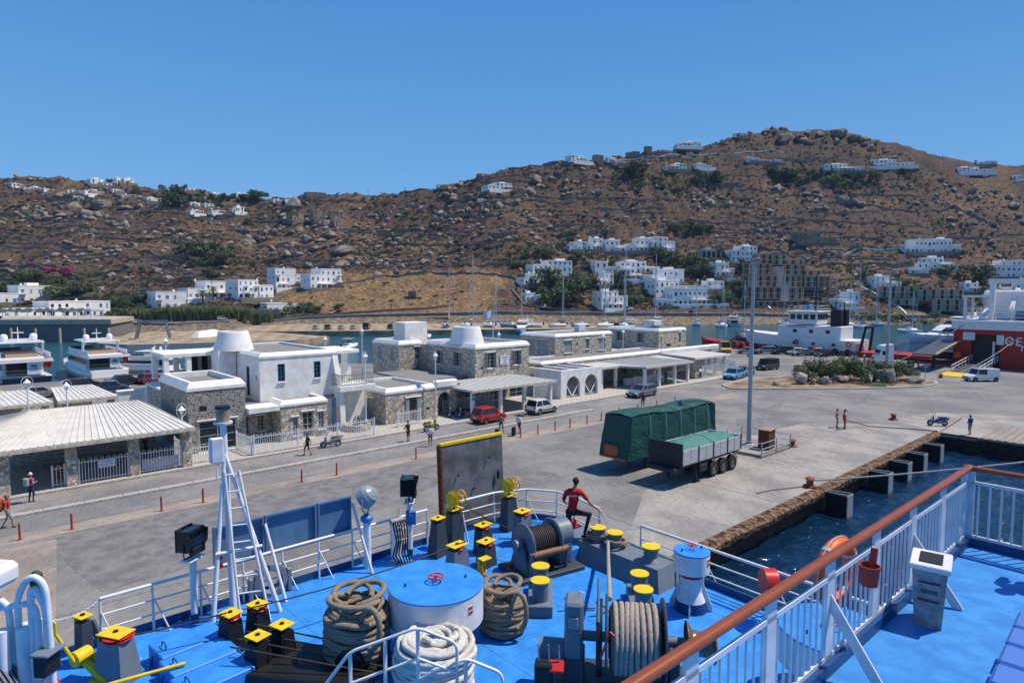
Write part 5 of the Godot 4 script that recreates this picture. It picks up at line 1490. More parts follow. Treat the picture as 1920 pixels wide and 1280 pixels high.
# white and stone houses on the slopes: x, y, z, width, height, storeys, kind, blue joinery, description
const HOUSES := [
	[43.3, 82.7, -539.7, 7.2, 3.2, 1, "w", 0, "small white cottage on the ridge at the picture's edge"],
	[51.0, 79.9, -529.8, 10.7, 4.3, 1, "w", 0, "low white villa on the ridge left of the wide one"],
	[58.8, 78.5, -522.6, 8.6, 3.9, 1, "w", 0, "low white house with a dark terrace on the left ridge"],
	[72.1, 78.3, -514.7, 10.0, 3.9, 1, "w", 0, "white flat-roofed house below the ridge cluster"],
	[81.5, 78.4, -510.0, 15.9, 5.1, 1, "w", 0, "long white house under the crowded left ridge"],
	[88.3, 86.6, -522.2, 14.5, 5.6, 2, "w", 0, "stepped white house high on the left ridge"],
	[99.9, 89.5, -523.3, 6.1, 4.9, 1, "w", 0, "narrow white block on the left ridge crest"],
	[105.0, 89.5, -521.6, 7.2, 5.3, 2, "w", 0, "tall white house at the end of the left ridge crest"],
	[95.1, 80.6, -508.0, 6.6, 3.3, 1, "w", 0, "small white hut below the left ridge crest"],
	[73.4, 74.3, -506.2, 9.2, 2.8, 1, "w", 0, "small white house half hidden among boulders on the left slope"],
	[102.2, 77.6, -500.5, 12.8, 2.9, 1, "w", 0, "low white wall-like house on the left slope"],
	[115.6, 74.8, -492.0, 15.5, 4.4, 1, "w", 0, "white house with terrace wall at the foot of the left ridge"],
	[141.9, 85.5, -498.7, 16.3, 3.5, 1, "w", 0, "white villa above the dark trees in the saddle"],
	[153.7, 80.7, -485.7, 10.0, 4.6, 1, "w", 0, "white house between trees in the saddle"],
	[168.1, 81.8, -478.8, 12.5, 4.3, 1, "w", 0, "white villa beside the round tree in the saddle"],
	[134.5, 71.4, -473.4, 7.0, 4.0, 1, "w", 0, "small white cube house below the saddle trees"],
	[130.9, 65.3, -461.8, 9.3, 3.9, 1, "w", 0, "white cottage lowest of the saddle group"],
	[144.7, 66.3, -459.3, 11.0, 4.0, 1, "w", 0, "white cottage with flat roof in the saddle group"],
	[142.8, 71.6, -471.4, 6.3, 3.3, 1, "w", 0, "tiny white outbuilding in the saddle group"],
	[156.7, 68.0, -455.8, 9.2, 5.2, 2, "w", 0, "white cube house at the right of the saddle group"],
	[185.1, 77.5, -455.5, 9.2, 3.1, 1, "w", 0, "small white house on the saddle skyline"],
	[191.2, 78.0, -447.4, 8.8, 3.5, 1, "w", 0, "white house by the pole on the saddle skyline"],
	[205.0, 82.8, -437.7, 15.4, 3.1, 1, "n", 0, "flat brown building on the skyline of the saddle"],
	[182.6, 61.2, -416.0, 15.5, 6.8, 2, "s", 0, "sand coloured stone ruin-like house among boulders, left block"],
	[192.6, 61.7, -404.1, 12.2, 7.5, 2, "s", 0, "sand coloured stone house among boulders, tallest block"],
	[200.2, 62.0, -396.9, 9.6, 6.4, 2, "s", 0, "sand coloured stone house among boulders, right block"],
	[197.9, 57.3, -388.3, 11.9, 4.2, 1, "s", 0, "low stone annexe below the sand coloured house"],
	[263.7, 85.2, -361.7, 11.9, 2.6, 1, "w", 0, "small white house on the skyline left of the rocky rise"],
	[277.2, 80.2, -322.8, 19.5, 6.4, 2, "w", 0, "white villa with wide terrace on the rocky rise"],
	[339.2, 104.3, -308.6, 16.7, 5.7, 2, "w", 0, "stepped white villa at the left end of the right ridge"],
	[353.7, 106.0, -302.1, 7.7, 5.4, 2, "n", 0, "brown unfinished house on the right ridge"],
	[360.4, 105.3, -296.6, 6.5, 4.2, 1, "w", 0, "white tower-like house on the right ridge"],
	[363.8, 103.1, -291.2, 8.8, 3.4, 1, "w", 0, "low white wing below the tower-like house"],
	[377.9, 111.3, -290.3, 10.2, 4.7, 1, "n", 0, "brown stone house on the right ridge"],
	[389.2, 113.6, -285.1, 5.5, 6.3, 2, "n", 0, "tall brown shell of a house on the right ridge"],
	[421.7, 121.1, -273.8, 19.4, 5.3, 2, "w", 0, "large white villa on the crest left of the summit"],
	[465.5, 132.5, -257.1, 8.4, 4.6, 1, "w", 0, "tiny white house just under the summit"],
	[394.5, 99.9, -266.9, 18.1, 6.2, 2, "w", 0, "white villa below the right ridge road"],
	[415.9, 102.4, -257.5, 14.5, 5.1, 1, "w", 0, "white villa with a grey terrace wall on the right ridge"],
	[455.5, 109.4, -238.1, 18.9, 4.8, 1, "w", 0, "long white villa under the summit, left one"],
	[469.1, 108.4, -229.4, 11.3, 4.8, 1, "w", 0, "white villa under the summit, right one"],
	[495.4, 100.9, -191.4, 29.6, 7.5, 2, "w", 0, "white villa with stepped terraces amid green shrubs"],
	[528.6, 105.6, -170.3, 32.0, 7.2, 2, "w", 0, "wide white villa with a long shaded terrace"],
	[573.3, 101.3, -129.7, 25.2, 5.6, 2, "w", 0, "white villa near the end of the right ridge"],
	[587.4, 107.9, -125.0, 12.1, 4.9, 1, "w", 0, "white house on the skyline at the end of the right ridge"],
	[585.0, 94.6, -103.4, 14.0, 4.3, 1, "w", 0, "white house cut by the picture's right edge on the ridge"],
	[288.8, 79.0, -310.8, 13.4, 2.5, 1, "n", 0, "long low grey building on the rocky rise"],
	[278.3, 37.9, -253.5, 10.0, 5.3, 2, "w", 0, "small white house leftmost of the upper row"],
	[287.7, 38.1, -248.9, 10.4, 7.2, 2, "w", 0, "white house second in the upper row"],
	[297.5, 37.2, -240.5, 12.9, 7.2, 2, "w", 0, "white house with dark openings in the middle of the upper row"],
	[308.4, 37.6, -233.0, 12.3, 7.9, 2, "w", 0, "white two-storey house fourth in the upper row"],
	[320.9, 37.5, -224.8, 14.6, 8.9, 3, "w", 0, "tallest white house at the end of the upper row"],
	[342.9, 33.7, -204.8, 14.6, 5.7, 2, "f", 0, "low raw concrete frame beside the white house"],
	[355.5, 32.4, -192.6, 15.9, 8.9, 3, "w", 0, "white house with a red flowering creeper above the concrete frame"],
	[410.6, 44.9, -173.8, 24.2, 6.7, 2, "n", 0, "brown stone building on terraces above the unfinished hotel"],
	[447.3, 38.3, -128.3, 19.4, 8.2, 2, "w", 0, "white house group on a grey plinth, left block"],
	[462.9, 38.5, -117.3, 15.9, 8.3, 2, "w", 0, "white house group on a grey plinth, right block"],
	[244.5, 22.5, -242.0, 22.0, 8.6, 3, "w", 0, "three-storey white hotel with shaded balconies among trees"],
	[228.7, 18.1, -240.2, 12.4, 5.8, 2, "w", 0, "low white wing below the three-storey hotel"],
	[274.4, 24.0, -229.7, 12.4, 6.8, 2, "w", 0, "white balconied house upper left of the village"],
	[291.5, 25.0, -219.3, 21.8, 6.3, 2, "w", 0, "long white house with a row of windows in the village"],
	[263.8, 17.4, -221.4, 10.8, 7.1, 2, "w", 0, "white house with two balcony rows lower left of the village"],
	[280.6, 20.4, -216.6, 11.6, 6.4, 2, "w", 0, "white house with small windows in the village centre"],
	[293.3, 19.2, -205.4, 22.1, 7.6, 2, "w", 1, "white house with a blue window at the top right of the village"],
	[287.4, 13.4, -194.9, 25.3, 7.3, 2, "w", 0, "wide white house in the middle of the village"],
	[286.5, 8.0, -179.9, 27.1, 8.4, 2, "w", 0, "white house with arches at the village's lower edge"],
	[305.0, 13.4, -183.9, 14.8, 6.8, 2, "w", 0, "white house at the right end of the village"],
	[330.4, 22.8, -189.9, 11.8, 7.8, 2, "w", 0, "white house with two gables of terraces among trees"],
	[214.5, 9.2, -224.4, 8.3, 4.7, 1, "w", 0, "small white shed-like house above the boatyard"],
	[245.4, 6.0, -201.1, 15.2, 8.6, 3, "w", 0, "white house with arched porch above the moored yachts"],
	[269.3, 6.5, -186.2, 9.0, 4.5, 1, "w", 0, "low white taverna by the shore road"],
	[341.6, 5.8, -128.1, 11.9, 8.4, 2, "w", 1, "white house with square blue windows beside the unfinished hotel"],
	[387.9, 16.7, -125.2, 15.0, 6.2, 2, "w", 0, "white bungalow with three dark arches"],
	[419.4, 23.9, -118.6, 9.8, 6.8, 2, "w", 0, "white house with one window on the right slope"],
	[437.4, 27.9, -114.5, 16.4, 6.6, 2, "w", 0, "white house joined to a grey terrace on the right slope"],
	[453.4, 22.6, -84.7, 22.9, 9.8, 3, "w", 0, "large white house beside the round tree on the right slope"],
	[417.5, 13.5, -91.0, 11.0, 5.5, 2, "w", 0, "small white house with a flat roof near the red ferry"],
	[426.9, 12.9, -79.5, 11.5, 4.3, 1, "w", 0, "low white house just above the red ferry"],
	[404.5, 5.8, -73.3, 19.2, 7.6, 2, "w", 0, "white house partly hidden by the red ferry"],
	[430.5, 11.7, -71.5, 8.8, 9.4, 3, "w", 0, "tall white house at the picture's right edge"],
	[26.8, 9.6, -345.9, 20.6, 7.6, 2, "w", 1, "white hotel with a row of blue doors at the picture's left edge"],
	[30.9, 1.7, -290.0, 39.8, 9.2, 3, "w", 0, "long white waterfront hotel with a creeper-covered pergola"],
	[75.0, 7.4, -295.9, 17.6, 7.2, 2, "w", 1, "white house with bright blue shutters behind the reeds"],
	[91.8, 11.6, -311.6, 19.5, 7.8, 2, "w", 0, "white house with a stepped roof behind the palm"],
	[108.0, 11.3, -300.8, 17.7, 8.6, 3, "w", 1, "white house with a rounded corner left of the blue-windowed pair"],
	[135.9, 15.9, -325.8, 16.1, 10.5, 3, "w", 1, "left of the pair of white apartment houses with blue windows"],
	[148.2, 16.1, -311.4, 17.6, 10.2, 3, "w", 1, "right of the pair of white apartment houses with blue windows"],
	[116.5, 5.0, -287.8, 14.3, 4.9, 1, "w", 0, "small white house with a porch above the boatyard road"],
]

# trees and shrubs: x, y, z, height, leaf
const TREES := [
	[24.8, 11.3, -355.3, 6.5, "leaf"],
	[34.5, 17.5, -375.7, 6.5, "leaf"],
	[39.1, 10.2, -338.9, 6.0, "leaf_light"],
	[31.1, 18.8, -383.3, 5.1, "leaf"],
	[41.2, 22.2, -389.1, 3.7, "flower"],
	[47.8, 21.4, -381.7, 4.2, "flower"],
	[37.1, 26.0, -405.1, 2.7, "flower"],
	[37.6, 20.8, -386.2, 2.3, "flower"],
	[45.2, 11.3, -340.4, 5.2, "leaf"],
	[50.2, 12.0, -340.5, 5.3, "leaf_dark"],
	[57.7, 11.1, -331.0, 1.9, "leaf_dark"],
	[64.8, 7.6, -301.5, 5.3, "leaf_dark"],
	[54.8, 3.0, -272.1, 4.4, "leaf"],
	[56.1, 7.1, -301.2, 4.4, "leaf"],
	[104.7, 20.3, -344.8, 4.9, "leaf_dark"],
	[83.3, 6.9, -287.5, 2.2, "leaf_olive"],
	[66.8, 2.5, -262.2, 5.2, "leaf_reed"],
	[70.7, 2.5, -259.5, 5.6, "leaf_reed"],
	[63.8, 2.5, -264.7, 4.4, "leaf_reed"],
	[78.1, 2.4, -255.9, 5.3, "leaf_reed"],
	[82.8, 2.4, -252.4, 5.3, "leaf_reed"],
	[91.9, 3.7, -258.2, 5.5, "leaf_reed"],
	[75.5, 2.8, -260.0, 4.5, "leaf"],
	[119.8, 4.0, -274.6, 4.3, "leaf_olive"],
	[123.1, 3.6, -268.2, 3.8, "leaf"],
	[125.0, 5.3, -277.7, 3.4, "leaf"],
	[135.4, 5.3, -267.8, 2.9, "leaf_dark"],
	[112.6, 2.8, -273.6, 1.9, "leaf_olive"],
	[125.2, 78.2, -492.8, 9.0, "leaf_dark"],
	[123.6, 69.7, -474.7, 9.4, "leaf_dark"],
	[133.8, 84.1, -498.7, 5.4, "leaf_dark"],
	[157.2, 77.7, -476.6, 5.4, "leaf_dark"],
	[172.6, 77.8, -467.5, 8.5, "leaf_dark"],
	[136.8, 74.9, -479.5, 4.5, "leaf_dark"],
	[149.3, 76.9, -479.9, 5.3, "leaf_dark"],
	[166.8, 78.5, -472.3, 4.6, "leaf_dark"],
	[104.2, 78.5, -501.2, 5.2, "leaf_dark"],
	[95.2, 91.5, -527.1, 3.0, "leaf_dark"],
	[149.4, 72.1, -469.4, 3.7, "leaf_dark"],
	[105.7, 33.2, -388.3, 9.0, "leaf_olive"],
	[111.2, 30.7, -378.9, 10.1, "leaf_olive"],
	[116.5, 28.5, -369.4, 7.6, "leaf_olive"],
	[126.2, 33.7, -381.2, 6.1, "leaf_olive"],
	[105.1, 26.7, -367.6, 5.2, "leaf_olive"],
	[120.6, 37.2, -395.5, 5.0, "leaf_olive"],
	[157.6, 58.8, -432.7, 5.0, "leaf_olive"],
	[145.8, 28.6, -365.2, 4.3, "leaf_dark"],
	[133.2, 31.0, -367.6, 3.0, "leaf_olive"],
	[220.7, 60.5, -371.3, 3.5, "leaf"],
	[211.4, 45.7, -342.2, 3.3, "leaf"],
	[362.9, 93.5, -278.9, 9.8, "leaf_dark"],
	[369.1, 95.8, -276.9, 6.8, "leaf_dark"],
	[408.2, 89.0, -246.4, 9.1, "leaf_dark"],
	[397.4, 87.2, -250.2, 6.0, "leaf_dark"],
	[356.4, 82.9, -269.4, 4.4, "leaf_dark"],
	[371.7, 83.5, -260.8, 4.4, "leaf"],
	[460.5, 93.7, -215.7, 9.4, "leaf_dark"],
	[461.0, 97.6, -222.0, 6.3, "leaf_dark"],
	[473.0, 94.8, -204.0, 6.2, "leaf"],
	[478.3, 90.0, -191.2, 7.7, "leaf_light"],
	[490.4, 92.0, -181.4, 6.2, "leaf_dark"],
	[501.1, 92.4, -174.6, 7.8, "leaf_dark"],
	[479.3, 86.7, -184.2, 6.1, "leaf_light"],
	[484.9, 97.0, -195.9, 5.5, "leaf"],
	[478.3, 94.7, -198.7, 4.7, "leaf_dark"],
	[462.8, 90.3, -207.1, 3.9, "leaf"],
	[527.5, 99.6, -162.4, 3.9, "leaf"],
	[540.1, 101.4, -155.8, 4.0, "leaf_olive"],
	[346.9, 51.0, -230.9, 6.1, "leaf_olive"],
	[355.5, 50.5, -225.0, 6.8, "leaf_dark"],
	[365.9, 51.1, -220.0, 4.8, "leaf_dark"],
	[283.6, 45.5, -262.7, 5.8, "leaf_olive"],
	[304.1, 48.1, -255.3, 4.6, "leaf_olive"],
	[271.4, 39.7, -259.8, 4.4, "leaf_olive"],
	[255.7, 33.4, -257.1, 6.0, "leaf"],
	[267.4, 30.4, -245.6, 5.4, "leaf_dark"],
	[273.6, 31.8, -245.1, 4.9, "leaf"],
	[235.8, 26.9, -255.5, 5.2, "leaf"],
	[245.6, 32.6, -261.6, 3.6, "leaf"],
	[232.0, 15.2, -231.3, 9.8, "leaf_olive"],
	[230.5, 8.3, -215.0, 12.0, "leaf"],
	[220.9, 6.9, -214.7, 8.7, "leaf"],
	[248.5, 15.3, -224.3, 8.3, "leaf_dark"],
	[256.4, 16.7, -223.9, 6.2, "leaf"],
	[272.0, 18.2, -216.9, 6.9, "leaf_dark"],
	[270.6, 15.3, -210.5, 5.1, "leaf"],
	[313.6, 32.2, -219.2, 7.5, "leaf_dark"],
	[312.4, 27.6, -211.1, 7.9, "leaf_dark"],
	[322.8, 29.0, -207.3, 6.2, "leaf"],
	[318.4, 22.9, -197.6, 7.2, "leaf_dark"],
	[329.4, 27.8, -201.0, 5.5, "leaf"],
	[311.5, 22.9, -201.6, 6.0, "leaf_dark"],
	[337.4, 26.2, -192.2, 6.1, "leaf"],
	[343.6, 24.6, -184.0, 7.9, "leaf_dark"],
	[321.7, 15.4, -176.6, 5.2, "leaf"],
	[328.8, 31.0, -207.7, 4.4, "leaf_dark"],
	[285.1, 15.3, -200.7, 4.5, "leaf_light"],
	[293.1, 7.1, -172.4, 5.4, "leaf"],
	[292.8, 8.4, -176.7, 4.4, "leaf"],
	[259.0, 7.7, -196.4, 4.3, "leaf"],
	[300.9, 5.8, -162.1, 5.9, "leaf_dark"],
	[301.0, 8.4, -171.0, 6.0, "leaf"],
	[306.1, 19.8, -198.1, 2.3, "flower"],
	[263.5, 9.3, -198.1, 1.6, "flower"],
	[373.0, 38.4, -191.5, 3.9, "leaf"],
	[417.8, 38.4, -151.5, 3.9, "leaf_olive"],
	[389.4, 21.5, -136.4, 4.2, "leaf"],
	[394.9, 16.9, -119.1, 4.1, "leaf"],
	[403.6, 21.5, -124.6, 3.6, "leaf"],
	[435.4, 20.0, -94.5, 9.0, "leaf_dark"],
	[445.6, 38.5, -129.4, 3.9, "leaf"],
	[430.3, 23.2, -108.2, 6.1, "leaf"],
	[386.2, 5.8, -89.5, 4.3, "leaf_light"],
	[355.5, 1.0, -92.9, 3.1, "leaf_olive"],
	[331.3, -0.0, -107.1, 3.5, "leaf_light"],
	[337.9, -0.0, -101.2, 3.5, "leaf_light"],
	[325.5, -0.0, -112.1, 3.5, "leaf_light"],
	[429.4, 15.4, -85.2, 2.9, "leaf"],
	[413.6, 11.1, -85.3, 5.1, "leaf_olive"],
	[461.6, 24.7, -82.0, 3.7, "leaf_dark"],
	[462.3, 35.1, -109.8, 4.6, "leaf"],
	[399.6, 15.4, -111.4, 2.9, "leaf"],
	[319.4, 11.1, -166.2, 4.5, "leaf_dark"],
]
const PALMS := [
	[84.7, 7.5, -290.8, 8.2],
	[92.8, 10.1, -302.8, 7.2],
	[74.7, 7.6, -296.2, 4.1],
	[105.1, 10.1, -294.6, 4.3],
	[98.4, 10.1, -299.0, 3.4],
	[310.1, 9.7, -168.6, 8.3],
	[298.5, 6.6, -166.5, 5.9],
	[584.2, 108.8, -129.9, 4.1],
	[588.1, 108.1, -124.1, 4.0],
	[592.1, 107.9, -119.1, 3.6],
]

# boulder clusters: x, z, spread across, spread in depth, count, size
const CLUSTERS := [
	[58.0, -493.0, 30.4, 18.5, 26, 8.1],
	[79.7, -478.4, 23.9, 21.3, 22, 8.9],
	[46.3, -485.5, 19.6, 12.8, 12, 5.9],
	[91.9, -445.8, 29.5, 37.0, 30, 3.9],
	[74.5, -507.6, 35.6, 8.3, 14, 4.3],
	[161.5, -424.8, 14.1, 20.5, 16, 9.2],
	[173.8, -395.3, 17.1, 31.3, 30, 7.5],
	[188.5, -366.9, 19.9, 30.3, 34, 7.3],
	[199.0, -334.1, 19.1, 29.7, 26, 5.7],
	[189.3, -397.3, 21.1, 15.0, 18, 7.0],
	[72.8, -405.4, 17.5, 18.6, 16, 4.1],
	[259.6, -346.6, 21.6, 11.5, 22, 7.2],
	[269.2, -309.1, 20.5, 12.9, 24, 7.5],
	[297.4, -309.3, 21.4, 12.2, 18, 6.4],
	[321.0, -302.6, 18.3, 9.5, 16, 7.3],
	[502.8, -234.6, 25.5, 6, 12, 11.1],
	[529.4, -200.9, 21.0, 6, 10, 8.4],
	[535.0, -179.7, 16.4, 6.8, 10, 5.7],
	[394.5, -237.8, 22.0, 6.5, 12, 8.1],
	[454.2, -184.6, 18.4, 8.3, 10, 8.8],
	[469.8, -173.3, 14.8, 7.1, 8, 8.1],
	[416.3, -210.8, 14.5, 6, 8, 6.5],
	[342.8, -244.1, 20.5, 10.5, 16, 5.5],
	[526.2, -131.3, 26.2, 16.3, 18, 6.7],
	[549.6, -105.8, 18.6, 19.8, 14, 7.4],
	[510.3, -114.7, 21.3, 13.8, 12, 5.7],
	[196.3, -301.7, 17.8, 14.8, 16, 4.7],
	[174.5, -327.5, 15.0, 14.6, 16, 4.8],
	[275.6, -281.8, 19.7, 12.9, 18, 4.6],
	[328.4, -262.6, 20.7, 10.2, 14, 4.8],
	[247.1, -313.7, 19.9, 14.5, 18, 4.6],
]

# field walls: description, then points x, y, z
const FIELD_WALLS := [
	["long grey field wall climbing above the straw field", [[76.3, 7.0, -290.6], [98.4, 10.1, -299.0], [136.8, 13.8, -312.8], [156.2, 16.6, -304.9], [178.6, 21.0, -300.2], [195.5, 22.4, -285.0], [209.6, 21.7, -266.3]]],
	["field wall continuing past the straw field", [[209.6, 21.7, -266.3], [223.9, 20.8, -248.6], [223.0, 15.2, -235.6]]],
	["stone wall below the hotel garden", [[213.2, 13.8, -236.8], [205.5, 6.3, -218.9], [220.8, 4.5, -207.7], [234.8, 4.8, -203.2]]],
	["low wall along the boatyard road", [[103.5, 1.3, -269.3], [131.6, 3.2, -257.5], [165.7, 5.3, -241.9], [177.7, 6.4, -237.8]]],
	["dry stone wall curving over the right slope", [[401.4, 53.6, -199.3], [459.5, 74.3, -183.2], [486.6, 65.9, -145.5], [519.2, 68.6, -126.2], [518.8, 57.9, -104.9]]],
	["dry stone wall left of the upper row of houses", [[258.0, 40.1, -268.2], [295.2, 47.9, -260.4], [316.2, 51.9, -252.8]]],
	["white-topped road wall along the right ridge", [[343.1, 106.0, -308.1], [379.4, 108.2, -284.8], [431.2, 113.6, -260.8], [482.3, 116.2, -228.6]]],
	["dry stone wall across the left slope, upper one", [[27.4, 35.3, -440.8], [54.8, 38.5, -432.1], [86.2, 36.3, -407.9], [102.9, 29.9, -378.6]]],
	["dry stone wall across the left slope, lower one", [[33.4, 25.9, -407.5], [55.3, 20.3, -372.9], [85.5, 21.9, -361.6]]],
	["stone wall by the white house group", [[401.7, 34.9, -159.0], [427.9, 38.5, -144.4], [440.1, 38.5, -133.6]]],
	["pale stepped wall descending beside the unfinished hotel", [[339.0, 21.4, -179.9], [325.0, 12.5, -166.2], [309.2, 4.5, -150.9]]],
	["white winding wall right of the unfinished hotel", [[374.0, 16.9, -136.2], [372.7, 12.5, -124.9], [358.2, 4.5, -107.5], [350.6, 2.2, -102.8]]],
]

const UTILITY_POLES := [
	[67.5, 36.0, -417.6, 11.9],
	[183.1, 27.4, -319.1, 18.0],
	[206.6, 22.3, -271.6, 11.9],
	[148.2, 3.2, -243.5, 5.1],
	[206.6, 8.7, -225.7, 7.6],
	[561.8, 112.6, -154.6, 4.1],
	[567.1, 111.3, -149.0, 4.9],
	[569.3, 111.4, -147.5, 4.9],
	[381.0, 9.7, -108.4, 9.5],
	[331.7, 9.7, -152.0, 8.4],
	[128.1, 67.5, -466.8, 7.2],
	[332.9, 105.5, -313.9, 3.0],
	[248.4, 83.9, -387.3, 3.0],
	[232.1, 82.6, -410.4, 3.5],
	[419.7, 9.7, -73.9, 11.2],
	[87.1, 6.9, -286.0, 11.3],
	[44.9, 26.0, -400.2, 8.2],
]
const THICKETS := [[362, -276, 11, 5, 60], [377, -260, 22, 5, 80], [410, -248, 15, 5, 60], [463, -215, 16, 5, 60], [486, -187, 27, 7, 150], [527, -162, 16, 5, 40], [238, -235, 17, 18, 110], [271, -239, 15, 14, 70], [267, -206, 17, 16, 90], [318, -208, 18, 15, 120], [323, -184, 18, 20, 130], [387, -130, 18, 22, 80], [391, -100, 20, 22, 90], [438, -87, 15, 20, 60], [57, -301, 13, 23, 80], [39, -362, 20, 20, 110], [117, -381, 18, 18, 110], [136, -484, 19, 9, 60], [166, -474, 15, 6, 50], [214, -347, 27, 28, 60], [120, -276, 12, 11, 50], [355, -229, 17, 6, 50], [234, -264, 12, 9, 40], [336, -103, 30, 9, 90]]

func hull_rings(L, B, free, draft, n = 12, fine = 0.9) -> Array:
	var out = []
	for i in n + 1:
		var t = float(i) / n
		var b = B * 0.5 * (0.86 + 0.14 * sin(minf(t * 3.0, 1.57))) * pow(maxf(0.0, 1.0 - pow(t, 3.2)), 0.75 * fine) + 0.03
		var top = free * (1.0 + 0.35 * t * t)
		var z = -L * t - (0.0 if t < 1 else 0.0)
		var f = minf(1.0, t * t * 1.3)
		out.append([V(-b, top, z - L * 0.06 * f), V(-b * 0.97, top * 0.45, z - L * 0.03 * f), V(-b * 0.8, -draft * 0.4, z), V(0, -draft, z), V(b * 0.8, -draft * 0.4, z), V(b * 0.97, top * 0.45, z - L * 0.03 * f), V(b, top, z - L * 0.06 * f)])
	return out

func motor_yacht(label, at, turn, L, B, hull, banner = false, group = "motor yachts moored stern-to"):
	var o = thing("motor_yacht", label, "yacht", at, turn, group)
	var kk = clampf(L / 23.0, 0.45, 1.1)
	L /= kk
	B /= kk
	o.scale = Vector3.ONE * kk
	P(o, "hull", G().loft(hull_rings(L, B, 1.9, 0.8), true), hull)
	P(o, "swim_platform", G().cbox(V(0, 0.45, 0.9), V(B * 0.85, 0.18, 1.9), 0.05), M.boat_tan)
	P(o, "transom", G().cbox(V(0, 1.15, 0.06), V(B * 0.84, 1.5, 0.14), 0.05), hull)
	P(o, "deck", G().cbox(V(0, 1.95, -L * 0.36), V(B * 0.9, 0.14, L * 0.7), 0.05), M.boat_white)
	var sal = P(o, "saloon", G().loft(deck_rings(B * 0.38, 2.0, 4.1, -L * 0.16, -L * 0.66, -L * 0.78), false), M.boat_white)
	P(sal, "window_band", G().loft(deck_rings(B * 0.39, 2.75, 3.55, -L * 0.165, -L * 0.675, -L * 0.745), false), M.glass_dark)
	P(sal, "cockpit_door", G().box(V(0, 3.0, -L * 0.155), V(B * 0.6, 1.9, 0.08)), M.glass_dark)
	var fb = P(o, "flybridge", G().loft(deck_rings(B * 0.48, 4.0, 4.45, L * 0.02, -L * 0.6, -L * 0.66), false), M.boat_white)
	for s in [-1, 1]: P(fb, "bulwark", G().cbox(V(s * B * 0.44, 4.8, -L * 0.28), V(0.14, 0.8, L * 0.5), 0.04), M.boat_white)
	P(fb, "seating", G().cbox(V(0, 4.75, -L * 0.22), V(B * 0.6, 0.6, L * 0.12), 0.08), M.boat_tan)
	P(fb, "windscreen", G().box(V(0, 5.0, -L * 0.55), V(B * 0.75, 0.8, 0.06), rotx(0.6)), M.glass_dark)
	var top = P(o, "hardtop", G().loft(deck_rings(B * 0.42, 6.45, 6.7, -L * 0.14, -L * 0.46, -L * 0.52), false), M.boat_white)
	for s in [-1, 1]:
		P(top, "arch_leg", G().box(V(s * B * 0.4, 5.4, -L * 0.2), V(0.18, 2.4, 0.9), rotx(0.35)), M.boat_white)
		P(top, "radar_dome", G().lathe([U(0.28, 6.7), U(0.46, 6.95), U(0.5, 7.2), U(0.42, 7.5), U(0.22, 7.66), U(0, 7.7)], 14, V(s * B * 0.27, 0, -L * 0.25)), M.boat_white)
	P(top, "radar_mast", G().cyl(V(0, 6.7, -L * 0.28), V(0, 8.6, -L * 0.28), 0.09, 0.05, 8).box(V(0, 7.8, -L * 0.28), V(1.4, 0.12, 0.2)), M.boat_white)
	P(o, "stern_rail", G().box(V(0, 2.9, 0), V(B * 0.8, 0.06, 0.06)).box(V(0, 2.5, 0), V(B * 0.8, 0.04, 0.04)), M.chrome)
	if banner:
		P(o, "banner", G().box(V(B * 0.12, 3.2, 0.12), V(1.5, 1.8, 0.03)), M.white_metal)
		P(o, "banner_print", G().box(V(B * 0.12, 3.45, 0.14), V(0.7, 0.35, 0.02)).box(V(B * 0.12, 3.1, 0.14), V(0.9, 0.12, 0.02)).box(V(B * 0.12, 2.85, 0.14), V(1.0, 0.08, 0.02)), M.bright_blue)
		P(o, "ensign", wavy(0.9, 1.5), M.red, V(B * 0.3, 4.6, 0.2))
	return o

func wavy(w, h) -> MB:
	var mb = G()
	for i in 5:
		var a = i / 5.0
		var b = (i + 1) / 5.0
		mb.quad(V(a * w, 0, sin(a * 5) * 0.08), V(b * w, -0.06 * b, sin(b * 5) * 0.08), V(b * w * 0.9, -h, sin(b * 5) * 0.1), V(a * w * 0.9, -h, sin(a * 5) * 0.1))
	return mb

func deck_rings(hb, y0, y1, zs, zf, zt) -> Array:
	return [[V(-hb, y0, zs), V(hb, y0, zs), V(hb * 0.8, y0, zt), V(-hb * 0.8, y0, zt)], [V(-hb * 0.95, y1, zs), V(hb * 0.95, y1, zs), V(hb * 0.75, y1, zf), V(-hb * 0.75, y1, zf)]]

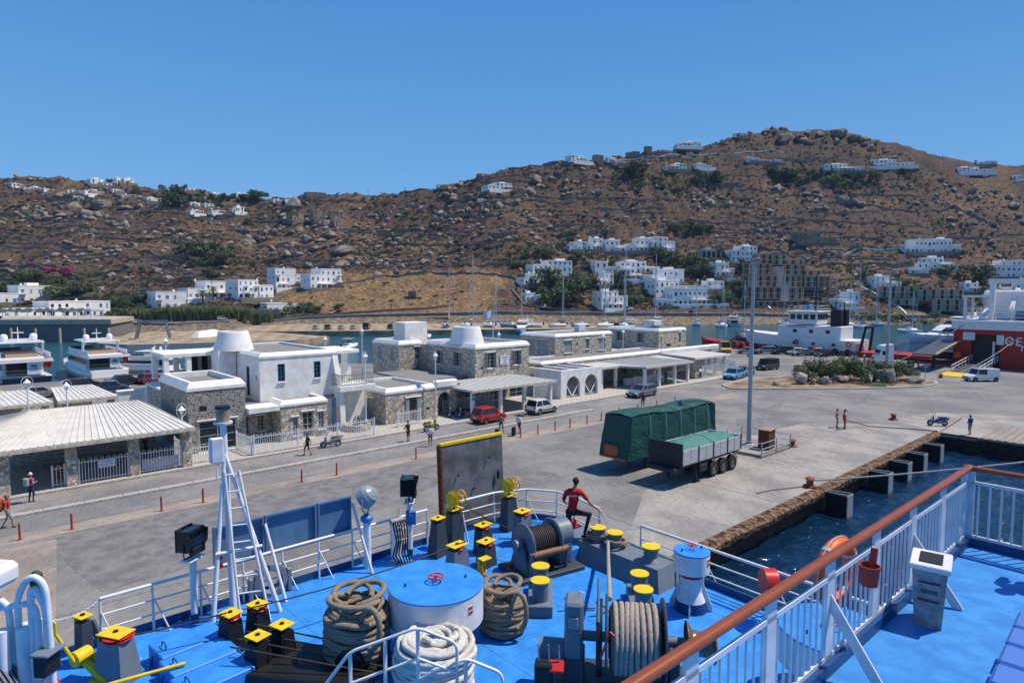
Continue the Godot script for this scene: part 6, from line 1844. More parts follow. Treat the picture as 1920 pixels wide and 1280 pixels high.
func sail_boat(label, at, turn, L, mast, hull, cover, sail = false):
	var o = thing("sailing_boat", label, "sailing boat", at, turn, "sailing boats in the marina")
	mast *= 1.2
	P(o, "hull", G().loft(hull_rings(L, L * 0.3, 1.15, 0.5, 12, 1.0), true), hull)
	P(o, "deck", G().cbox(V(0, 1.18, -L * 0.42), V(L * 0.24, 0.08, L * 0.75), 0.03), M.boat_white)
	var cb = P(o, "cabin", G().loft(deck_rings(L * 0.09, 1.2, 1.75, -L * 0.3, -L * 0.62, -L * 0.72)), M.boat_white)
	P(cb, "cabin_window", G().loft(deck_rings(L * 0.092, 1.4, 1.58, -L * 0.34, -L * 0.58, -L * 0.62)), M.glass_dark)
	P(o, "spray_hood", G().loft(deck_rings(L * 0.085, 1.75, 2.3, -L * 0.22, -L * 0.28, -L * 0.33)), cover)
	P(o, "mast", G().cyl(V(0, 1.2, -L * 0.55), V(0, mast, -L * 0.55), 0.19, 0.14, 8), M.mast)
	P(o, "spreader", G().box(V(0, mast * 0.45, -L * 0.55), V(1.8, 0.07, 0.1)), M.mast)
	P(o, "spreader", G().box(V(0, mast * 0.7, -L * 0.55), V(1.3, 0.07, 0.1)), M.mast)
	P(o, "boom", G().cyl(V(0, 2.6, -L * 0.55), V(0, 2.5, -L * 0.14), 0.09, 0.08, 8), M.mast)
	P(o, "sail_cover", G().tube([V(0, 2.95, -L * 0.54), V(0, 2.85, -L * 0.35), V(0, 2.7, -L * 0.15)], 0.22, 8), cover)
	for q in [[V(0, 1.4, -L * 1.04), 0.06], [V(0, 1.3, 0), 0.025], [V(L * 0.13, 1.2, -L * 0.52), 0.025], [V(-L * 0.13, 1.2, -L * 0.52), 0.025]]:
		P(o, "stay", G().cyl(q[0], V(0, mast * 0.97, -L * 0.55), q[1], q[1], 5, false), M.mast)
	if sail:
		var sm = G()
		for k in 10:
			var a = k / 10.0
			var b = (k + 1) / 10.0
			sm.quad(V(0, 2.7 + (mast - 3) * a, -L * 0.54), V(sin(a * PI) * 0.4, 2.7 + (mast - 3) * a, -L * 0.54 + L * 0.38 * (1 - a)), V(sin(b * PI) * 0.4, 2.7 + (mast - 3) * b, -L * 0.54 + L * 0.38 * (1 - b)), V(0, 2.7 + (mast - 3) * b, -L * 0.54))
		P(o, "main_sail", sm, M.sail_grey)
	return o

func small_boat(called, label, at, turn, L, hull, topm = null):
	var o = thing(called, label, "boat", at, turn, "small boats in the marina")
	P(o, "hull", G().loft(hull_rings(L, L * 0.33, 0.8, 0.35), true), hull)
	P(o, "deck", G().cbox(V(0, 0.83, -L * 0.42), V(L * 0.26, 0.06, L * 0.7), 0.02), M.boat_white)
	P(o, "console", G().loft(deck_rings(L * 0.08, 0.85, 1.5, -L * 0.35, -L * 0.5, -L * 0.6)), M.boat_white)
	P(o, "windscreen", G().box(V(0, 1.65, -L * 0.52), V(L * 0.15, 0.4, 0.04), rotx(0.5)), M.glass_dark)
	P(o, "engine", G().cbox(V(0, 0.9, 0.35), V(0.5, 0.9, 0.6), 0.08), M.black)
	if topm:
		P(o, "awning", G().cbox(V(0, 2.5, -L * 0.4), V(L * 0.26, 0.1, L * 0.35), 0.03), topm)
		for s in [-1, 1]: P(o, "awning_post", G().cyl(V(s * L * 0.12, 0.8, -L * 0.4), V(s * L * 0.12, 2.5, -L * 0.4), 0.03, 0.03, 6), M.chrome)
	return o

func build_boats():
	motor_yacht("large motor yacht with two white domes and a banner at the picture's left edge", V(9.3, SEA, -114.2), 0.05, 24, 6.6, M.boat_navy, true)
	motor_yacht("motor yacht with dark side windows and a banner, second from the left", V(20.2, SEA, -118.5), 0.1, 22, 6.2, M.boat_white, true)
	motor_yacht("white cabin cruiser with fenders beside the white pergola", V(31.5, SEA, -126), 0.75, 13, 4.0, M.boat_white)
	motor_yacht("white yacht stern showing beyond the square stone house", V(138, SEA, -101), 0.5, 15, 4.6, M.boat_white)
	motor_yacht("dark-windowed yacht partly cut by the picture's left edge", V(-0.5, SEA, -118), 0.05, 24, 6.6, M.boat_navy)
	motor_yacht("long pale blue motor yacht moored left of the red ferry", V(230, SEA, -43), 0.9, 27, 6.5, M.boat_white)
	motor_yacht("blue-hulled cabin boat moored behind the striped flag", V(160, SEA, -171), -0.85 + PI, 15, 5.0, M.boat_blue)
	motor_yacht("blue-grey motor cruiser alone at the far quay", V(252, SEA, -138), -0.85, 15, 5.0, M.boat_blue)
	motor_yacht("low motor cruiser at the far quay beyond the square stone house", V(228, SEA, -160), -0.85, 13, 4.4, M.boat_white)
	var sb = [[161.4, -220, 21, true, "sailing boat with its grey sail hoisted above the roof hut"], [166, -212, 25, false, "tall-masted blue sailing boat next to the hoisted grey sail"], [176, -204, 18, false, "sailing boat moored left of the blue-hulled cabin boat"], [190, -194, 16, false, "sailing boat with a bright blue cover near the parked red car"], [198, -187, 18, false, "dark blue sailing boat below the hotel trees"], [213, -178, 17, false, "sailing boat moored before the white arched-porch house"], [219, -172, 19, false, "sailing boat with dark hull before the village"], [224, -165, 27, false, "sailing boat with the tallest mast, left of two close masts"], [229, -161, 26, false, "sailing boat with a tall mast, right of two close masts"], [241, -150, 17, false, "sailing boat under the middle of the village"], [247, -143, 17, false, "white sailing boat near the alone motor cruiser"], [177, -91, 15, false, "small black sailing boat lying out in the basin"], [278, -127, 20, false, "sailing boat moored before the unfinished hotel"], [286, -118, 19, false, "sailing boat rising behind the tug's wheelhouse"], [292, -110, 17, false, "blue sailing boat just behind the tug's stern"], [290, -104, 20, false, "sailing boat with a white awning right of the tug"], [276, -95, 22, false, "sailing boat with leaning stays near the island lamp"], [298, -97, 18, false, "sailing boat at the far quay right of the island lamp"], [262, -78, 12, false, "low pale sailing boat at the sandy spit"]]
	for i in sb.size():
		var b = sb[i]
		sail_boat(b[4], V(b[0], SEA, b[1]), [-0.75, -1.0, 2.3, 0.5][i % 4] if i != 11 else -0.7, 11.0 + (i * 5 % 4), b[2], [M.boat_white, M.boat_blue, M.boat_white, M.boat_navy][i % 4] if i != 11 else M.boat_navy, [M.sail_blue, M.boat_white, M.sail_blue, M.sail_grey][(i * 3) % 4], b[3])
	small_boat("motor_launch", "launch with a tan awning in the marina behind the white house", V(75, SEA, -147), -0.9, 9, M.boat_white, M.boat_tan)
	small_boat("inflatable_boat", "dark inflatable boat with a cabin at the sandy jetty", V(81, SEA, -186), -0.6, 8, M.rubber)
	small_boat("motor_launch", "white launch moored behind the white house roof", V(66, SEA, -150), 0.4, 7, M.boat_white)
	small_boat("motor_launch", "white speedboat at the near side of the sandy jetty", V(52, SEA, -158), -0.8, 7, M.boat_white)
	small_boat("motor_launch", "blue and white launch near the roof hut", V(112, SEA, -165), -0.8, 8, M.boat_white)
	small_boat("motor_launch", "white launch lying behind the long stone house", V(135, SEA, -140), -0.8, 9, M.boat_white)
	for i in 9:
		var lb = small_boat("laid_up_boat", "boat laid up ashore on the far quay, %s from the jetty" % ["first", "second", "third", "fourth", "fifth", "sixth", "seventh", "eighth", "ninth"][i], V(128 + i * 7.5, 0.5, -190 + i * 4.6), -0.8 + i * 0.3, 6.5 + i % 3, [M.boat_white, M.boat_blue, M.boat_white][i % 3])
		lb.set_meta("group", "boats laid up ashore")
	var tp = thing("covered_boat_heap", "white tarpaulin-covered boat on the sandy jetty", "boat", V(58, 0.1, -196), 0.4)
	P(tp, "cover", G().loft([[V(-4.5, 0, -1.6), V(4.5, 0, -1.6), V(4.8, 0, 1.6), V(-4.5, 0, 1.6)], [V(-3.5, 1.3, -0.9), V(3, 1.6, -0.9), V(3.2, 1.6, 0.9), V(-3.5, 1.3, 0.9)], [V(-2.5, 1.7, -0.2), V(2, 2.0, -0.2), V(2, 2.0, 0.2), V(-2.5, 1.7, 0.2)]]), M.boat_white)
	build_tug()
	build_red_ferry()

func build_tug():
	var o = thing("harbour_tug", "white harbour tug with a red belt and a tall black mast moored at the quay", "tug", V(139.2, SEA + 0.9, -48.5), 0.0)
	var L = 24.0
	P(o, "hull", G().loft(hull_rings(L, 8.5, 1.5, 2.2), true), M.hull_red)
	var up = []
	for r in hull_rings(L, 8.5, 3.6, 0.0):
		up.append([r[0], V(r[1].x, 1.5, r[1].z), V(r[5].x, 1.5, r[5].z), r[6]])
	P(o, "topside", G().loft(up, false), M.white_metal)
	P(o, "stern_deck", G().slab([U(-3.6, 0), U(3.6, 0), U(3.4, 13), U(-3.4, 13)], 0.6, 1.5), M.hull_red)
	var dh = P(o, "deckhouse", G().cbox(V(0, 4.9, -9.5), V(6.6, 2.9, 13), 0.12), M.white_metal)
	for i in 3: P(dh, "window", G().box(V(-3.32, 5.2, -5.5 - i * 3.4), V(0.06, 0.7, 0.8)), M.glass_dark)
	for i in 3: P(o, "porthole", G().cyl(V(-4.0, 2.7, -4 - i * 4.0), V(-4.45, 2.7, -4 - i * 4.0), 0.3, 0.3, 12), M.glass_dark)
	for z in [-1.0, -11.5]: P(o, "lifebuoy", G().tube(circle(V(-4.4, 2.9, z), 0.42, 14, V(1, 0, 0)), 0.13, 6, true), M.hull_red)
	var wh = P(o, "wheelhouse", G().cbox(V(0, 7.9, -11), V(5.4, 2.6, 6.0), 0.15), M.white_metal)
	for i in 4: P(wh, "window", G().box(V(-2.72, 8.2, -8.9 - i * 1.4), V(0.06, 1.1, 1.05)), M.glass_dark)
	for i in 4: P(wh, "window", G().box(V(-1.9 + i * 1.28, 8.2, -7.98), V(1.0, 1.1, 0.06)), M.glass_dark)
	P(o, "bridge_roof", G().cbox(V(0, 9.3, -11), V(6.2, 0.25, 7.0), 0.08), M.white_metal)
	var rl = G()
	for y in [9.9, 10.5]:
		for s in [-1, 1]: rl.box(V(s * 2.9, y, -11), V(0.07, 0.07, 6.6))
		rl.box(V(0, y, -7.7), V(5.8, 0.07, 0.07))
	for i in 6: rl.box(V(-2.9, 9.9, -8 - i * 1.2), V(0.07, 1.2, 0.07))
	P(o, "roof_rail", rl, M.white_metal)
	P(o, "blue_tank", G().cyl(V(-0.8, 10.2, -11), V(0.8, 10.2, -11), 0.6, 0.6, 12), M.bright_blue)
	P(o, "radar_mast", G().cyl(V(0, 9.4, -9.5), V(0, 17.0, -9.5), 0.22, 0.1, 8).box(V(0, 13.6, -9.5), V(3.0, 0.15, 0.15)).box(V(0, 12.0, -9.5), V(0.3, 0.4, 2.2)), M.black)
	P(o, "funnel", G().cbox(V(-1.6, 8.0, -4.5), V(1.6, 3.6, 2.0), 0.15).cbox(V(1.6, 8.0, -4.5), V(1.6, 3.6, 2.0), 0.15), M.black)
	P(o, "fire_frame", G().box(V(0, 11.2, -4.5), V(4.6, 0.2, 0.2)).box(V(-2.2, 9.6, -4.5), V(0.2, 3.4, 0.2)).box(V(2.2, 9.6, -4.5), V(0.2, 3.4, 0.2)), M.rust_red)
	P(o, "name_lettering", G().box(V(-3.33, 6.1, -12), V(0.03, 0.3, 4.0)), M.grey_frame)
	P(o, "tow_winch", G().cyl(V(-1.5, 2.4, -1.8), V(1.5, 2.4, -1.8), 0.9, 0.9, 14), M.black)
	P(o, "tow_gantry", G().cyl(V(-2.6, 1.5, 0.5), V(-2.0, 6.4, 1.2), 0.3, 0.25, 8).cyl(V(2.6, 1.5, 0.5), V(2.0, 6.4, 1.2), 0.3, 0.25, 8).cyl(V(-2.0, 6.4, 1.2), V(2.0, 6.4, 1.2), 0.3, 0.3, 8), M.black)
	for i in 9: P(o, "tyre_fender", G().tube(circle(V(-4.5 + maxf(0, i - 6) * 0.5, 1.4, -1.0 - i * 2.5), 0.45, 12, V(1, 0, 0)), 0.2, 6, true), M.rubber)
	var w = thing("work_barge", "low red barge lying astern of the harbour tug", "barge", V(139, SEA, -30.5))
	P(w, "hull", G().cbox(V(0, 0.6, -7), V(8, 2.6, 15), 0.2), M.hull_red)
	P(w, "deck", G().box(V(0, 1.93, -7), V(7.6, 0.06, 14.6)), M.ship_grey_dark)
	P(w, "deck_edge", G().box(V(-4.02, 1.75, -7), V(0.1, 0.3, 14.6)), M.black)
	P(w, "winch_house", G().cbox(V(1, 2.6, -4), V(3, 1.4, 3), 0.1), M.black)
	w = thing("red_workboat", "red hulled work boat with black tyres left of the harbour tug", "boat", V(138.2, SEA, -74.0), 0.0)
	P(w, "hull", G().loft(hull_rings(10, 4.5, 2.6, 0.6), true), M.hull_red)
	P(w, "bulwark", G().cbox(V(0, 2.7, -4.2), V(3.6, 0.4, 7), 0.1), M.black)
	P(w, "crane_arm", G().cyl(V(-1.2, 2.6, -3), V(-1.2, 4.6, 0.2), 0.2, 0.15, 8), M.hull_red)

func circle(ce, r, n, axis) -> Array:
	var f = G().frame(axis)
	var out = []
	for i in n: out.append(ce + (f.x * cos(TAU * i / n) + f.z * sin(TAU * i / n)) * r)
	return out

func build_red_ferry():
	var o = thing("red_ferry", "big red and white ferry with its stern door open to the quay", "ferry")
	P(o, "hull", G().span(V(132.2, -4, -31), V(260, 6.4, -9)), M.hull_red)
	var sk = G()
	wallf(sk, "x", 131.0, -31, -9, -3, 6.4, [[-28.4, -24.4, -0.4, 5.6]], 1.2)
	P(o, "stern_plate", sk, M.hull_red)
	P(o, "door_void", G().span(V(132.0, -0.5, -28.3), V(132.15, 5.5, -24.5)), M.interior)
	P(o, "door_frame", G().span(V(130.8, 4.6, -29.6), V(130.98, 5.9, -27.9)).span(V(130.8, 4.0, -24.9), V(130.98, 5.6, -23.9)).span(V(130.85, -0.2, -25.4), V(131.1, 4.5, -25.1)), M.white_metal)
	P(o, "boot_top", G().span(V(130.9, -3, -31.02), V(131.2, -0.6, -28.5)).span(V(130.9, -3, -24.3), V(131.2, -0.9, -8.9)), M.wet_wall)
	P(o, "upper_band", G().span(V(130.7, 6.4, -31.3), V(260, 7.9, -8.7)), M.ship_white)
	P(o, "rub_rail", G().span(V(130.5, 6.2, -18.5), V(131, 6.7, -9)), M.black)
	var mk = Basis(V(0, 0, 1), Vector3.UP, V(-1, 0, 0))
	text(o, "name_lettering", "ΘΕΟΛΟΓΟΣ", 1.9, M.ship_white, V(130.96, 4.6, -18.9), mk, 0.05)
	text(o, "port_lettering", "ΠΕΙΡΑΙΕΥΣ", 1.2, M.ship_white, V(130.96, 3.5, -18.7), mk, 0.05)
	P(o, "upper_deckhouse", G().cbox(V(178, 10.5, -20), V(80, 5.2, 17), 0.3), M.ship_white)
	for i in 10: P(o, "deck_post", G().box(V(134 + i * 0.1, 9.2, -30 + i * 2.1), V(0.12, 2.4, 0.12)), M.ship_white)
	for y in [8.5, 9.2, 9.9]: P(o, "deck_rail", G().box(V(133, y, -20), V(0.08, 0.08, 21)), M.ship_white)
	P(o, "gantry", G().box(V(136, 11.4, -26.8), V(0.8, 7, 0.8)).box(V(136, 11.4, -19), V(0.8, 7, 0.8)).box(V(136, 14.6, -22.9), V(1.0, 0.8, 9)).box(V(138, 11.5, -24), V(5.5, 0.6, 0.6), rotz(0.7)), M.ship_white)
	P(o, "stair", G().box(V(138, 10.6, -27.6), V(9, 0.4, 1.2), rotz(0.55)), M.ship_white)
	P(o, "mast", G().cyl(V(150, 13, -20), V(150, 24, -20), 0.5, 0.2, 10), M.ship_white)
	P(o, "pergola_frame", G().box(V(137, 12.0, -29), V(6, 0.3, 3.4)).box(V(134.4, 10, -30.3), V(0.4, 4, 0.4)).box(V(139.4, 10, -30.3), V(0.4, 4, 0.4)), M.ship_white)
	P(o, "mooring_winch", G().cyl(V(134, 8.8, -23), V(134, 8.8, -21), 0.8, 0.8, 12), M.ship_grey)
	var rp = thing("ferry_ramp", "long grey vehicle ramp lowered from the red ferry onto the quay", "ramp")
	P(rp, "plate", G().ext([U(118, 0.05), U(118, 0.2), U(131, 1.1), U(131, 0.7)], -28.2, -24.6), M.ship_grey_dark)
	for z in [-28.2, -24.6]:
		P(rp, "rail", G().cyl(V(119, 1.2, z), V(131, 2.1, z), 0.06, 0.06, 6).cyl(V(119, 0.7, z), V(131, 1.6, z), 0.05, 0.05, 6), M.ship_white)
		for i in 7: P(rp, "rail_post", G().box(V(119 + i * 2.0, 0.75 + i * 0.15, z), V(0.08, 1.1, 0.08)), M.ship_white)
	P(rp, "yellow_edge", G().ext([U(113, 0.02), U(113, 0.1), U(118, 0.22), U(118, 0.1)], -28.6, -24.2), M.yellow)
	var fr = thing("folding_ramp", "raised brown-edged folding ramp sloping up from the ferry door", "ramp")
	P(fr, "plate", G().ext([U(117.5, 2.6), U(117.5, 2.8), U(131, 4.3), U(131, 3.8)], -33.4, -30.2), M.ship_grey_dark)
	P(fr, "edge", G().ext([U(117.4, 2.75), U(117.4, 3.0), U(131, 4.5), U(131, 4.25)], -30.2, -29.9), M.boat_tan)
	P(fr, "strut", G().cyl(V(124, 0, -32), V(124, 3.5, -32), 0.25, 0.25, 8).cyl(V(128, 0, -33), V(128, 3.8, -33), 0.25, 0.25, 8), M.chassis)
	solo("orange_cone_buoy", "orange float hanging under the folding ramp", "float", G().lathe([U(0.05, -0.6), U(0.5, -0.3), U(0.5, 0.4), U(0.05, 0.7)], 12), M.lifebuoy, V(129.2, 2.0, -29.9))
	for k in 3:
		var pts = [[V(130.9, 7.2, -29.6), V(120.5, 0.4, -37.5)], [V(130.9, 5.4, -22.0), V(117.0, 0.4, -26.5)], [V(131, 6.8, -30.9), V(134, 0.3, -43)]][k]
		solo("mooring_line", ["mooring rope from the red ferry's corner down across its ramp", "mooring rope from the ferry's stern past the white van", "thin mooring rope from the red ferry towards the pale blue yacht"][k], "rope", G().tube(sag(pts[0], pts[1], 0.5, 12), 0.07, 6), M.rope_pale)

func sag(a: Vector3, b: Vector3, drop, n) -> Array:
	var out = []
	for i in n + 1:
		var t = float(i) / n
		out.append(a.lerp(b, t) - V(0, drop * 4.0 * t * (1.0 - t), 0))
	return out

var tyre_mesh: Mesh
var rim_mesh: Mesh
func wheel(par, at, r, w, hub = null):
	if tyre_mesh == null:
		tyre_mesh = G().lathe([U(0.6, -0.5), U(0.9, -0.5), U(0.98, -0.38), U(1.0, -0.2), U(1.0, 0.2), U(0.98, 0.38), U(0.9, 0.5), U(0.6, 0.5)], 22, Vector3.ZERO, rotx(PI / 2)).mesh()
		rim_mesh = G().lathe([U(0.0, -0.42), U(0.2, -0.42), U(0.3, -0.34), U(0.52, -0.36), U(0.62, -0.46), U(0.62, 0.46), U(0.52, 0.36), U(0.3, 0.34), U(0.2, 0.42), U(0, 0.42)], 18, Vector3.ZERO, rotx(PI / 2)).mesh()
	var o = P(par, "wheel", tyre_mesh, M.rubber, at, Basis().scaled(V(r, r, w)))
	P(o, "rim", rim_mesh, hub if hub else M.galv)
	return o

func car(called, label, cat, at, turn, paint, kind, group = "cars on the quay and street"):
	var o = thing(called, label, cat, at, turn, group)
	var K = {"hatch": [3.55, 1.62, 1.5, 1.05, 0.12, 0.86, 0.9], "mini": [3.5, 1.58, 1.54, 1.0, 0.12, 0.93, 0.9], "sedan": [4.45, 1.75, 1.42, 1.2, 0.85, 0.86, 0.9], "mpv": [4.1, 1.75, 1.58, 0.85, 0.2, 0.92, 0.95], "estate": [4.4, 1.72, 1.46, 1.15, 0.15, 0.86, 0.92], "van": [4.4, 1.75, 1.85, 0.95, 0.04, 1.02, 1.05], "bigvan": [5.0, 2.0, 2.35, 0.75, 0.04, 1.12, 1.15], "jeep": [3.9, 1.7, 1.8, 1.1, 0.08, 1.05, 1.05]}[kind]
	var L: float = K[0]
	var W: float = K[1]
	var H: float = K[2]
	var a = -L * 0.5
	var b = L * 0.5
	var sh: float = K[6]
	var prof = [U(a + 0.08, 0.28), U(a, 0.42), U(a + 0.02, sh - 0.12), U(a + 0.08, sh), U(b - K[3], sh), U(b - 0.25, K[5] - 0.14), U(b - 0.04, K[5] - 0.3), U(b, 0.5), U(b - 0.02, 0.34), U(b - 0.12, 0.26)]
	var rings = []
	for s in [[-1.0, 0.94], [-0.94, 1.0], [0.94, 1.0], [1.0, 0.94]]:
		var r = []
		for p in prof: r.append(V(p.x * (0.985 if s[1] < 1 else 1.0), 0.62 + (p.y - 0.62) * s[1], s[0] * W * 0.5))
		rings.append(r)
	P(o, "body", G().loft(rings, false), paint)
	var g0 = a + K[4] + 0.02
	var g1 = b - K[3] + 0.06
	var t0 = g0 + (0.4 if kind == "sedan" else (0.3 if kind in ["hatch", "mini", "mpv"] else 0.14))
	var t1 = g1 - (0.62 if kind in ["hatch", "sedan", "estate", "mpv", "mini"] else 0.42)
	var wb = W * 0.47
	var wt = W * (0.39 if not kind in ["van", "bigvan"] else 0.44)
	var base = [V(g0, sh - 0.01, -wb), V(g0, sh - 0.01, wb), V(g1, sh - 0.03, wb), V(g1, sh - 0.03, -wb)]
	var top = [V(t0, H - 0.05, -wt), V(t0, H - 0.05, wt), V(t1, H - 0.05, wt), V(t1, H - 0.05, -wt)]
	P(o, "glass", G().loft([base, top], false), M.glass_dark)
	P(o, "roof", G().cbox(V((t0 + t1) * 0.5, H - 0.04, 0), V(t1 - t0 + 0.08, 0.08, wt * 2 + 0.06), 0.03), paint)
	for k in 4: P(o, "pillar", G().cyl(base[k], top[k], 0.05, 0.045, 6), paint)
	var mids = [0.42] if kind != "estate" else [0.36, 0.64]
	for m in mids:
		for s in [-1, 1]: P(o, "pillar", G().cyl(V(lerpf(g0, g1, m), sh, s * wb), V(lerpf(t0, t1, m + 0.02), H - 0.05, s * wt), 0.045, 0.04, 6), paint)
	if kind in ["van", "bigvan"]:
		for s in [-1, 1]: P(o, "cargo_panel", G().loft([[V(g0 - 0.02, sh - 0.02, s * wb), V(lerpf(g0, g1, 0.55), sh - 0.02, s * wb), V(lerpf(g0, g1, 0.55), sh - 0.02, s * (wb + 0.02)), V(g0 - 0.02, sh - 0.02, s * (wb + 0.02))], [V(t0 - 0.02, H - 0.03, s * wt), V(lerpf(t0, t1, 0.6), H - 0.03, s * wt), V(lerpf(t0, t1, 0.6), H - 0.03, s * (wt + 0.02)), V(t0 - 0.02, H - 0.03, s * (wt + 0.02))]]), paint)
	var wr = 0.3 if L < 4.6 else 0.34
	for x in [a + 0.68, b - 0.72]:
		for s in [-1, 1]:
			P(o, "wheel_arch", G().cyl(V(x, wr + 0.03, s * (W * 0.5 - 0.1)), V(x, wr + 0.03, s * (W * 0.5 + 0.008)), wr + 0.09, wr + 0.07, 18), M.black)
			wheel(o, V(x, wr, s * (W * 0.5 - 0.07)), wr, 0.2)
	for s in [-1, 1]:
		P(o, "headlight", G().cbox(V(b - 0.1, K[5] - 0.27, s * W * 0.36), V(0.2, 0.15, 0.36), 0.04), M.lens)
		P(o, "tail_light", G().cbox(V(a + 0.04, sh - 0.12, s * W * 0.42), V(0.1, 0.34, 0.16), 0.03), M.tail_red)
		P(o, "mirror", G().cbox(V(g1 - 0.25, sh + 0.08, s * (W * 0.5 + 0.06)), V(0.1, 0.13, 0.18), 0.03), paint)
		for x in [0.0, -0.75]: P(o, "door_handle", G().box(V(x + 0.1, sh - 0.14, s * W * 0.503), V(0.16, 0.035, 0.03)), M.black)
		P(o, "side_trim", G().box(V(0, 0.52, s * W * 0.503), V(L * 0.5, 0.06, 0.02)), M.black)
	P(o, "bumper", G().cbox(V(b - 0.02, 0.42, 0), V(0.12, 0.18, W * 0.94), 0.04), M.black)
	P(o, "bumper", G().cbox(V(a + 0.02, 0.42, 0), V(0.12, 0.18, W * 0.94), 0.04), M.black)
	P(o, "number_plate", G().box(V(a - 0.05, 0.62, 0), V(0.02, 0.11, 0.46)), M.plate)
	P(o, "number_plate", G().box(V(b + 0.05, 0.44, 0), V(0.02, 0.11, 0.46)), M.plate)
	P(o, "grille", G().box(V(b - 0.0, 0.6, 0), V(0.04, 0.1, W * 0.4)), M.black)
	return o

func scooter(label, at, turn, paint, group = "parked scooters"):
	var o = thing("scooter", label, "scooter", at, turn, group)
	for x in [-0.62, 0.62]: wheel(o, V(x, 0.27, 0), 0.27, 0.12)
	P(o, "fork", G().cyl(V(0.62, 0.27, 0.07), V(0.42, 0.95, 0.05), 0.025, 0.025, 6).cyl(V(0.62, 0.27, -0.07), V(0.42, 0.95, -0.05), 0.025, 0.025, 6), M.chrome)
	P(o, "front_fender", G().cbox(V(0.62, 0.56, 0), V(0.42, 0.06, 0.15), 0.02), paint)
	P(o, "leg_shield", G().loft([[V(0.3, 0.3, -0.18), V(0.36, 0.3, 0), V(0.3, 0.3, 0.18), V(0.24, 0.3, 0)], [V(0.42, 0.95, -0.2), V(0.52, 0.95, 0), V(0.42, 0.95, 0.2), V(0.34, 0.95, 0)]]), paint)
	P(o, "body", G().loft([[V(-0.95, 0.72, -0.08), V(-0.95, 0.6, 0.0), V(-0.95, 0.72, 0.08), V(-0.95, 0.78, 0)], [V(-0.55, 0.72, -0.19), V(-0.55, 0.38, 0.0), V(-0.55, 0.72, 0.19), V(-0.55, 0.8, 0)], [V(0.0, 0.6, -0.17), V(0.0, 0.26, 0.0), V(0.0, 0.6, 0.17), V(0.0, 0.72, 0)], [V(0.32, 0.42, -0.12), V(0.32, 0.25, 0), V(0.32, 0.42, 0.12), V(0.32, 0.5, 0)]], true), paint)
	P(o, "engine", G().cbox(V(-0.2, 0.36, 0), V(0.5, 0.26, 0.24), 0.05), M.grey_metal)
	P(o, "seat", G().cbox(V(-0.42, 0.83, 0), V(0.8, 0.12, 0.26), 0.05), M.black)
	P(o, "handlebar", G().tube([V(0.32, 1.06, -0.34), V(0.4, 1.0, -0.12), V(0.4, 1.0, 0.12), V(0.32, 1.06, 0.34)], 0.018, 6), M.black)
	for s in [-1, 1]: P(o, "mirror", G().cyl(V(0.38, 1.02, s * 0.2), V(0.34, 1.24, s * 0.3), 0.01, 0.01, 5).cbox(V(0.34, 1.27, s * 0.32), V(0.03, 0.08, 0.12), 0.01), M.black)
	P(o, "headlight", G().cyl(V(0.42, 0.9, 0), V(0.56, 0.9, 0), 0.09, 0.08, 10), M.lens)
	P(o, "exhaust", G().cyl(V(-0.9, 0.4, 0.15), V(-0.2, 0.28, 0.14), 0.05, 0.04, 8), M.chrome)
	P(o, "luggage_rack", G().cbox(V(-0.98, 0.82, 0), V(0.22, 0.03, 0.2), 0.01), M.black)
	P(o, "stand", G().cyl(V(-0.1, 0.25, 0.05), V(-0.02, 0.0, 0.2), 0.015, 0.015, 5), M.black)
	return o

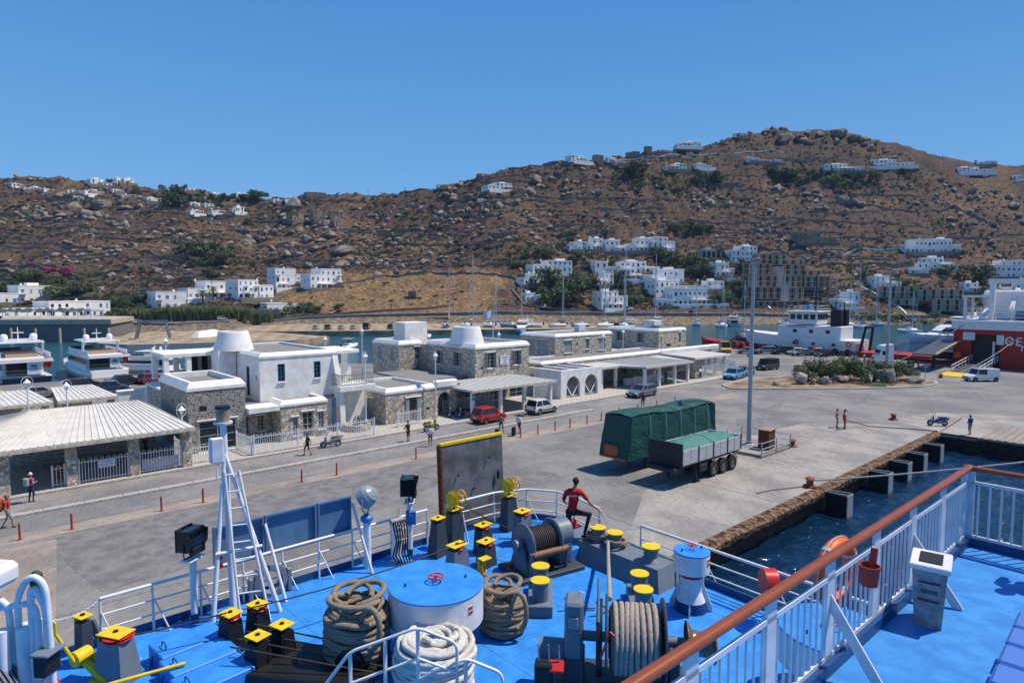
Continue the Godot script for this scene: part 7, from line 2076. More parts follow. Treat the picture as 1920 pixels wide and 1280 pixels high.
func figure_mesh(bones: Array, cell: float) -> ArrayMesh:
	var lo = V(9, 9, 9)
	var hi = -lo
	for b in bones:
		for k in 2:
			var r = Vector3.ONE * (b[2 + k] + cell * 3.0)
			lo = lo.min(b[k] - r)
			hi = hi.max(b[k] + r)
	var nx = int((hi.x - lo.x) / cell) + 2
	var ny = int((hi.y - lo.y) / cell) + 2
	var nz = int((hi.z - lo.z) / cell) + 2
	var f = PackedFloat32Array()
	f.resize(nx * ny * nz)
	f.fill(1.0)
	var near = PackedFloat32Array()
	near.resize(nx * ny * nz)
	near.fill(9.0)
	var who = PackedInt32Array()
	who.resize(nx * ny * nz)
	for bi in bones.size():
		var A: Vector3 = bones[bi][0]
		var Bv: Vector3 = bones[bi][1]
		var r0: float = bones[bi][2]
		var r1: float = bones[bi][3]
		var kk: float = bones[bi][5] if bones[bi].size() > 5 else 0.035
		var m = maxf(r0, r1) + 0.07
		var i0: Vector3 = ((A.min(Bv) - Vector3.ONE * m - lo) / cell).floor().max(Vector3.ZERO)
		var i1: Vector3 = ((A.max(Bv) + Vector3.ONE * m - lo) / cell).ceil().min(V(nx - 1, ny - 1, nz - 1))
		var ab: Vector3 = Bv - A
		var l2: float = maxf(ab.length_squared(), 0.000001)
		for z in range(int(i0.z), int(i1.z) + 1):
			for y in range(int(i0.y), int(i1.y) + 1):
				var row: int = (z * ny + y) * nx
				for x in range(int(i0.x), int(i1.x) + 1):
					var p: Vector3 = lo + V(x, y, z) * cell
					var t: float = clampf((p - A).dot(ab) / l2, 0.0, 1.0)
					var d: float = p.distance_to(A + ab * t) - (r0 + (r1 - r0) * t)
					var c: float = f[row + x]
					var h: float = clampf(0.5 + 0.5 * (c - d) / kk, 0.0, 1.0)
					f[row + x] = c + (d - c) * h - kk * h * (1.0 - h)
					if d < near[row + x]:
						near[row + x] = d
						who[row + x] = bi
	var idx = {}
	var vs = PackedVector3Array()
	var cs = PackedColorArray()
	var off = [0, 1, nx, nx + 1, nx * ny, nx * ny + 1, nx * ny + nx, nx * ny + nx + 1]
	var E = [[0, 1], [2, 3], [4, 5], [6, 7], [0, 2], [1, 3], [4, 6], [5, 7], [0, 4], [1, 5], [2, 6], [3, 7]]
	for z in nz - 1:
		for y in ny - 1:
			for x in nx - 1:
				var i: int = (z * ny + y) * nx + x
				var s = 0
				for k in 8:
					if f[i + off[k]] < 0: s += 1
				if s == 0 or s == 8: continue
				var acc = Vector3.ZERO
				var n = 0
				for e in E:
					var fa: float = f[i + off[e[0]]]
					var fb: float = f[i + off[e[1]]]
					if (fa < 0) != (fb < 0):
						var t: float = fa / (fa - fb)
						var a = V(e[0] & 1, (e[0] >> 1) & 1, e[0] >> 2)
						var b = V(e[1] & 1, (e[1] >> 1) & 1, e[1] >> 2)
						acc += a.lerp(b, t)
						n += 1
				idx[i] = vs.size()
				vs.push_back(lo + (V(x, y, z) + acc / n) * cell)
				cs.push_back(bones[who[i]][4])
	var nr = PackedVector3Array()
	nr.resize(vs.size())
	var tri = PackedInt32Array()
	var st = [1, nx, nx * ny]
	for i in idx:
		for ax in 3:
			var u: int = st[(ax + 1) % 3]
			var w: int = st[(ax + 2) % 3]
			if i + st[ax] >= f.size(): continue
			var fa: float = f[i]
			var fb: float = f[i + st[ax]]
			if (fa < 0) == (fb < 0): continue
			if not (idx.has(i - u) and idx.has(i - w) and idx.has(i - u - w)): continue
			var q = [idx[i], idx[i - u], idx[i - u - w], idx[i - w]]
			if fa < 0: q = [q[0], q[3], q[2], q[1]]
			for k in [[0, 1, 2], [0, 2, 3]]:
				var a: int = q[k[0]]
				var b: int = q[k[1]]
				var c: int = q[k[2]]
				var nn: Vector3 = (vs[c] - vs[a]).cross(vs[b] - vs[a])
				nr[a] += nn; nr[b] += nn; nr[c] += nn
				tri.push_back(a); tri.push_back(b); tri.push_back(c)
	for i in vs.size(): nr[i] = nr[i].normalized()
	var g0: Vector3 = nr[0]
	var far = 0
	for i in vs.size():
		if vs[i].y > vs[far].y: far = i
	if nr[far].y < 0:
		for i in vs.size(): nr[i] = -nr[i]
	var ar = []
	ar.resize(Mesh.ARRAY_MAX)
	ar[Mesh.ARRAY_VERTEX] = vs
	ar[Mesh.ARRAY_NORMAL] = nr
	ar[Mesh.ARRAY_COLOR] = cs
	ar[Mesh.ARRAY_INDEX] = tri
	var am = ArrayMesh.new()
	am.add_surface_from_arrays(Mesh.PRIMITIVE_TRIANGLES, ar)
	return am

const SKIN := Color(0.36, 0.2, 0.13)
const HAIR := Color(0.03, 0.022, 0.016)
func head_bones(c: Vector3, fwd: Vector3, hair: Color, skin: Color, hat = null) -> Array:
	var up = Vector3.UP
	var rt = fwd.cross(up).normalized()
	var out = [[c - up * 0.03 + fwd * 0.012, c + up * 0.03, 0.078, 0.09, skin, 0.03], [c - up * 0.075 + fwd * 0.03, c - up * 0.06 + fwd * 0.035, 0.05, 0.055, skin, 0.03], [c - up * 0.01 + fwd * 0.09, c - up * 0.035 + fwd * 0.105, 0.012, 0.017, skin, 0.012], [c - up * 0.07 + fwd * 0.078 - rt * 0.018, c - up * 0.07 + fwd * 0.078 + rt * 0.018, 0.011, 0.011, Color(0.28, 0.1, 0.08), 0.008]]
	for s in [-1, 1]:
		out.append([c + rt * s * 0.092 - up * 0.01, c + rt * s * 0.092 + up * 0.025, 0.016, 0.016, skin, 0.01])
		out.append([c + rt * s * 0.033 + fwd * 0.077 + up * 0.012, c + rt * s * 0.033 + fwd * 0.078 + up * 0.012, 0.012, 0.012, Color(0.05, 0.04, 0.04), 0.008])
	out.append([c + up * 0.035 - fwd * 0.022, c + up * 0.045 + fwd * 0.02, 0.094, 0.08, hair, 0.02])
	out.append([c - up * 0.03 - fwd * 0.05, c + up * 0.02 - fwd * 0.035, 0.06, 0.08, hair, 0.02])
	if hat != null:
		out.append([c + up * 0.075, c + up * 0.1, 0.095, 0.085, hat, 0.02])
		for k in 10:
			var d = (fwd * cos(TAU * k / 10) + rt * sin(TAU * k / 10)) * 0.14
			out.append([c + up * 0.06 + d * 0.5, c + up * 0.05 + d, 0.022, 0.018, hat, 0.02])
	return out

func hand_bones(w: Vector3, dir: Vector3, palm: Vector3, skin: Color, curl = 0.5) -> Array:
	var side = dir.cross(palm).normalized()
	var out = [[w, w + dir * 0.075, 0.026, 0.03, skin, 0.02]]
	for k in 4:
		var b = w + dir * 0.08 + side * (k - 1.5) * 0.019
		var l = [0.036, 0.042, 0.04, 0.03][k]
		var m = b + (dir * (1.0 - curl * 0.4) + palm * curl * 0.6).normalized() * l
		var e = m + (dir * (1.0 - curl) + palm * curl).normalized() * l * 0.9
		out.append([b, m, 0.0105, 0.0095, skin, 0.008])
		out.append([m, e, 0.0095, 0.0085, skin, 0.008])
	var tb = w + dir * 0.03 - side * 0.03
	out.append([tb, tb + (dir * 0.6 - side * 0.7 + palm * 0.5).normalized() * 0.06, 0.013, 0.01, skin, 0.012])
	return out

func person(label, at, turn, pose, shirt: Color, legs: Color, opt = {}):
	var o = thing("person", label, "person", at, turn, opt.get("group", "people on the quay"))
	var skin: Color = opt.get("skin", SKIN)
	var shoe: Color = opt.get("shoe", Color(0.03, 0.03, 0.03))
	var shorts: bool = opt.get("shorts", false)
	var B = []
	var hip = V(0, 0.93, 0)
	for s in [-1, 1]:
		var ff: float = pose[0] if s < 0 else pose[1]
		var hp = hip + V(s * 0.09, -0.02, 0)
		var ft = V(s * 0.1, 0.06, ff)
		var kn = (hp + ft) * 0.5 + V(s * 0.01, 0.02, 0.05 + absf(ff) * 0.12)
		B.append([hp, kn, 0.088, 0.06, legs])
		B.append([kn, ft + V(0, 0.03, -0.02), 0.056, 0.038, skin if shorts else legs])
		B.append([ft + V(0, -0.025, -0.05), ft + V(0, -0.03, 0.13), 0.036, 0.03, shoe, 0.015])
	B.append([hip + V(-0.06, 0.02, 0), hip + V(0.06, 0.02, 0), 0.115, 0.115, legs])
	B.append([hip + V(0, 0.06, 0), V(0, 1.25, -0.01), 0.125, 0.14, shirt])
	B.append([V(-0.1, 1.36, -0.01), V(0.1, 1.36, -0.01), 0.1, 0.1, shirt])
	B.append([V(0, 1.42, -0.01), V(0, 1.53, 0.01), 0.055, 0.05, skin, 0.02])
	for s in [-1, 1]:
		var hd: Vector3 = pose[2] if s < 0 else pose[3]
		var shp = V(s * 0.19, 1.39, -0.01)
		var hw = V(s * hd.x, hd.y, hd.z)
		var mid = (shp + hw) * 0.5
		var len_ = shp.distance_to(hw)
		var bend = sqrt(maxf(0.0, 0.29 * 0.29 - len_ * len_ * 0.25))
		var el = mid + V(s * 0.5, -0.35, -0.75).normalized() * bend
		var cut = shp.lerp(el, 0.62)
		B.append([shp, cut, 0.058, 0.05, shirt])
		B.append([cut, el, 0.043, 0.04, skin if not opt.get("long", false) else shirt])
		B.append([el, hw, 0.04, 0.028, skin if not opt.get("long", false) else shirt])
		var dir = (hw - el).normalized()
		B.append_array(hand_bones(hw, dir, V(-s, 0, 0.2).normalized(), skin, 0.45))
	B.append_array(head_bones(V(0, 1.64, 0.02), V(0, 0, 1), opt.get("hair", HAIR), skin, opt.get("hat", null)))
	P(o, "body", figure_mesh(B, opt.get("cell", 0.03)), M.vertex)
	if opt.has("pack"):
		P(o, "backpack", G().cbox(V(0, 1.28, -0.27), V(0.34, opt.get("pack_h", 0.5), 0.22), 0.06), opt.pack)
		for s in [-1, 1]: P(o, "strap", G().tube([V(s * 0.12, 1.46, -0.18), V(s * 0.13, 1.5, 0), V(s * 0.13, 1.4, 0.12), V(s * 0.13, 1.15, 0.12)], 0.02, 5), opt.pack)
	return o

func tarp_sheet(fn: Callable, nu, nv, m_noise: FastNoiseLite, amp) -> MB:
	var mb = G()
	var g = []
	for i in nu + 1:
		var row = []
		for j in nv + 1:
			var p: Vector3 = fn.call(float(i) / nu, float(j) / nv)
			row.append(p + V(m_noise.get_noise_3d(p.x, p.y, p.z), m_noise.get_noise_3d(p.z, p.x, p.y), m_noise.get_noise_3d(p.y, p.z, p.x)) * amp)
		g.append(row)
	for i in nu:
		for j in nv:
			var q = []
			for w in [[0, 0], [1, 0], [1, 1], [0, 1]]:
				var a = i + w[0]
				var b = j + w[1]
				q.append((g[mini(a + 1, nu)][b] - g[maxi(a - 1, 0)][b]).cross(g[a][mini(b + 1, nv)] - g[a][maxi(b - 1, 0)]).normalized())
			mb.squad(g[i][j], g[i + 1][j], g[i + 1][j + 1], g[i][j + 1], q[0], q[1], q[2], q[3])
	return mb

func build_street():
	var bm = G().cyl(Vector3.ZERO, V(0, 0.82, 0), 0.055, 0.055, 10).lathe([U(0.055, 0.82), U(0.04, 0.86), U(0, 0.87)], 10).lathe([U(0.13, 0), U(0.12, 0.03), U(0.05, 0.04)], 10)
	var bmesh = bm.mesh()
	var xs = [2.6, 4.8, 9.1, 11.35, 17.5, 20.0, 26.5, 37.3, 39.4, 41.6, 43.6, 46.0, 48.1, 51.5, 54.6, 58.0, 61.5]
	var bw = ["first", "second", "third", "fourth", "fifth", "sixth", "seventh", "eighth", "ninth", "tenth", "eleventh", "twelfth", "thirteenth", "fourteenth", "fifteenth", "sixteenth", "seventeenth"]
	for i in xs.size():
		var o = P(self, numbered("delineator_post"), bmesh, M.red_post, V(xs[i], 0.01, -40.3 - (0.5 if i > 12 else 0.0)))
		tag(o, "%s red delineator post along the street, counted from the picture's left" % bw[i], "bollard", "red posts along the street")
	solo("manhole_cover", "square steel manhole cover in the quay asphalt", "manhole cover", G().cbox(V(0, 0.0, 0), V(1.0, 0.05, 0.9), 0.01), M.grey_metal, V(18.5, 0.0, -40.6))
	var wn = FastNoiseLite.new()
	wn.seed = 2
	wn.frequency = 0.55
	var o = thing("covered_trailer", "tall load wrapped in dark green tarpaulin with white straps, standing on the quay", "trailer")
	var x0 = 35.3
	var x1 = 46.2
	var z0 = -29.3
	var z1 = -26.8
	var yt = 3.95
	P(o, "tarpaulin_side", tarp_sheet(func(u, v): return V(lerpf(x0 - 0.47 + 0.5 * v, x1 + 0.04, u), lerpf(0.95 + 0.25 * u, yt - 0.25 * u, v), z1 + 0.02 - 0.15 * v), 60, 16, wn, 0.09), M.tarp)
	P(o, "tarpaulin_side", tarp_sheet(func(u, v): return V(lerpf(x0 - 0.47 + 0.5 * v, x1 + 0.04, u), lerpf(0.95 + 0.25 * u, yt - 0.25 * u, v), z0 + 0.15 * v), 60, 16, wn, 0.09), M.tarp)
	P(o, "tarpaulin_front", tarp_sheet(func(u, v): return V(x0 - 0.45 + 0.5 * v, lerpf(1.0, yt, v), lerpf(z0 - 0.04 + 0.1 * v, z1 + 0.06 - 0.1 * v, u)), 16, 16, wn, 0.09), M.tarp)
	P(o, "tarpaulin_back", tarp_sheet(func(u, v): return V(x1, lerpf(1.2, yt - 0.25, v), lerpf(z0 + 0.1 * v, z1 - 0.1 * v, u)), 16, 16, wn, 0.06), M.tarp)
	P(o, "tarpaulin_top", tarp_sheet(func(u, v): return V(lerpf(x0, x1, u), yt + 0.02 - 0.25 * u + 0.12 * sin(PI * v) + 0.1 * sin(u * 9.0), lerpf(z0 + 0.1, z1 - 0.1, v)), 60, 14, wn, 0.09), M.tarp)
	for i in 5:
		var x = 37.4 + i * 1.9
		P(o, "strap", G().tube([V(x, 1.1, z1 + 0.1), V(x, 2.5, z1 + 0.06), V(x, 3.75 - i * 0.04, z1 - 0.03), V(x, 4.02 - i * 0.04, z1 - 0.3), V(x, 4.05 - i * 0.03, -28), V(x, 3.9 - i * 0.04, z0 + 0.2)], 0.025, 5), M.strap)
	P(o, "bed_frame", G().box(V((x0 + x1) * 0.5, 1.0, -28), V(x1 - x0, 0.2, 2.0)), M.chassis)
	P(o, "orange_coupling", G().cbox(V(x0 - 0.5, 1.05, -28.0), V(0.3, 0.14, 2.2), 0.03).cbox(V(x0 - 0.42, 1.5, -28.3), V(0.3, 0.8, 1.2), 0.1), M.orange_paint)
	for x in [43.3, 44.6]:
		for z in [-28.9, -27.2]: wheel(o, V(x, 0.5, z), 0.5, 0.32, M.wheel_hub)
	P(o, "landing_leg", G().box(V(37.5, 0.5, -27.3), V(0.16, 1.0, 0.16)).box(V(37.5, 0.5, -28.8), V(0.16, 1.0, 0.16)), M.chassis)
	o = thing("tipper_trailer", "grey drop-side trailer with three wheel pairs and a green sheet over its load", "trailer")
	x0 = 35.0
	x1 = 42.3
	z0 = -25.1
	z1 = -22.6
	P(o, "headboard", G().cbox(V(x0, 2.12, -23.85), V(0.12, 1.55, 2.55), 0.02), M.chassis)
	for i in 8:
		P(o, "side_panel", G().cbox(V(x0 + 0.5 + i * 0.915, 1.95 - 0.008 * i, z1), V(0.87, 0.98, 0.06), 0.015), M.trailer_grey)
		P(o, "side_panel", G().cbox(V(x0 + 0.5 + i * 0.915, 1.95 - 0.008 * i, z0), V(0.87, 0.98, 0.06), 0.015), M.trailer_grey)
	for i in [2, 4, 6, 8]: P(o, "side_post", G().box(V(x0 + 0.05 + i * 0.915, 1.95, z1 + 0.04), V(0.09, 1.1, 0.06)), M.chassis)
	P(o, "tail_board", G().cbox(V(x1, 1.95, -23.85), V(0.1, 1.0, 2.5), 0.02), M.trailer_grey)
	P(o, "load_sheet", tarp_sheet(func(u, v): return V(lerpf(x0 + 0.1, x1 - 0.05, u), 2.32 + 0.45 * sin(PI * clampf(v, 0.0, 1.0)) * (0.6 + 0.4 * sin(PI * u)) - 0.1 * u, lerpf(z0 + 0.08, z1 - 0.08, v)), 40, 16, wn, 0.06), M.tarp_pale)
	P(o, "sheet_strap", G().tube([V(39.0, 2.4, z1), V(39.0, 2.68, -23.2), V(39, 2.75, -23.85), V(39, 2.68, -24.5), V(39, 2.4, z0)], 0.03, 5), M.strap)
	P(o, "floor", G().box(V((x0 + x1) * 0.5, 1.38, -23.85), V(x1 - x0, 0.14, 2.45)), M.chassis)
	P(o, "chassis_beam", G().box(V(38.6, 1.15, -23.3), V(7.2, 0.35, 0.18)), M.chassis)
	P(o, "chassis_beam", G().box(V(38.6, 1.15, -24.4), V(7.2, 0.35, 0.18)), M.chassis)
	P(o, "front_beam", G().cbox(V(34.7, 1.2, -23.85), V(0.7, 0.3, 2.2), 0.04), M.chassis)
	P(o, "tool_box", G().cbox(V(37.5, 0.95, -22.75), V(0.9, 0.5, 0.4), 0.03), M.chassis)
	for z in [-22.8, -24.9]: P(o, "landing_leg", G().box(V(36.9, 0.65, z), V(0.14, 1.3, 0.14)), M.chassis)
	for x in [39.05, 40.3, 41.55]:
		for z in [-24.75, -22.85]: wheel(o, V(x, 0.54, z), 0.54, 0.38, M.wheel_hub)
		P(o, "mudguard", G().tube(arc(V(x, 0.54, -22.85), 0.62, 8), 0.03, 5), M.chassis)
	o = thing("lighting_mast", "tall grey lighting mast standing on the quay behind the trailers", "lamp post", V(48.8, 0, -25.3))
	P(o, "shaft", G().cyl(V(0, 0.1, 0), V(0, 15.0, 0), 0.2, 0.12, 16), M.galv)
	P(o, "base_flange", G().lathe([U(0.45, 0.2), U(0.45, 0.27), U(0.28, 0.32)], 16), M.galv)
	P(o, "crossarm", G().box(V(0, 14.9, 0), V(1.8, 0.12, 0.12), roty(0.7)), M.galv)
	for s in [-0.75, 0.0, 0.75]: P(o, "floodlight", G().cbox(roty(0.7) * V(s, 15.15, 0.1), V(0.5, 0.3, 0.35), 0.04, roty(0.7)), M.grey_metal)
	solo("concrete_plinth", "low concrete plinth under the lighting mast", "plinth", G().cbox(Vector3.ZERO, V(4.6, 0.24, 4.2), 0.04), M.concrete, V(48.4, 0.12, -24.9))
	o = thing("guard_rail", "grey two-bar guard rail round the lighting mast", "railing")
	var gp = [V(46.0, 0.2, -27.0), V(46.0, 0.2, -22.8), V(50.8, 0.2, -22.8), V(50.8, 0.2, -27.0)]
	for i in 4:
		var a: Vector3 = gp[i]
		var b: Vector3 = gp[(i + 1) % 4]
		for y in [0.5, 0.95]: P(o, "rail", G().cyl(a + V(0, y, 0), b + V(0, y, 0), 0.03, 0.03, 6), M.galv)
		for t in [0.0, 0.5]: P(o, "post", G().cyl(a.lerp(b, t) - V(0, 0.2, 0), a.lerp(b, t) + V(0, 1.05, 0), 0.045, 0.045, 8), M.galv)
	o = thing("cable_cabinet", "rusty brown slatted cabinet beside the foot of the lighting mast", "cabinet", V(48.6, 0.24, -23.7), 0.1)
	for i in 6: P(o, "slat", G().cbox(V(-0.55 + i * 0.22, 0.75, 0.4), V(0.2, 1.5, 0.05), 0.01), M.cable_box)
	for i in 4: P(o, "slat", G().cbox(V(-0.66, 0.75, -0.33 + i * 0.22), V(0.05, 1.5, 0.2), 0.01), M.cable_box)
	P(o, "top", G().cbox(V(0, 1.53, 0.02), V(1.4, 0.07, 0.95), 0.015), M.tan_stone)
	P(o, "core", G().box(V(0, 0.74, 0), V(1.26, 1.4, 0.76)), M.interior)
	var mb = G().lathe([U(0.42, 0), U(0.42, 0.06), U(0.24, 0.1), U(0.2, 0.35), U(0.26, 0.46), U(0.3, 0.52), U(0.22, 0.6), U(0, 0.62)], 18).cbox(V(-0.22, 0.5, 0), V(0.45, 0.16, 0.34), 0.06)
	var bl = [[V(41.6, 0.03, -17.3), "orange rusty quay bollard holding the pale mooring rope"], [V(51.6, 0.01, -23.0), "orange rusty quay bollard beside the lighting mast guard rail"], [V(70.2, 0.01, -21.3), "rusty red quay bollard near the blue scooter"], [V(24.2, 0.02, -17.6), "orange quay bollard seen beside the white ventilator on the ferry deck"], [V(110.5, 0.01, -27.5), "rusty bollard at the end of the ferry's mooring rope by the white van"]]
	for b in bl: solo("quay_bollard", b[1], "bollard", mb, M.bollard_orange, b[0], 0.4, "rusty bollards on the quay")
	solo("mooring_line", "long pale mooring rope leading from the orange quay bollard over the water", "rope", G().tube(sag(V(41.6, 0.4, -17.3), V(42.4, 4.3, -4.6), 0.12, 14), 0.05, 6), M.rope_white)
	solo("mooring_line", "rope tail lying on the concrete at the orange quay bollard", "rope", G().tube([V(41.5, 0.08, -17.4), V(40.4, 0.05, -17.9), V(38.9, 0.05, -18.6), V(37.6, 0.05, -18.9)], 0.035, 6), M.rope)
	solo("mooring_line", "dark rope lying on the quay from the two men to the corner", "rope", G().tube([V(62.6, 0.7, -22.9), V(64.5, 0.1, -21.6), V(66, 0.06, -19.2), V(67.0, 0.06, -16.7)], 0.045, 6), M.wire)
	solo("mooring_line", "rope held taut by the man on the loading ramp", "rope", G().tube(sag(V(67.2, 0.06, -16.5), V(75.9, 0.1, -16.9), 0.0, 6), 0.045, 6), M.rope)
	var k = 0
	for x in [41.7, 49.05, 53.2, 57.0, 61.4]:
		o = thing("quay_fender", "%s black box fender on the quay wall, counted from the ferry" % ["first", "second", "third", "fourth", "fifth"][k], "fender", V(x, -0.15, -16.3), 0.0, "black fenders along the quay wall")
		o.scale = Vector3.ONE * 0.85
		P(o, "block", G().cbox(V(0.5, -1.0, 0.7), V(0.95, 2.0, 1.5), 0.06), M.rubber)
		P(o, "face_plate", G().cbox(V(0.5, -1.0, 1.5), V(1.1, 2.1, 0.08), 0.03), M.fender_face)
		P(o, "top_chain", G().cyl(V(0.05, 0.04, -0.3), V(0.05, 0.04, 1.4), 0.04, 0.04, 6), M.fender_face)
		P(o, "top_chain", G().cyl(V(0.4, 0.06, -0.3), V(0.95, 0.04, 1.4), 0.04, 0.04, 6), M.fender_face)
		k += 1
	var ip = [U(77, -42.5), U(82, -37.5), U(88, -32.4), U(93, -28.8), U(98, -26.4), U(102, -25.8), U(105, -26.8), U(107.5, -30), U(107, -34), U(102, -39), U(95, -43.5), U(86, -45.5), U(79, -45)]
	struct("island_soil", G().slab(ip, -0.1, 0.12), M.dirt)
	o = thing("island_kerb", "pale curved kerb round the planted traffic island", "kerb")
	for i in ip.size():
		var a = ip[i]
		var b = ip[(i + 1) % ip.size()]
		var n = maxi(2, int(a.distance_to(b) / 1.6))
		for j in n:
			var c = a.lerp(b, (j + 0.5) / n)
			P(o, "kerb_stone", G().cbox(V(c.x, 0.06, c.y), V(a.distance_to(b) / n - 0.02, 0.22, 0.34), 0.03, roty(-(b - a).angle())), M.kerb)
	var bush = [crown_mesh(401, 2600, 0.95, 0.03), crown_mesh(402, 2600, 0.95, 0.03)]
	var bp = [[90.5, -38.6, 2.4, 3.6], [92.2, -36.9, 2.9, 3.6], [94.4, -35.6, 2.7, 3.6], [96.4, -34.2, 3.0, 3.8], [99.0, -33.2, 2.8, 3.6], [101.2, -31.0, 2.6, 3.4], [103.0, -29.8, 2.1, 3.0], [93.6, -39.2, 2.5, 3.6], [98.0, -36.2, 2.8, 3.6]]
	for i in bp.size():
		var q = thing("oleander_bush", "%s dense green bush on the traffic island, counted from the street side" % bw[i], "bush", V(bp[i][0], 0.1, bp[i][1]), i * 1.1, "bushes on the traffic island")
		P(q, "foliage", bush[i % 2], [M.leaf_olive, M.leaf][i % 2], Vector3.ZERO, Basis().scaled(V(bp[i][3] * 1.1, bp[i][2] * 1.3, bp[i][3] * 1.1)))
	var gm = []
	var g = RandomNumberGenerator.new()
	g.seed = 31
	for i in 420: gm.append(Transform3D(Basis(Vector3.UP, g.randf() * TAU).scaled(V(0.5, 0.16, 0.5)), V(93.0 + g.randf_range(0, 6.5), 0.11, -30.2 + g.randf_range(-1.0, 1.0) - (g.randf_range(0, 1)) * 2.0)))
	scatter("ground_cover", "low green creeping plants at the front of the traffic island", "ground cover", crown_mesh(403, 120, 0.7, 0.09), M.leaf_light, gm)
	var rk = [[87.5, -38.0, 1.15, 1.5, "tall tan pointed boulder at the street end of the traffic island"], [88.6, -37.0, 0.7, 0.55, "slanted grey rock leaning by the tall tan boulder"], [89.8, -36.0, 0.9, 0.95, "lumpy tan boulder second from the street end of the island"], [91.2, -35.9, 0.6, 0.5, "small dark rock next to the lumpy tan boulder"], [93.4, -34.9, 0.95, 0.75, "rounded dark boulder in the middle of the island"], [95.7, -32.4, 0.7, 0.8, "small pointed tan rock before the island bushes"], [98.0, -30.4, 1.0, 1.55, "tall pale grey standing boulder by the island lamp"], [100.6, -28.0, 1.35, 0.75, "wide tan boulder at the ferry end of the island"], [83.9, -39.9, 0.75, 0.5, "small white rock alone at the island's street tip"], [96.8, -31.6, 0.45, 0.35, "small brown stone beside the tall grey boulder"]]
	for i in rk.size():
		var b = P(self, numbered("island_boulder"), rock_mesh(500 + i), M.rock_near, V(rk[i][0], 0.1 + rk[i][3] * 0.55, rk[i][1]), Basis(Vector3.UP, i * 0.9).scaled(V(rk[i][2] * 0.8, rk[i][3] * 0.95, rk[i][2] * 0.8)))
		tag(b, rk[i][4], "boulder", "boulders on the traffic island")
	o = thing("island_lamp", "tall grey lamp mast rising from the bushes of the traffic island", "lamp post", V(106.0, 0, -33.4))
	P(o, "shaft", G().cyl(Vector3.ZERO, V(0, 15.6, 0), 0.26, 0.14, 14), M.galv)
	P(o, "head_frame", G().cyl(V(0, 15.6, 0), V(0, 15.75, 0), 0.9, 0.9, 12), M.galv)
	for i in 4: P(o, "floodlight", G().cbox(V(cos(i * 1.57) * 0.8, 15.45, sin(i * 1.57) * 0.8), V(0.4, 0.25, 0.4), 0.04), M.grey_metal)
	solo("electric_cabinet", "dark grey electric cabinet half hidden in the island bushes", "cabinet", G().cbox(V(0, 0.85, 0), V(1.8, 1.7, 0.9), 0.04), M.grey_wall, V(98.3, 0.1, -32.0), 0.6)
	for s in [[102.6, -27.4, "thin sign pole at the ferry end of the island"], [108.4, -38.6, "round road sign behind the island bushes"], [98.5, -51.5, "dark round road sign on the corner pavement"]]:
		o = thing("road_sign", s[2], "sign", V(s[0], 0, s[1]), -0.7)
		P(o, "pole", G().cyl(Vector3.ZERO, V(0, 2.6, 0), 0.035, 0.035, 8), M.galv)
		P(o, "plate", G().cyl(V(0, 2.4, 0.03), V(0, 2.4, 0.06), 0.36, 0.36, 18), M.grey_metal)
	car("red_car", "small red hatchback parked at the kerb in front of the canopy", "car", V(39.6, 0, -47.4), 0.05, car_paint([0.5, 0.012, 0.018]), "mini")
	var wc = car("white_car", "white hatchback with its tailgate raised, parked behind the red car", "car", V(46.8, 0, -47.3), 0.03, car_paint([0.7, 0.7, 0.7]), "hatch")
	P(wc, "tailgate", G().box(V(-2.0, 1.62, 0), V(0.85, 0.05, 1.25), rotz(-0.25)), M.glass_dark)
	P(wc, "lower_trim", G().box(V(0, 0.4, 0), V(3.4, 0.2, 1.64)), M.grey_metal)
	car("silver_car", "silver grey hatchback driving along the street", "car", V(63.5, 0, -46.9), PI + 0.05, car_paint([0.24, 0.25, 0.28], 0.5), "estate")
	car("blue_car", "light blue people carrier parked at the corner canopy", "car", V(86.8, 0, -47.6), PI + 0.12, car_paint([0.1, 0.34, 0.6]), "mpv")
	car("grey_car", "grey estate car parked behind the light blue car", "car", V(91.3, 0, -48.4), PI + 0.1, car_paint([0.3, 0.31, 0.32], 0.4), "estate")
	car("black_van", "black van parked near the corner canopy behind the tall mast", "van", V(101.2, 0, -49.6), PI - 0.1, car_paint([0.012, 0.013, 0.016]), "van")
	car("white_van", "small white panel van crossing the quay beside the red ferry", "van", V(110.6, 0, -22.6), 2.45, car_paint([0.72, 0.72, 0.72]), "van")
	car("yellow_van", "tall yellow van parked by the basin beyond the corner canopy", "van", V(124.5, 0, -70.5), -2.5, car_paint([0.62, 0.36, 0.01]), "bigvan")
	var pk = [[125.0, -65.6, 2.2, "sedan", [0.3, 0.31, 0.3], "pale green car parked nose out by the red workboat"], [128.2, -63.2, 2.3, "mpv", [0.25, 0.27, 0.33], "grey blue car second in the row by the tug"], [129.4, -60.3, 2.4, "jeep", [0.015, 0.015, 0.015], "black jeep with a spare wheel in the row by the tug"], [131.0, -58.4, 2.6, "sedan", [0.55, 0.55, 0.55], "silver car behind the grey saloon by the tug"], [129.6, -56.4, 2.6, "sedan", [0.26, 0.28, 0.3], "grey saloon nearest the island in the row by the tug"], [132.0, -55.0, 2.5, "hatch", [0.5, 0.2, 0.02], "orange car in the row by the tug"], [131.2, -52.6, 2.9, "sedan", [0.03, 0.032, 0.04], "dark saloon last in the row by the tug"], [112, -78, 0.4, "sedan", [0.55, 0.56, 0.58], "silver car half hidden beyond the corner canopy"]]
	for p in pk: car("parked_car", p[5], "car", V(p[0], 0, p[1]), p[2], car_paint(p[4], 0.2), p[3], "cars parked beside the tug")
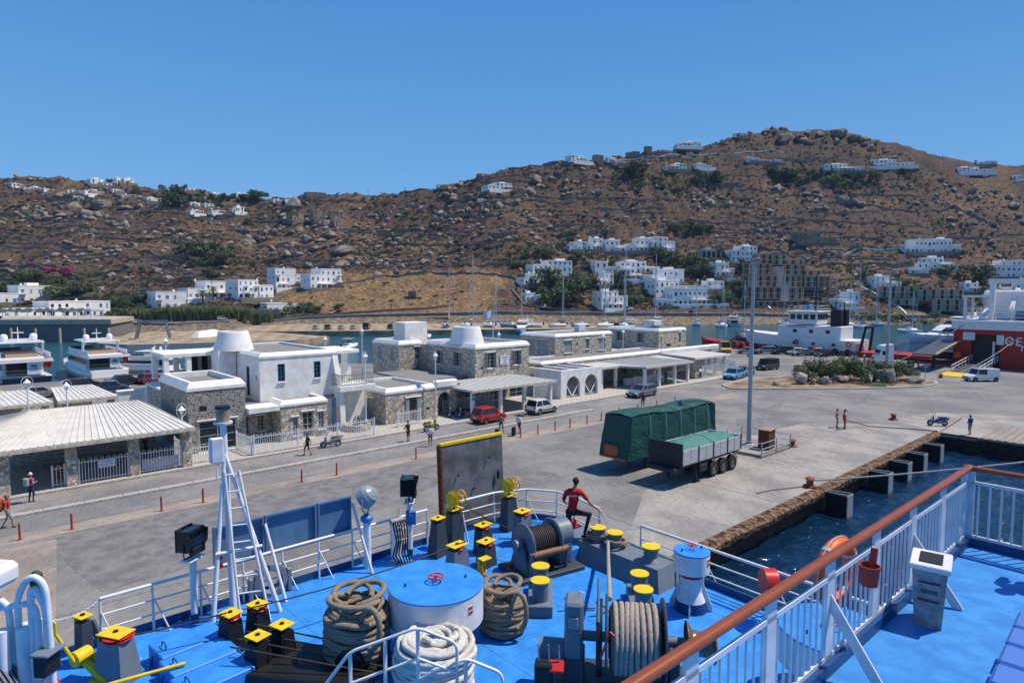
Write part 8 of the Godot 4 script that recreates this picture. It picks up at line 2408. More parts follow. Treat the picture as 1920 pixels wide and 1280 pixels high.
	pk = [[8.6, -94.6, 0.1, "sedan", [0.3, 0.31, 0.33], "silver saloon in the car park behind the ribbed roofs"], [4.6, -93.6, 0.0, "sedan", [0.6, 0.5, 0.1], "yellow taxi partly hidden by the round bush"], [12.2, -91.4, 0.0, "hatch", [0.05, 0.12, 0.4], "bright blue car just above the ribbed roof"], [14.0, -99.6, 0.1, "estate", [0.02, 0.025, 0.05], "dark blue estate car in the car park"], [16.4, -93.6, -0.2, "hatch", [0.03, 0.06, 0.16], "navy blue car nearest the arched gateway"], [18.8, -100.4, 0.1, "sedan", [0.015, 0.017, 0.02], "black saloon in the car park beside the second yacht"], [23.6, -104.6, 0.3, "sedan", [0.35, 0.38, 0.42], "silver blue car at the end of the car park"], [22.0, -99.6, 0.3, "hatch", [0.25, 0.03, 0.07], "dark pink car behind the white gateway"], [27.0, -99, 1.4, "bigvan", [0.6, 0.6, 0.6], "white van parked behind the white pergola"], [22.5, -92, 0.5, "sedan", [0.5, 0.5, 0.5], "pale car parked behind the stone tower's wing"], [36, -88, 0.2, "sedan", [0.02, 0.02, 0.025], "black car seen through the loggia of the white house"], [41, -89, 0.3, "estate", [0.03, 0.035, 0.05], "dark car seen beside the loggia of the white house"]]
	for p in pk: car("parked_car", p[5], "car", V(p[0], 0, p[1]), p[2], car_paint(p[4], 0.2), p[3], "cars in the marina car park")
	pk = [[96.7, -208, 0.9, "hatch", [0.6, 0.6, 0.6], "first white car on the far quay from the jetty"], [99.9, -205.5, 0.9, "jeep", [0.1, 0.11, 0.13], "dark car second on the far quay"], [103.5, -202.8, 0.9, "hatch", [0.62, 0.62, 0.62], "second white car on the far quay"], [106.6, -200.2, 0.9, "hatch", [0.6, 0.6, 0.62], "third white car on the far quay"], [110.2, -197.4, 0.9, "bigvan", [0.03, 0.03, 0.04], "black van on the far quay"], [117, -193, 0.9, "jeep", [0.03, 0.03, 0.03], "black car beyond the van on the far quay"], [121.5, -190, 0.9, "hatch", [0.6, 0.6, 0.6], "white car next to the roof hut on the far quay"], [79.5, -250.5, -0.1, "hatch", [0.62, 0.62, 0.62], "white car driving on the shore road"], [50, -263, -0.6, "sedan", [0.35, 0.02, 0.03], "red car on the shore road below the white hotel"], [133.1, -262.5, 0.9, "van", [0.4, 0.05, 0.04], "red van parked in front of the straw field"], [108, -268, 0.3, "jeep", [0.03, 0.03, 0.03], "dark pickup on the shore road beside the container"], [186, -178, 0.6, "sedan", [0.4, 0.02, 0.03], "red car between the boats on the far quay"], [12.5, -243, 0.7, "sedan", [0.02, 0.02, 0.03], "dark car on the hotel terrace"], [5, -251, 0.7, "sedan", [0.6, 0.6, 0.6], "white car on the hotel terrace"], [212, -213, 0.5, "van", [0.6, 0.6, 0.6], "white van on the road below the hotel trees"], [246, -191, 0.6, "van", [0.6, 0.6, 0.6], "white van on the road below the village"], [272, -172, 0.6, "sedan", [0.2, 0.25, 0.35], "blue grey car on the road below the village"]]
	for p in pk: car("distant_car", p[5], "car", V(p[0], maxf(0.16, ground(p[0], p[1]) + 0.36) if p[1] < -212 or p[0] > 200 else 0.16, p[1]) if p[0] > 20 else V(p[0], 5.0, p[1]), p[2], car_paint(p[4]), p[3], "cars along the far shore")
	var rb = thing("round_bush", "round clipped green bush in the car park behind the ribbed roof", "bush", V(5.6, 0, -88.5))
	P(rb, "foliage", bush[0], M.leaf, Vector3.ZERO, Basis().scaled(V(4.2, 2.3, 4.2)))
	o = thing("white_truck", "white truck tractor waiting beside the ferry ramp behind the island lamp", "truck", V(122.0, 0, -37.0), 2.62 - PI / 2 + 1.2)
	P(o, "cab", G().loft([[V(0.9, 0.9, -1.2), V(0.9, 0.9, 1.2), V(3.1, 0.9, 1.2), V(3.1, 0.9, -1.2)], [V(0.9, 2.4, -1.22), V(0.9, 2.4, 1.22), V(3.12, 2.2, 1.22), V(3.12, 2.2, -1.22)], [V(0.9, 3.9, -1.1), V(0.9, 3.9, 1.1), V(2.6, 3.6, 1.1), V(2.6, 3.6, -1.1)]]), M.boat_white)
	P(o, "windscreen", G().box(V(3.02, 2.45, 0), V(0.06, 0.9, 2.1), rotz(0.22)), M.glass_dark)
	for s in [-1, 1]: P(o, "side_window", G().box(V(2.3, 2.4, s * 1.215), V(0.8, 0.7, 0.05)), M.glass_dark)
	P(o, "bumper", G().cbox(V(3.05, 0.75, 0), V(0.3, 0.5, 2.4), 0.06), M.boat_white)
	P(o, "frame", G().box(V(-0.8, 0.85, 0), V(4.2, 0.25, 1.0)), M.chassis)
	P(o, "side_skirt", G().cbox(V(-0.2, 0.75, 1.1), V(2.0, 0.6, 0.15), 0.04).cbox(V(-0.2, 0.75, -1.1), V(2.0, 0.6, 0.15), 0.04), M.boat_white)
	for x in [2.1, -1.9]:
		for s in [-1, 1]: wheel(o, V(x, 0.52, s * 1.05), 0.52, 0.34)
	scooter("black and white scooter parked at the kerb beside the street railing", V(23.4, 0, -48.1), PI - 0.1, car_paint([0.3, 0.3, 0.3]))
	scooter("yellow green scooter parked below the lamp post of the low stone house", V(33.1, 0, -47.75), 0.05, car_paint([0.3, 0.36, 0.03]))
	scooter("black scooter parked in the shade of the canopy, nearest the arch", V(38.2, 0.14, -50.9), 2.6, car_paint([0.015, 0.016, 0.018]))
	scooter("dark grey scooter parked in the shade of the canopy, nearest the bus stop", V(38.9, 0.14, -50.2), 2.7, car_paint([0.06, 0.06, 0.07]))
	scooter("blue motor scooter parked at the edge of the loading ramp", V(70.0, 0, -17.5), 2.2, car_paint([0.02, 0.05, 0.3]))
	scooter("motor scooter standing by the tug, left of two", V(134.5 - 2.5, 0, -49.9), 1.0, car_paint([0.03, 0.03, 0.03]))
	scooter("motor scooter standing by the tug, right of two", V(132.6, 0, -48.0), 1.0, car_paint([0.03, 0.03, 0.03]))
	var black = Color(0.015, 0.015, 0.02)
	var white = Color(0.6, 0.6, 0.62)
	var w1 = [0.26, -0.24, V(0.27, 0.88, 0.16), V(0.27, 0.88, -0.14)]
	var w2 = [-0.22, 0.24, V(0.27, 0.88, -0.16), V(0.27, 0.9, 0.18)]
	var st = [0.03, -0.03, V(0.27, 0.86, 0.05), V(0.27, 0.86, 0.05)]
	var hh = [0.03, -0.03, V(0.17, 0.99, 0.06), V(0.17, 0.99, 0.06)]
	person("man in dark clothes walking along the lane past the street railing", V(20.9, 0.01, -46.9), -PI / 2 - 0.1, w1, Color(0.03, 0.025, 0.03), black, {"shorts": true})
	person("man in black shirt and shorts standing with hands on hips by the kerb", V(29.2, 0.01, -45.6), 0.1, hh, black, black, {"shorts": true})
	person("man in white shirt and red shorts standing on the quay side of the kerb", V(29.6, 0.01, -42.9), 2.4, hh, white, Color(0.4, 0.03, 0.05), {"shorts": true})
	person("woman in a bikini top walking with a small case near the red car", V(37.2, 0.01, -42.8), 2.0, w1, Color(0.3, 0.16, 0.12), Color(0.05, 0.05, 0.08), {"shorts": true})
	person("person in white top pulling a big black suitcase by the kerb", V(38.3, 0.01, -41.6), 1.9, w2, white, Color(0.06, 0.05, 0.08), {"shorts": true})
	person("backpacker in red shirt with an orange pack at the picture's left edge", V(2.3, 0.01, -42.9), PI / 2 - 0.3, w1, Color(0.45, 0.02, 0.02), Color(0.25, 0.24, 0.22), {"shorts": true, "pack": M.orange_paint, "pack_h": 0.75})
	person("woman in white sun hat and pink top carrying a rucksack by the shelter", V(3.7, 0.01, -47.3), PI / 2 + 0.6, [0.05, -0.05, V(0.2, 1.2, 0.2), V(0.2, 1.2, 0.2)], Color(0.4, 0.03, 0.22), Color(0.03, 0.03, 0.09), {"hat": Color(0.6, 0.58, 0.52), "pack": M.green_net})
	person("man in black with a backpack walking away behind the green covered load", V(57.0, 0.01, -41.9), PI * 0.75, w2, black, black, {"pack": M.black})
	person("man in grey with one hand on his hip, left of the pair on the quay", V(62.2, 0.01, -23.6), 0.4, [0.03, -0.03, V(0.18, 0.99, 0.06), V(0.27, 0.86, 0.05)], Color(0.3, 0.3, 0.33), Color(0.24, 0.24, 0.25), {"long": true})
	person("man in red overalls with folded arms, right of the pair on the quay", V(61.8, 0.01, -22.8), 0.2, [0.03, -0.03, V(0.05, 1.2, 0.2), V(0.05, 1.22, 0.2)], Color(0.42, 0.02, 0.02), Color(0.42, 0.02, 0.02), {"long": true})
	person("man in white behind the man in red overalls", V(62.5, 0.01, -23.0), 0.4, st, white, Color(0.3, 0.3, 0.32), {"long": true})
	person("man in white hat and dark jacket tending the rope on the loading ramp", V(67.6, 0.05, -14.4), 2.6, [0.03, -0.03, V(0.1, 1.0, 0.25), V(0.1, 1.05, 0.25)], Color(0.03, 0.05, 0.08), Color(0.2, 0.22, 0.24), {"hat": Color(0.55, 0.53, 0.48), "shorts": true, "long": true})
	person("person in white top standing behind the island bushes", V(109.6, 0.01, -47.1), 0.3, st, Color(0.4, 0.42, 0.45), Color(0.2, 0.18, 0.16), {"shorts": true})
	person("person in blue top standing behind the island bushes", V(110.0, 0.01, -45.7), 0.8, st, Color(0.04, 0.1, 0.3), Color(0.05, 0.08, 0.2), {"hat": Color(0.5, 0.5, 0.5)})
	person("man in white shirt and dark trousers on the quay beyond the bushes", V(120.8, 0.01, -43.7), 0.8, st, white, black, {})
	person("man in white beside a scooter near the white truck", V(124.6, 0.01, -43.0), 0.8, st, white, Color(0.04, 0.05, 0.12), {})
	person("man in white shirt and navy trousers closest to the white truck", V(125.8, 0.01, -41.9), 1.2, st, white, Color(0.03, 0.04, 0.1), {})
	person("man in dark clothes at the foot of the ferry gangway", V(116.8, 0.01, -32.2), 0.6, st, Color(0.12, 0.05, 0.04), black, {})
	person("person standing in the shade at the back of the passenger shelter", V(11.2, 0.14, -53.5), 0.4, st, Color(0.03, 0.03, 0.05), black, {})
	person("man in blue sitting shade under the market canopy", V(74.5, 0.14, -51.0), -0.6, st, Color(0.04, 0.04, 0.05), black, {})
	var sc = thing("suitcase", "big black suitcase standing behind the person in white top", "suitcase", V(37.3, 0.01, -41.2), 0.5)
	P(sc, "shell", G().cbox(V(0, 0.42, 0), V(0.52, 0.74, 0.3), 0.06), M.black)
	P(sc, "handle", G().tube([V(-0.12, 0.78, 0), V(-0.12, 1.02, 0), V(0.12, 1.02, 0), V(0.12, 0.78, 0)], 0.012, 5), M.grey_metal)
	sc = thing("suitcase", "small dark red suitcase wheeled by the woman near the red car", "suitcase", V(36.2, 0.01, -42.2), 0.5)
	P(sc, "shell", G().cbox(V(0, 0.33, 0), V(0.4, 0.56, 0.26), 0.05), M.black)
	P(sc, "handle", G().tube([V(0, 0.6, 0), V(0.25, 0.95, 0)], 0.012, 5), M.grey_metal)

func arc(c: Vector3, r, n) -> Array:
	var out = []
	for i in n + 1: out.append(c + V(cos(PI * 0.1 + PI * 0.8 * i / n) * r, sin(PI * 0.1 + PI * 0.8 * i / n) * r, 0.16))
	return out

const DK := 4.6
const PD := 8.9

func pipe(pts, r, seg = 8) -> MB:
	var out = []
	for i in pts.size():
		var p: Vector3 = pts[i]
		if i == 0 or i == pts.size() - 1: out.append(p)
		else:
			var a: Vector3 = p + (pts[i - 1] - p).limit_length(minf(r * 5.0, p.distance_to(pts[i - 1]) * 0.45))
			var b: Vector3 = p + (pts[i + 1] - p).limit_length(minf(r * 5.0, p.distance_to(pts[i + 1]) * 0.45))
			for k in 5: out.append(a.lerp(p, k / 4.0).lerp(p.lerp(b, k / 4.0), k / 4.0))
	return G().tube(out, r, seg)

func hand_wheel(par, at, r, m, bs = Basis()):
	var o = P(par, "hand_wheel", G().tube(circle(Vector3.ZERO, r, 20, Vector3.UP), r * 0.1, 7, true), m, at, bs)
	for k in 3: P(o, "spoke", G().cyl(V(cos(k * PI / 3) * r, 0, sin(k * PI / 3) * r), -V(cos(k * PI / 3) * r, 0, sin(k * PI / 3) * r), r * 0.07, r * 0.07, 6), m)
	P(o, "hub", G().cyl(V(0, -r * 0.45, 0), V(0, r * 0.12, 0), r * 0.18, r * 0.18, 10), m)

func deck_rail(called, label, pts, ys, step):
	var o = thing(called, label, "railing", Vector3.ZERO, 0.0, "white rails round the mooring deck")
	for k in ys.size():
		var l = []
		for p in pts: l.append(p + V(0, ys[k], 0))
		P(o, "top_rail" if k == 0 else "bar", pipe(l, 0.04 if k == 0 else 0.022), M.ship_white)
	for i in pts.size() - 1:
		var a: Vector3 = pts[i]
		var b: Vector3 = pts[i + 1]
		var n = maxi(1, int(a.distance_to(b) / step))
		for j in n + (1 if i == pts.size() - 2 else 0):
			var p = a.lerp(b, float(j) / n)
			P(o, "stanchion", G().cyl(p, p + V(0, ys[0], 0), 0.032, 0.028, 8), M.ship_white)
			if n > 1 or i % 2 == 0: P(o, "stay", G().cyl(p + V(0.28, 0, 0.3), p + V(0, ys[0] * 0.75, 0), 0.018, 0.018, 6), M.ship_white)
	return o

func fairlead(called, label, at, turn, w, d, h, slope, body, sheave = true):
	var o = thing(called, label, "fairlead", at, turn, "yellow-capped wire guides on the deck")
	var s = slope
	w *= 0.86
	d *= 0.86
	h *= 0.93
	P(o, "pedestal", G().loft([[V(-w * s, 0, -d * s), V(-w * s, 0, d * s), V(w * s, 0, d * s), V(w * s, 0, -d * s)], [V(-w * 0.5, h, -d * 0.5), V(-w * 0.5, h, d * 0.5), V(w * 0.5, h, d * 0.5), V(w * 0.5, h, -d * 0.5)]]), body)
	P(o, "cap_plate", G().cbox(V(0, h + 0.13, 0), V(w + 0.06, 0.025, d + 0.06), 0.006).cbox(V(0, h + 0.05, -d * 0.5), V(w, 0.16, 0.02), 0.005), M.yellow)
	P(o, "cap_bolt", G().cyl(V(0, h + 0.14, 0), V(0, h + 0.17, 0), 0.05, 0.05, 8), M.black)
	if sheave: P(o, "sheave", G().lathe([U(0.05, 0), U(d * 0.5, 0), U(d * 0.54, 0.03), U(d * 0.45, 0.055), U(d * 0.54, 0.08), U(0.05, 0.1)], 20, V(0, h + 0.01, d * 0.12)), M.red)
	return o

func bollard_pair(label, a: Vector3, b: Vector3, h, box):
	var o = thing("bollard_pair", label, "bollard", a, 0.0, "grey ship bollards with yellow tops")
	var d = b - a
	for p in [Vector3.ZERO, d]:
		P(o, "post", G().lathe([U(0.205, 0.0), U(0.205, h - 0.06), U(0.225, h - 0.04)], 22, p), M.ship_grey)
		P(o, "yellow_cap", G().lathe([U(0.225, h - 0.04), U(0.24, h - 0.03), U(0.24, h), U(0, h + 0.005)], 24, p), M.yellow)
	if box: P(o, "base_box", G().cbox(d * 0.5 + V(0, 0.15, 0), V(d.length() + 0.75, 0.3, 0.62), 0.02, roty(atan2(-d.z, d.x))), M.ship_grey)
	return o

func ventilator(label, at, r, top, cyl_h, neck):
	var o = thing("ventilator", label, "ventilator", at, 0.0, "mushroom ventilators with blue lids")
	P(o, "drum", G().lathe([U(r * 0.9, top - cyl_h), U(r, top - cyl_h), U(r, top - 0.01), U(r * 0.9, top - 0.01)], 56), M.ship_white)
	P(o, "lid", G().lathe([U(r * 1.01, top - 0.03), U(r * 1.01, top), U(r * 0.98, top + 0.012), U(0, top + 0.02)], 56), M.deck_blue)
	P(o, "underside", G().lathe([U(r * 0.95, top - cyl_h + 0.02), U(neck, top - cyl_h + 0.03)], 40), M.ship_white)
	P(o, "neck", G().lathe([U(neck * 1.35, 0.25), U(neck, 0.5), U(neck, top - cyl_h + 0.05)], 32), M.ship_white)
	P(o, "foot", G().lathe([U(neck * 1.5, 0), U(neck * 1.36, 0.26)], 32), M.edge_blue)
	for k in 4: P(o, "fin", G().ext([U(neck, 0.75), U(neck, 0), U(neck * 1.95, 0), U(neck * 1.9, 0.16)], -0.015, 0.015, Transform3D(roty(k * PI / 2 + 0.5), Vector3.ZERO)), M.ship_white)
	P(o, "red_band", G().lathe([U(neck + 0.012, top - cyl_h - 0.14), U(neck + 0.012, top - cyl_h)], 30), M.red)
	hand_wheel(o, V(0, top + 0.14, 0), 0.17 if r > 0.7 else 0.11, M.red)
	for s in [-1, 1]: P(o, "lifting_lug", G().cbox(V(s * r * 0.6, top + 0.05, s * r * 0.25), V(0.06, 0.08, 0.03), 0.01), M.edge_blue)
	var lb = P(o, "warning_label", G().box(V(sin(0.15) * r, top - cyl_h * 0.38, cos(0.15) * r), V(0.13, 0.19, 0.012), roty(0.15)), M.white_metal)
	P(lb, "label_print", G().box(V(sin(0.15) * (r + 0.008), top - cyl_h * 0.38 + 0.05, cos(0.15) * (r + 0.008)), V(0.12, 0.06, 0.006), roty(0.15)), M.red)
	P(lb, "label_print", G().box(V(sin(0.15) * (r + 0.008), top - cyl_h * 0.38 - 0.05, cos(0.15) * (r + 0.008)), V(0.12, 0.06, 0.006), roty(0.15)), M.red)
	return o

func rope_coil(label, at, r, h, rr, m, seed_, loops = true, layers = 3):
	var o = thing("rope_coil", label, "rope", at, 0.0, "coils of mooring rope on deck")
	var f = FastNoiseLite.new()
	f.seed = seed_
	f.frequency = 0.35
	var turns = h / (rr * 1.55)
	for layer in layers:
		var pts = []
		var n = int(turns * 44)
		for i in n + 1:
			var t = float(i) / 44
			var a = t * TAU + layer
			var w = f.get_noise_2d(a * 0.9, layer * 9.0)
			var q = r * (1.0 - layer * rr * 1.7 / r) * (1.0 + w * 0.16) * (1.0 + 0.05 * sin(PI * t / turns))
			var y = rr + t * rr * 1.55 + f.get_noise_2d(a * 0.8 + 50.0, layer * 7.0) * rr * 2.0
			if t > turns - 1.5: q *= 1.0 - (t - turns + 1.5) * 0.16
			pts.append(V(cos(a) * q, maxf(rr, y), sin(a) * q))
		P(o, "rope_layer", G().tube(pts, rr, 8, false, 16.0), m)
	if loops:
		for k in 4:
			var pts = []
			for i in 40:
				var t = float(i) / 39
				var a = 0.3 + k * 1.4 + t * (2.6 + k * 0.4)
				pts.append(V(cos(a) * r * (0.5 + 0.45 * sin(PI * t)), h + rr * 1.2 + 0.16 * sin(PI * t) + k * rr * 0.5, sin(a) * r * (0.5 + 0.4 * sin(PI * t))))
			P(o, "loose_loop", G().tube(pts, rr, 8, false, 16.0), m)
		var dl = []
		for i in 50:
			var t = TAU * i / 50
			dl.append(V(0.28 + cos(t) * 0.2 * r / 0.7, h - 0.18 + sin(t) * 0.42, r * 0.92 + cos(t) * 0.12 + 0.08))
		P(o, "hanging_loop", G().tube(dl, rr, 8, true, 16.0), m, Vector3.ZERO, roty(-0.5))
	return o

func flood_light(label, at, h, turn):
	var o = thing("flood_light", label, "floodlight", at, turn, "black floodlights on white posts")
	P(o, "post", G().cyl(Vector3.ZERO, V(0, h - 0.45, 0), 0.085, 0.085, 12), M.ship_white)
	P(o, "post_foot", G().cyl(Vector3.ZERO, V(0, 0.22, 0), 0.09, 0.09, 12), M.edge_blue)
	P(o, "bracket_plate", G().cbox(V(0, h - 0.42, 0), V(0.52, 0.04, 0.3), 0.01), M.ship_white)
	P(o, "yoke", pipe([V(-0.28, h, 0), V(-0.28, h - 0.36, 0), V(0.28, h - 0.36, 0), V(0.28, h, 0)], 0.016), M.black)
	P(o, "housing", G().ext([U(-0.2, -0.26), U(0.1, -0.26), U(0.22, -0.1), U(0.24, 0.1), U(0.12, 0.26), U(-0.2, 0.24)], -0.27, 0.27, Transform3D(roty(-PI / 2), V(0, h + 0.06, 0))), M.black_gloss)
	for k in 7: P(o, "cooling_fin", G().box(V(-0.24 + k * 0.08, h + 0.24, 0.16), V(0.012, 0.1, 0.2)), M.black)
	P(o, "ballast_box", G().cbox(V(0, h - 0.18, 0.14), V(0.42, 0.2, 0.14), 0.02), M.black)
	P(o, "front_rim", G().cbox(V(0, h + 0.06, -0.22), V(0.58, 0.56, 0.05), 0.02), M.black)
	return o

func build_ship():
	var edge = [U(-25, -16.5), U(12.6, -16.5), U(14.4, -16.3), U(15.4, -15.7), U(15.8, -14.8), U(15.5, -13.2), U(15.25, -11), U(15.1, -7), U(15.0, 8), U(15.0, 30), U(-25, 30)]
	var hull = thing("ferry_hull", "blue and white hull of the ferry under the mooring deck", "ship")
	P(hull, "plating", G().slab([U(-25, -15.9), U(13.6, -15.9), U(14.9, -14.8), U(14.7, -7), U(14.7, 30), U(-25, 30)], -5, DK - 0.4), M.ship_white)
	var md = struct("mooring_deck", G().slab(edge, DK - 0.38, DK), M.deck_blue)
	for i in 8: P(md, "weld_seam", G().box(V(3.5, DK, -15.2 + i * 1.75), V(22.0, 0.012, 0.025)), M.deck_blue)
	for i in 6: P(md, "weld_seam", G().box(V(1.0 + i * 2.6, DK, -8), V(0.025, 0.014, 16)), M.deck_blue)
	var sc = G()
	for i in 70: sc.box(V(rng.randf_range(2, 14.5), DK + 0.002, rng.randf_range(-16, -6)), V(rng.randf_range(0.03, 0.16), 0.006, rng.randf_range(0.008, 0.03)), roty(rng.randf() * 3.0))
	P(md, "paint_scuffs", sc, M.ship_white).set_meta("kind", "stuff")
	for i in edge.size() - 2:
		var a = edge[i]
		var b = edge[i + 1]
		P(hull, "deck_coaming", G().box(V((a.x + b.x) * 0.5, DK + 0.08, (a.y + b.y) * 0.5), V(a.distance_to(b), 0.22, 0.06), roty(-(b - a).angle())), M.edge_blue)
	P(hull, "deckhouse_front", G().span(V(-25, DK, -1.9), V(10.6, PD - 0.3, 30)), M.ship_white)
	deck_rail("stern_rail", "white three-bar rail along the stern left of the windbreak panel", [V(2.4, DK, -16.45), V(4.5, DK, -16.45), V(8.6, DK, -16.45), V(11.2, DK, -16.45)], [1.1, 0.72, 0.38], 1.0)
	deck_rail("corner_rail", "white curved rail round the stern corner by the man in red", [V(12.0, DK, -16.45), V(13.9, DK, -16.35), V(15.0, DK, -15.9), V(15.6, DK, -15.0), V(15.6, DK, -14.2), V(15.35, DK, -12.9)], [1.1, 0.72, 0.38], 2.5)
	deck_rail("side_rail", "white three-bar rail along the ship's side past the small ventilator", [V(15.1, DK, -11.1), V(15.05, DK, -9), V(14.95, DK, -5), V(14.9, DK, 2)], [1.1, 0.72, 0.38], 1.7)
	deck_rail("left_rail", "short white rail end beyond the chain at the picture's left edge", [V(0.2, DK, -16.45), V(1.35, DK, -16.45)], [1.0, 0.55], 1.3)
	for c in [[V(2.4, DK + 1.08, -16.45), V(1.35, DK + 0.98, -16.45), 26, "white safety chain across the stern rail gap at the picture's left"], [V(15.35, DK + 1.08, -12.9), V(15.1, DK + 1.06, -11.1), 34, "white safety chain hanging beside the man in red"]]:
		var ch = thing("safety_chain", c[3], "chain")
		var pts = sag(c[0], c[1], 0.16 if c[2] < 30 else 0.3, c[2])
		for i in pts.size() - 1:
			var a: Vector3 = pts[i]
			var b: Vector3 = pts[i + 1]
			var fr = G().frame(b - a)
			var l = []
			for k in 10: l.append((fr.y * cos(TAU * k / 10) * a.distance_to(b) * 0.62 + (fr.x if i % 2 else fr.z) * sin(TAU * k / 10) * 0.018))
			P(ch, "link", G().tube(l, 0.007, 5, true), M.ship_white, (a + b) * 0.5)
	var o = thing("windbreak_screen", "long blue-grey steel windbreak panel in three framed bays at the stern", "panel")
	for b in [[4.85, 6.1], [6.14, 7.55], [7.59, 8.6]]:
		P(o, "plate", G().span(V(b[0], DK + 1.05, -16.58), V(b[1], DK + 2.08, -16.55)), M.panel_blue)
		P(o, "bay_frame", G().span(V(b[0], DK + 1.03, -16.54), V(b[0] + 0.05, DK + 2.1, -16.46)).span(V(b[1] - 0.05, DK + 1.03, -16.54), V(b[1], DK + 2.1, -16.46)).span(V(b[0] + 0.05, DK + 2.05, -16.54), V(b[1] - 0.05, DK + 2.1, -16.46)).span(V(b[0] + 0.05, DK + 1.03, -16.54), V(b[1] - 0.05, DK + 1.08, -16.46)), M.panel_blue)
	for x in [6.12, 8.62]: P(o, "prop", G().cyl(V(x + 0.2, DK, -15.7), V(x, DK + 1.9, -16.45), 0.04, 0.04, 8), M.ship_white)
	o = thing("roller_fairlead", "round grey panama fairlead ring at the stern beneath the windbreak panel", "fairlead", V(6.15, DK + 0.42, -16.3))
	P(o, "ring", G().lathe([U(0.26, -0.1), U(0.44, -0.08), U(0.46, 0.0), U(0.44, 0.1), U(0.3, 0.12), U(0.24, 0.0), U(0.26, -0.1)], 28, Vector3.ZERO, rotx(PI / 2)), M.ship_grey)
	P(o, "cheek", G().cbox(V(0.5, -0.1, 0), V(0.12, 0.6, 0.16), 0.02).cbox(V(-0.5, -0.1, 0), V(0.12, 0.6, 0.16), 0.02), M.ship_grey)
	o = thing("signal_mast", "white tripod signal mast with a ladder and a dark lamp on top", "mast")
	var tp = V(5.05, 9.35, -16.1)
	P(o, "pole", G().cyl(V(5.15, DK, -16.1), tp, 0.085, 0.075, 14), M.ship_white)
	for b in [V(4.5, DK, -15.6), V(6.0, DK, -15.3)]: P(o, "leg", G().cyl(b, tp - V(0, 0.75, -0.05), 0.06, 0.05, 10), M.ship_white)
	var la = [V(5.05, DK, -15.3), V(5.65, DK, -15.05)]
	var lt = [V(5.0, 8.2, -15.95), V(5.3, 8.2, -15.85)]
	for k in 2: P(o, "ladder_stile", G().cyl(la[k], lt[k], 0.035, 0.032, 8), M.ship_white)
	for i in 9: P(o, "rung", G().cyl(la[0].lerp(lt[0], (i + 0.8) / 9.0), la[1].lerp(lt[1], (i + 0.8) / 9.0), 0.02, 0.02, 6), M.ship_white)
	P(o, "cross_tie", G().cyl(V(4.67, 6.3, -15.75), V(5.7, 6.3, -15.55), 0.04, 0.04, 8), M.ship_white)
	P(o, "top_plate", G().cyl(tp, tp + V(0, 0.05, 0), 0.22, 0.22, 14), M.rail_white)
	var lm = P(o, "lamp", G().cyl(tp + V(0, 0.05, 0), tp + V(0, 0.38, 0), 0.15, 0.16, 16), M.tan_stone)
	P(lm, "lamp_cap", G().cyl(tp + V(0, 0.38, 0), tp + V(0, 0.44, 0), 0.18, 0.17, 16), M.black)
	P(o, "junction_box", G().cbox(V(4.84, 8.75, -16.0), V(0.3, 0.62, 0.2), 0.03), M.rail_white)
	P(o, "cable", G().tube([V(4.85, 8.4, -15.95), V(4.8, 8.1, -15.9), V(4.95, 7.9, -15.95), V(5.0, 7.4, -15.98)], 0.015, 5), M.rail_white)
	for y in [5.85, 6.05]: P(o, "signal_lamp", G().cyl(V(4.85, y, -16.0), V(4.85, y + 0.1, -16.0), 0.06, 0.06, 8), M.tail_red)
	flood_light("black floodlight on a white post left of the signal mast", V(4.28, DK, -16.2), 2.0, 0.6)
	flood_light("black floodlight on a white post with a blue switch box", V(10.3, DK, -16.05), 2.1, 0.9)
	solo("switch_box", "blue steel switch box on the floodlight post", "switch box", G().cbox(V(0, 0, 0.1), V(0.3, 0.42, 0.18), 0.02).cbox(V(0, 0.05, 0.2), V(0.1, 0.12, 0.02), 0.005), M.bright_blue, V(10.3, DK + 1.22, -16.0), -0.5)
	o = thing("search_light", "round grey searchlight in a yoke on a white post", "searchlight", V(8.92, DK, -16.15), 0.7)
	P(o, "post", G().cyl(Vector3.ZERO, V(0, 1.35, 0), 0.11, 0.11, 14), M.ship_white)
	P(o, "swivel", G().lathe([U(0.12, 1.35), U(0.18, 1.4), U(0.18, 1.5), U(0.08, 1.58)], 16), M.bright_blue)
	P(o, "yoke", pipe([V(-0.36, 2.1, 0), V(-0.34, 1.8, 0), V(0, 1.56, 0), V(0.34, 1.8, 0), V(0.36, 2.1, 0)], 0.022), M.lamp_grey)
	P(o, "lamp_body", G().lathe([U(0, 0.3), U(0.14, 0.28), U(0.25, 0.2), U(0.31, 0.08), U(0.33, -0.06), U(0.34, -0.14), U(0.3, -0.15), U(0, -0.15)], 26, V(0, 2.1, 0), rotx(0.95)), M.lamp_grey)
	P(o, "access_hatch", G().cbox(V(0, 2.27, 0.24), V(0.14, 0.16, 0.03), 0.01, rotx(-0.6)), M.lamp_grey)
	o = thing("hose_rack", "black hydraulic hoses hanging from a grey valve stand", "valve stand", V(9.75, DK, -15.9))
	P(o, "stand", G().cbox(V(0, 0.6, 0), V(0.22, 1.2, 0.22), 0.02), M.ship_white)
	P(o, "valve", G().cyl(V(-0.2, 1.25, 0), V(0.2, 1.25, 0), 0.09, 0.09, 10), M.grey_metal)
	for k in 6: P(o, "hose", G().tube([V(-0.15 + k * 0.07, 1.28, 0.05), V(-0.2 + k * 0.09, 1.15, 0.16), V(-0.12 + k * 0.06, 0.7, 0.2 + 0.02 * k), V(-0.25 + k * 0.1, 0.3, 0.18), V(-0.12 + k * 0.08, 0.02, 0.25)], 0.022, 6), M.rubber)
	for k in 2: P(o, "lever", G().cyl(V(0.02 + k * 0.07, 1.3, 0), V(0.03 + k * 0.08, 1.6, 0), 0.012, 0.014, 6), M.yellow)
